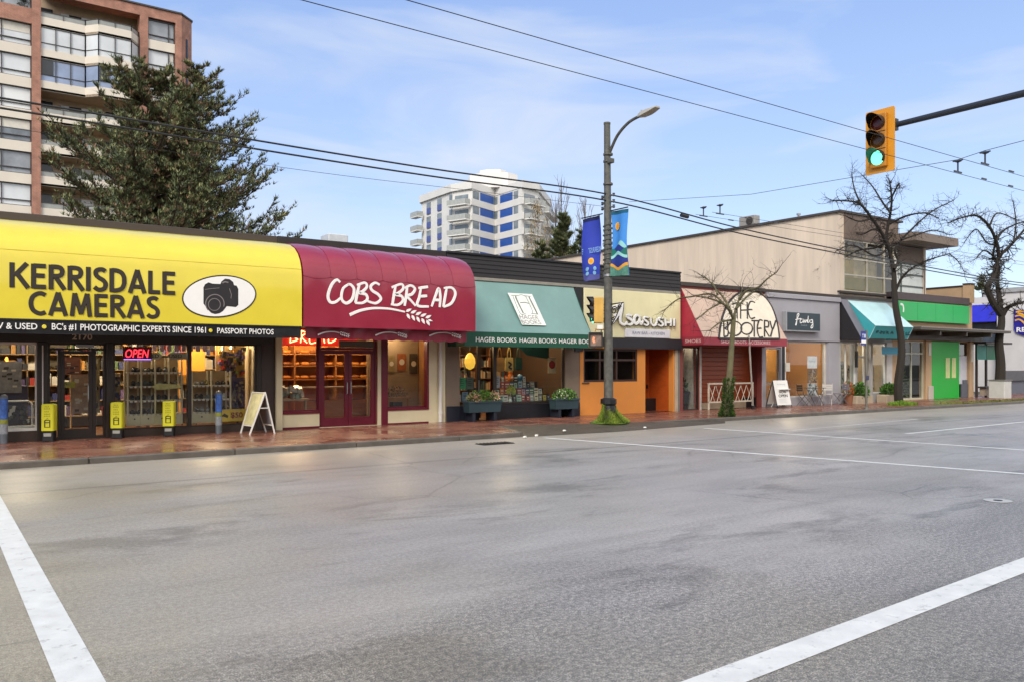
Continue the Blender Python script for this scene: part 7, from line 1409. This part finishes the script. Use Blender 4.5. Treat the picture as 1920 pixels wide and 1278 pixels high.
# shop assistant
def person(loc, rz, label):
    t = thing('person', label, 'person', loc, rz=rz)
    me = bpy.data.meshes.new('body'); V = [(0, 0, .92), (0, .0, 1.12), (0, .02, 1.38), (0, .02, 1.5), (0, -.01, 1.56), (0, -.02, 1.66), (0, -.01, 1.74), (.17, .02, 1.42), (.24, .0, 1.16), (.2, -.18, 1.02), (.18, -.27, 1.03), (-.17, .02, 1.42), (-.24, .0, 1.16), (-.2, -.18, 1.02), (-.18, -.27, 1.03), (.1, 0, .88), (.11, 0, .5), (.11, .02, .08), (.11, -.13, .04), (-.1, 0, .88), (-.11, 0, .5), (-.11, .02, .08), (-.11, -.13, .04)]
    Ed = [(0, 1), (1, 2), (2, 3), (3, 4), (4, 5), (5, 6), (2, 7), (7, 8), (8, 9), (9, 10), (2, 11), (11, 12), (12, 13), (13, 14), (0, 15), (15, 16), (16, 17), (17, 18), (0, 19), (19, 20), (20, 21), (21, 22)]
    Rd = [.14, .13, .15, .065, .07, .1, .075, .065, .05, .04, .045, .065, .05, .04, .045, .09, .065, .05, .045, .09, .065, .05, .045]
    me.from_pydata(V, Ed, []); o = bpy.data.objects.new('body', me); COL.objects.link(o); o.parent = t
    sk = o.modifiers.new('skin', 'SKIN'); o.modifiers.new('sub', 'SUBSURF').levels = 1; o.modifiers['sub'].render_levels = 2
    for i, r_ in enumerate(Rd): me.skin_vertices[0].data[i].radius = (r_, r_ * (.75 if i in (0, 1, 2) else 1)); 
    me.skin_vertices[0].data[0].use_root = True
    me.materials.append(mat('skin', '#9a6a50', .6, var=.05))
    def loc_(mb, nm, m, par=t): 
        q = bpy.data.objects.new(nm, bpy.data.meshes.new(nm)); q.data.from_pydata(mb.v, [], mb.f); q.data.materials.append(m); q.data.polygons.foreach_set('use_smooth', [True] * len(q.data.polygons)); COL.objects.link(q); q.parent = par; return q
    mb = MB(); mb.rings([[(r_ * cos(a) , r2 * sin(a) + .015, z) for a in [k * pi / 8 for k in range(16)]] for z, r_, r2 in ((.85, .18, .14), (1.1, .175, .135), (1.3, .205, .15), (1.42, .19, .13), (1.49, .1, .09))]); loc_(mb, 'shirt', mat('blue_shirt', '#50646e', .8, var=.1))
    mb = MB(); mb.rings([[(r_ * cos(a), r_ * 1.05 * sin(a) + .02, z) for a in [k * pi / 8 for k in range(16)]] for z, r_ in ((1.66, .105), (1.72, .108), (1.77, .09), (1.81, .05))]); loc_(mb, 'hair', mat('dark_hair', '#1d1614', .7))
    mb = MB()
    for s in (-.035, .035): mb.lathe((s, -.105, 1.665), [(0, 0), (.012, .003), (0, .008)], 8, ax=(0, -1, 0))
    mb.lathe((0, -.105, 1.635), [(.016, 0), (.01, .02), (0, .026)], 8, ax=(0, -1, 0)); mb.box(-.025, .025, -.112, -.1, 1.598, 1.606); loc_(mb, 'face', mat('face_dark', '#5a3428', .6))
person((4.4, 22.05, .12), R_(-15), 'person with dark hair and blue grey shirt standing behind the camera cabinet')

# bakery interior: neon board, loaves, counter
t = thing('bakery_neon_sign', 'red board with orange hand lettering glowing behind the bakery glass', 'neon sign', (8.4, 21.5, 2.5)); mb = MB(); mb.box(7.52, 9.9, 21.5, 21.54, 2.28, 2.75); mb.build('board', mat('bakery_red', (.5, .02, .01), .5, var=.05, emit=.5), t)
NEO = mat('neon_orange', (1, .42, .16), .5, var=0, emit=4)
mb = MB()
for k, p in enumerate([[(7.62, 2.60), (7.72, 2.52), (7.66, 2.38), (7.56, 2.36)], [(7.98, 2.68), (7.95, 2.36)], [(7.96, 2.68), (8.14, 2.62), (8.02, 2.52), (8.16, 2.44), (7.94, 2.36)], [(8.26, 2.68), (8.24, 2.36)], [(8.25, 2.68), (8.4, 2.62), (8.27, 2.52), (8.42, 2.36)], [(8.66, 2.66), (8.52, 2.66), (8.5, 2.36), (8.68, 2.38)], [(8.52, 2.52), (8.64, 2.52)], [(8.74, 2.36), (8.84, 2.66), (8.92, 2.36)], [(9.06, 2.66), (9.04, 2.38), (9.24, 2.46), (9.22, 2.62), (9.04, 2.67)]]):
    mb.tube(cr_([(a, 21.47 - .001 * k, b) for a, b in p], 5), .014, 6)
mb.build('lettering', NEO, t)
t = thing('bread_rack', 'long wooden rack of loaves along the back of the bakery', 'rack', (9.2, 24.0, .12)); WOODL = mat('rack_wood', '#8a5a2c', .5, var=.2, stretch=(.5, 1, 6))
for z in (1.35, 1.75, 2.1): mb = MB(); mb.box(7.7, 11.4, 23.7, 24.2, z - .03, z); mb.build('shelf', WOODL, t)
for x in (7.7, 8.9, 10.2, 11.36): mb = MB(); mb.box(x, x + .04, 23.7, 24.2, .12, 2.4); mb.build('upright', WOODL, t)
mb = MB(); mb.box(7.7, 11.4, 24.21, 24.25, .12, 2.5); mb.build('back_panel', mat('rack_back', '#b5762a', .6, var=.15), t)
LO = [mat('loaf_gold', '#b5752a', .6, var=.25, vs=9), mat('loaf_brown', '#7d4a1c', .6, var=.25, vs=9)]; lmesh = []
for m_ in LO:
    mb = MB(); mb.rings([[(x, .075 * r_ * cos(a), .055 + .055 * r_ * sin(a)) for a in [k * pi / 5 for k in range(10)]] for x, r_ in ((-.13, .3), (-.1, .85), (-.03, 1), (.05, 1), (.1, .85), (.13, .3))]); me = bpy.data.meshes.new('loaf'); me.from_pydata(mb.v, [], mb.f); me.materials.append(m_); me.polygons.foreach_set('use_smooth', [True] * len(me.polygons)); lmesh.append(me)
for zi, z in enumerate((1.35, 1.75, 2.1)):
    for i in range(13):
        k = rr.randrange(2); o = bpy.data.objects.new('bread_loaf', lmesh[k]); COL.objects.link(o); o.location = (7.92 + i * .275, 23.9 + rr.uniform(-.04, .04), z); o.rotation_euler = (0, 0, rr.uniform(-.3, .3)); c_ = ('golden', 'dark brown')[k]; s_ = ('lowest', 'middle', 'top')[zi]; setp(o, f'{c_} loaf on the {s_} shelf of the bakery rack', 'bread', f'{c_} loaves on the {s_} bakery shelf')
t = thing('bakery_counter', 'bakery counter with glass front and timber base', 'counter', (9.6, 22.8, .12)); mb = MB(); mb.box(8.7, 11.2, 22.6, 23.1, .12, .75); mb.build('base', WOODL, t); mb = MB(); mb.box(8.7, 11.2, 22.6, 23.1, 1.1, 1.14); mb.build('top', mat('counter_top', '#8d8478', .4), t); mb = MB(); mb.box(8.72, 11.18, 22.61, 22.62, .76, 1.09); mb.build('glass_front', GL, t)
t = thing('cafe_table', 'pale table heaped with wrapped goods in the left bakery window', 'table', (8.0, 21.5, .12)); mb = MB(); mb.box(7.6, 8.4, 21.25, 21.75, .82, .87); mb.build('table_top', mat('pale_wood', '#9a8a6a', .6), t)
for x in (7.66, 8.3): mb = MB(); mb.box(x, x + .05, 21.3, 21.35, .12, .82); mb.build('leg', mat('pale_wood'), t)
t = thing('wrapped_goods', 'heap of clear wrapped packets on the pale bakery table', 'packets', (8.0, 21.5, .87)); mb = MB()
for k in range(26): c = V3((rr.uniform(7.7, 8.3), rr.uniform(21.32, 21.68), .93 + rr.random() * .22)); a = rr.uniform(0, 3); mb.mi = rr.randrange(3); mb.obox(c, (.09 * cos(a), .09 * sin(a), .03), (-.05 * sin(a), .05 * cos(a), 0), (0, .02, .06))
mb.build('packet', [mat('wrap_grey', '#8d958d', .3, var=.2), mat('wrap_pale', '#a5a295', .3, var=.2), mat('wrap_green', '#6a7a68', .3, var=.2)], t)
t = thing('floor_basket', 'dark basket under the pale bakery table', 'basket', (8.1, 21.6, .12)); mb = MB(); mb.lathe((8.1, 21.6, .121), [(.18, 0), (.26, .3), (.24, .3), (.16, .03), (0, .03)], 14); mb.build('body', mat('basket_dark', '#2a221e', .8), t)
for i, (x, z, w_, h_, c_, lab) in enumerate([(11.62, 1.85, .14, .5, '8a4a24', 'rust coloured menu poster in the right bakery window'), (12.02, 1.8, .13, .6, '3a3328', 'dark framed poster in the right bakery window'), (11.28, 1.8, .11, .5, '7d6a42', 'ochre menu poster in the right bakery window')]):
    t = thing('poster', lab, 'poster', (x, 22.1, z), 'posters in the right bakery window'); mb = MB(); mb.box(x - w_, x + w_, 22.1, 22.12, z - h_ / 2, z + h_ / 2); mb.build('sheet', mat('poster_' + c_, '#' + c_, .6, var=.3, vs=9), t); mb = MB(); mb.lathe((x, 22.095, z), [(w_ * .5, 0), (w_ * .65, .004)], 14, ax=(0, -1, 0)); mb.build('print', mat('print_pale'), t)
mb = MB(); mb.box(10.52, 12.2, 22.13, 22.2, .12, 2.9); mb.build('partition', mat('partition_tan', '#8a7458', .8), shopB)
t = thing('side_table', 'small dark table of flowers in the right bakery window', 'table', (11.1, 21.5, .12)); mb = MB(); mb.box(10.7, 11.5, 21.3, 21.7, .8, .84); mb.build('table_top', WOODL, t); mb = MB()
for x in (10.75, 11.42): mb.box(x, x + .04, 21.35, 21.4, .12, .8)
mb.build('legs', WOODL, t); mb = MB(); mb.box(11.0, 11.3, 21.45, 21.65, .3, .7); mb.build('crate', BLACK, t)
t = thing('dried_flowers', 'dried flowers and packets on the small table in the right bakery window', 'flowers', (11.1, 21.5, .84)); mb = MB(); leaves(mb, 11.1, 21.5, .9, .36, .15, .25, 320, .07, 41, 3); mb.build('foliage', [mat('dry_grey', '#77705f', .7, var=.2), mat('dry_pink', '#9a7a6a', .7, var=.2), mat('dry_dark', '#4a463c', .7)], t)
for x in (8.2, 9.6, 10.9): downlight(shopB, x, 22.6, 2.94, .07, WARMLAMP)
point('bakery_light', 8.6, 23.0, 2.75, 85, (1, .66, .36)); point('bakery_light', 10.4, 22.9, 2.75, 60, (1, .7, .42)); point('bakery_light', 11.2, 21.7, 2.6, 22, (1, .75, .5))

# bookshop window: books face out in tiers, bags, posters
t = thing('book_stand', 'stepped dark stand carrying rows of books in the bookshop window', 'display stand', (15.6, 21.6, .56))
for k in range(4): mb = MB(); mb.box(14.4 + .12 * k, 16.7 - .1 * k, 21.2 + k * .17, 21.2 + (k + 1) * .17 - .002, .5, .62 + k * .2); mb.build('step', mat('stand_dark', '#2a2320', .7), t)
BC = [('orange', 'c06a24'), ('cream', 'c9bfa0'), ('white', 'c9c7c0'), ('pale blue', '8fa6b5'), ('pink', 'b58a92'), ('red', '8f2a24'), ('dark green', '2f5a3a'), ('grey', '8a8a86'), ('yellow', 'b5a03c'), ('navy', '2a3558'), ('mint', '8fb09a'), ('brown', '6a4a34'), ('black', '232326')]
used = set(); bmesh_cache = {}
for row in range(4):
    n = 13 - row * 2; x = 14.5 + .14 * row
    for i in range(n):
        for tr in range(30):
            c_ = BC[rr.randrange(len(BC))]; s_ = rr.randrange(3)
            if (row, c_[0], s_) not in used: break
        used.add((row, c_[0], s_)); w_, h_ = ((.11, .17), (.14, .21), (.18, .2))[s_]
        if (c_[1], s_) not in bmesh_cache:
            mb = MB(); mb.box(-w_ / 2, w_ / 2, -.012, .012, 0, h_); mb.mi = 1; mb.box(-w_ / 2 + .02, w_ / 2 - .03, -.0135, -.0125, h_ * .55, h_ * .75); mb.box(-w_ / 2 + .02, w_ / 2 - .05, -.0135, -.0125, h_ * .2, h_ * .3); mb.mi = 2; mb.box(-w_ / 2 + .004, w_ / 2 - .004, .0125, .02, .003, h_ - .003)
            me = bpy.data.meshes.new('book'); me.from_pydata(mb.v, [], mb.f)
            for m_ in (mat('cover_' + c_[0].replace(' ', '_'), '#' + c_[1], .4, var=.25, vs=12), mat('cover_print', '#d2cbb8' if c_[0] not in ('cream', 'white', 'mint', 'pale blue') else '#5a4a48', .5) if False else mat('cover_print_' + ('dark' if c_[0] in ('cream', 'white', 'mint', 'pale blue', 'yellow', 'pink') else 'light'), '#54484a' if c_[0] in ('cream', 'white', 'mint', 'pale blue', 'yellow', 'pink') else '#c9c0aa', .5), mat('page_block', '#c2b89c', .8)): me.materials.append(m_)
            me.polygons.foreach_set('material_index', mb.m); bmesh_cache[(c_[1], s_)] = me
        o = bpy.data.objects.new('book', bmesh_cache[(c_[1], s_)]); COL.objects.link(o); o.location = (x + rr.uniform(-.01, .01), 21.27 + row * .17, .622 + row * .2); o.rotation_euler = (-.14, 0, rr.uniform(-.2, .2)); x += .165 + rr.uniform(0, .01)
        setp(o, f'{("small", "tall", "wide")[s_]} {c_[0]} book on the {("front", "second", "third", "rear")[row]} step of the bookshop window stand', 'book', 'books standing face out in the bookshop window')
t = thing('toy_display', 'orange and white soft toy figure high on the bookshop window stand', 'display', (15.35, 21.75, 1.24)); mb = MB(); mb.lathe((15.35, 21.74, 1.25), [(.06, 0), (.1, .06), (.09, .18), (.05, .22), (.075, .28), (.06, .36), (0, .4)], 14); mb.build('body', mat('toy_orange', '#c4702a', .7, var=.25, vs=14), t); mb = MB(); mb.lathe((15.35, 21.66, 1.36), [(0, 0), (.05, .01), (.0, .03)], 10, ax=(0, -1, 0)); mb.build('belly', mat('toy_white', '#c9c2b4', .7), t)
t = thing('flower_vase', 'vase of yellow green flowers among the books in the bookshop window', 'flowers', (14.9, 21.15, .62)); mb = MB(); mb.lathe((14.9, 21.12, .565), [(.04, 0), (.06, .08), (.035, .16), (.05, .2), (0, .2)], 12); mb.build('vase', mat('vase_pale', '#a9b5b0', .3), t); mb = MB(); leaves(mb, 14.9, 21.1, .92, .14, .1, .2, 260, .06, 61, 2); mb.build('foliage', [mat('flower_yellow', '#b5ad3c', .6), mat('leaf_fresh')], t)
t = thing('globe', 'small blue globe on the rear step of the bookshop window stand', 'globe', (15.75, 21.8, 1.24)); mb = MB(); mb.lathe((15.75, 21.78, 1.36), [(0, -.1)] + [(.11 * cos(a), .11 * sin(a)) for a in [(-.45 + .9 * k / 8) * pi for k in range(9)]] + [(0, .11)], 16); mb.build('ball', mat('globe_blue', '#3f6f8f', .4, var=.4, vs=12), t); mb = MB(); mb.lathe((15.75, 21.78, 1.222), [(.07, 0), (.02, .02), (.02, .05), (0, .05)], 12); mb.build('stand', BLACK, t)
def tote(label, x, y, z, w_, h_, c_):
    t = thing('tote_bag', label, 'bag', (x, y, z), 'tote bags hung in the bookshop window'); mb = MB(); mb.rings([[(x - w_ * .5 * a, y - .02 * b, zz), (x + w_ * .5 * a, y - .02 * b, zz), (x + w_ * .5 * a, y + .02 * b, zz), (x - w_ * .5 * a, y + .02 * b, zz)] for zz, a, b in ((z - h_, .8, .5), (z - h_ * .92, 1, 1.5), (z - h_ * .4, 1, 1.5), (z, .98, .6))]); mb.build('body', mat('tote_' + c_, '#' + c_, .8, var=.2, vs=10), t); mb = MB(); mb.tube(cr_([(x - w_ * .22, y, z), (x - .05, y, z + .2), (x, y, z + .3), (x + .05, y, z + .2), (x + w_ * .22, y, z)], 4), .012, 5); mb.build('handle', mat('tote_' + c_), t)
for a in (('tan woven tote bag hanging left in the bookshop window', 14.62, 21.3, 2.0, .3, .44, 'a87a3a'), ('pale yellow tote bag with dark motif in the bookshop window', 14.98, 21.3, 2.0, .3, .44, 'c2a860'), ('dark green tote bag hanging right of the pale yellow one', 15.38, 21.35, 2.0, .26, .4, '17402f'), ('small orange brown bag by the bookshop mullion', 14.32, 21.35, 2.0, .18, .28, '9a6230')): tote(*a)
mb = MB(); mb.ribbon(cr_([(14.92, 21.26, 1.86), (15.04, 21.26, 1.78), (14.95, 21.26, 1.7), (15.06, 21.26, 1.64)], 4), (0, -1, 0), .06, .003); o = mb.build('motif', LETK, [x for x in bpy.data.objects if x.get('label', '').startswith('pale yellow tote')][0])
for i, (x, y, z, w_, h_, c_, lab) in enumerate([(13.05, 20.98, 1.22, .12, .34, '2f8a5a', 'green poster in the left bookshop window'), (13.33, 20.98, 1.22, .13, .36, '4f5a50', 'grey green poster beside the green one in the bookshop'), (12.92, 20.98, 1.3, .06, .3, 'aebcc4', 'pale postcard strip at the left edge of the bookshop window'), (13.15, 20.98, .83, .1, .26, '6a7f95', 'blue grey booklet low in the left bookshop window'), (12.94, 20.98, .78, .06, .2, 'c4a0ae', 'pink booklet low in the left bookshop window'), (13.45, 20.98, .82, .14, .26, '7a7f70', 'patterned booklet low in the left bookshop window'), (14.32, 20.98, 1.25, .09, .36, '9a9aa2', 'pale paper notice just right of the bookshop mullion'), (16.62, 21.2, 1.75, .16, .5, 'c4b088', 'poster with a red disc at the right of the bookshop window'), (13.6, 21.6, 1.6, .09, .26, '8d8a7c', 'small framed print hanging deep in the left bookshop window')]):
    t = thing('poster', lab, 'poster', (x, y, z), 'posters and booklets in the bookshop window'); mb = MB(); mb.box(x - w_, x + w_, y, y + .012, z - h_ / 2, z + h_ / 2); mb.build('sheet', mat('poster_' + c_, '#' + c_, .5, var=.2, vs=9), t)
    mb = MB()
    if i == 7: mb.lathe((x, y - .003, z + .02), [(0, 0), (.13, 0), (.13, .003), (0, .003)], 20, ax=(0, -1, 0)); mb.build('print', mat('poster_red', '#a31f16', .5), t)
    else:
        for q in range(4): mb.box(x - w_ * .6, x + w_ * (.5 - .2 * (q % 2)), y - .003, y - .001, z + h_ * (.3 - q * .17), z + h_ * (.36 - q * .17))
        mb.build('print', mat('print_dark') if i != 5 else mat('print_pale'), t)
t = thing('hanging_lantern', 'glowing yellow paper lantern hanging in the left bookshop window', 'lantern', (13.62, 21.5, 1.85)); mb = MB(); mb.lathe((13.62, 21.45, 1.62), [(.02, 0), (.12, .06), (.17, .2), (.16, .34), (.08, .48), (.02, .52)], 18); mb.build('shade', mat('lantern_yellow', (.9, .52, .06), .6, var=.1, emit=.55), t); mb = MB(); mb.tube([(13.62, 21.45, 2.14), (13.62, 21.45, 2.75)], .008, 5); mb.build('cord', BLACK, t)
t = thing('window_blind', 'teal roller blind corner at the top right of the bookshop window', 'blind', (16.4, 21.6, 2.2)); mb = MB(); mb.rings([[(15.5, 21.6, 2.38), (16.8, 21.6, 2.38), (16.8, 21.62, 2.38), (15.5, 21.62, 2.38)], [(15.9, 21.6, 2.08), (16.8, 21.6, 1.95), (16.8, 21.62, 1.95), (15.9, 21.62, 2.08)]]); mb.build('fabric', mat('blind_teal', '#0f4a44', .7, var=.15), t)
t = thing('shelf_wall', 'tall dark bookcases filled with spines at the back of the bookshop', 'bookcase', (15, 24.4, .12)); mb = MB()
for z in (.5, .9, 1.3, 1.7, 2.1): mb.box(12.9, 17.0, 24.2, 24.6, z - .02, z)
for k in range(7): mb.box(12.9 + k * .68, 12.93 + k * .68, 24.2, 24.6, .12, 2.4)
mb.build('carcass', WOODF, t); mb = MB()
for z in (.5, .9, 1.3, 1.7):
    x = 12.95
    while x < 16.9: w_ = rr.uniform(.025, .06); mb.mi = rr.randrange(5); mb.box(x, x + w_, 24.25, 24.4, z + .001, z + rr.uniform(.2, .32)); x += w_ + .003
o = mb.build('spines', [mat('sp_red', '#6a2a22', .6), mat('sp_tan', '#8a6f48', .6), mat('sp_teal', '#2f4f52', .6), mat('sp_cream', '#a89a7c', .6), mat('sp_dark', '#2a2528', .6)], t); o['kind'] = 'stuff'
for x, y in ((13.3, 21.6), (14.9, 21.9), (15.9, 22.0)): downlight(shopC, x, y, 2.74, .06)
point('bookshop_light', 13.4, 22.4, 2.5, 60, (1, .68, .36)); point('bookshop_light', 15.6, 22.3, 2.5, 50, (1, .74, .45))
# boutique, gift shop interior lamps
point('boutique_light', 30.0, 22.0, 2.55, 42, (1, .8, .55)); point('gift_light', 33.8, 22.0, 2.6, 60, (1, .88, .7)); point('entry_light', 22.7, 21.3, 2.35, 5, (1, .9, .75))
# indoor plants behind the corner shop window
t = thing('window_plants', 'dense indoor plants behind the corner shop window', 'plant', (37.7, 21.5, .12)); mb = MB(); leaves(mb, 37.7, 21.6, .7, .95, .3, 1.0, 1300, .16, 51, 3); leaves(mb, 37.9, 21.7, 1.9, .8, .3, .6, 600, .14, 52, 3); mb.build('foliage', [mat('plant_deep', '#253a1a', .6, var=.3), mat('plant_dull', '#59603a', .6, var=.3), mat('plant_mid', '#37521f', .6, var=.3)], t); mb = MB()
for k in range(6): mb.tube([(36.95 + k * .3, 21.65, .12), (37.0 + k * .28, 21.62, 2.3)], .03, 6)
mb.build('stem', mat('pale_cane', '#9a9464', .7, var=.2), t)

# ------------------------------------------------------------------ the other side of the street (seen only mirrored in the shop glass and wet paving)
mb = MB(); mb.box(-60, 110, -10.2, -6.0, -.02, .11); struct(mb, 'pavement', mat('far_pavement', '#77736c', .6, var=.15))
for i, (x0_, x1_, h_, c_, wc, lab) in enumerate([(-46, -22, 7.5, '7a5a48', '2b2a2a', 'brown brick shop row across the street, behind the photographer at the left'), (-21.9, -4, 9.5, '8a8478', '33312e', 'grey two storey shop across the street, directly behind the photographer'), (-3.9, 14, 6.5, '6a5a4c', '262422', 'low brown shop across the street with a long dark window'), (14.1, 36, 9.0, '94836c', '2e2c2a', 'tan two storey shop across the street'), (36.1, 70, 7.0, '6f6a66', '2a2a2c', 'long grey shop row across the street at the right')]):
    t = thing('opposite_shop', lab, 'shop', ((x0_ + x1_) / 2, -10.5, 0), 'shops across the street behind the photographer'); mb = MB(); mb.box(x0_, x1_, -22, -10.5, -.02, h_); mb.build('wall', mat('opp_' + c_, '#' + c_, .8, var=.15), t)
    mb = MB(); mb.box(x0_ + .4, x1_ - .4, -10.49, -10.42, .5, 2.9); mb.build('shop_window', mat('opp_glass_' + wc, '#' + wc, .1, var=.4, vs=.5), t); mb = MB(); mb.rings([[(x, -10.48, 4.2), (x, -9.0, 3.0), (x, -10.48, 3.0)] for x in (x0_ + .3, x1_ - .3)]); mb.build('awning', mat('opp_awning_' + str(i), ('#3a4a3f', '#7a2f2a', '#2f3d52', '#8a7a4a', '#43484a')[i], .7), t)
    if h_ > 8:
        for k in range(4): xx = x0_ + 1.2 + k * (x1_ - x0_ - 2) / 4; mb = MB(); mb.box(xx, xx + 2.4, -10.49, -10.44, 5.3, 7.3); mb.build('window', mat('opp_glass_' + wc), t)
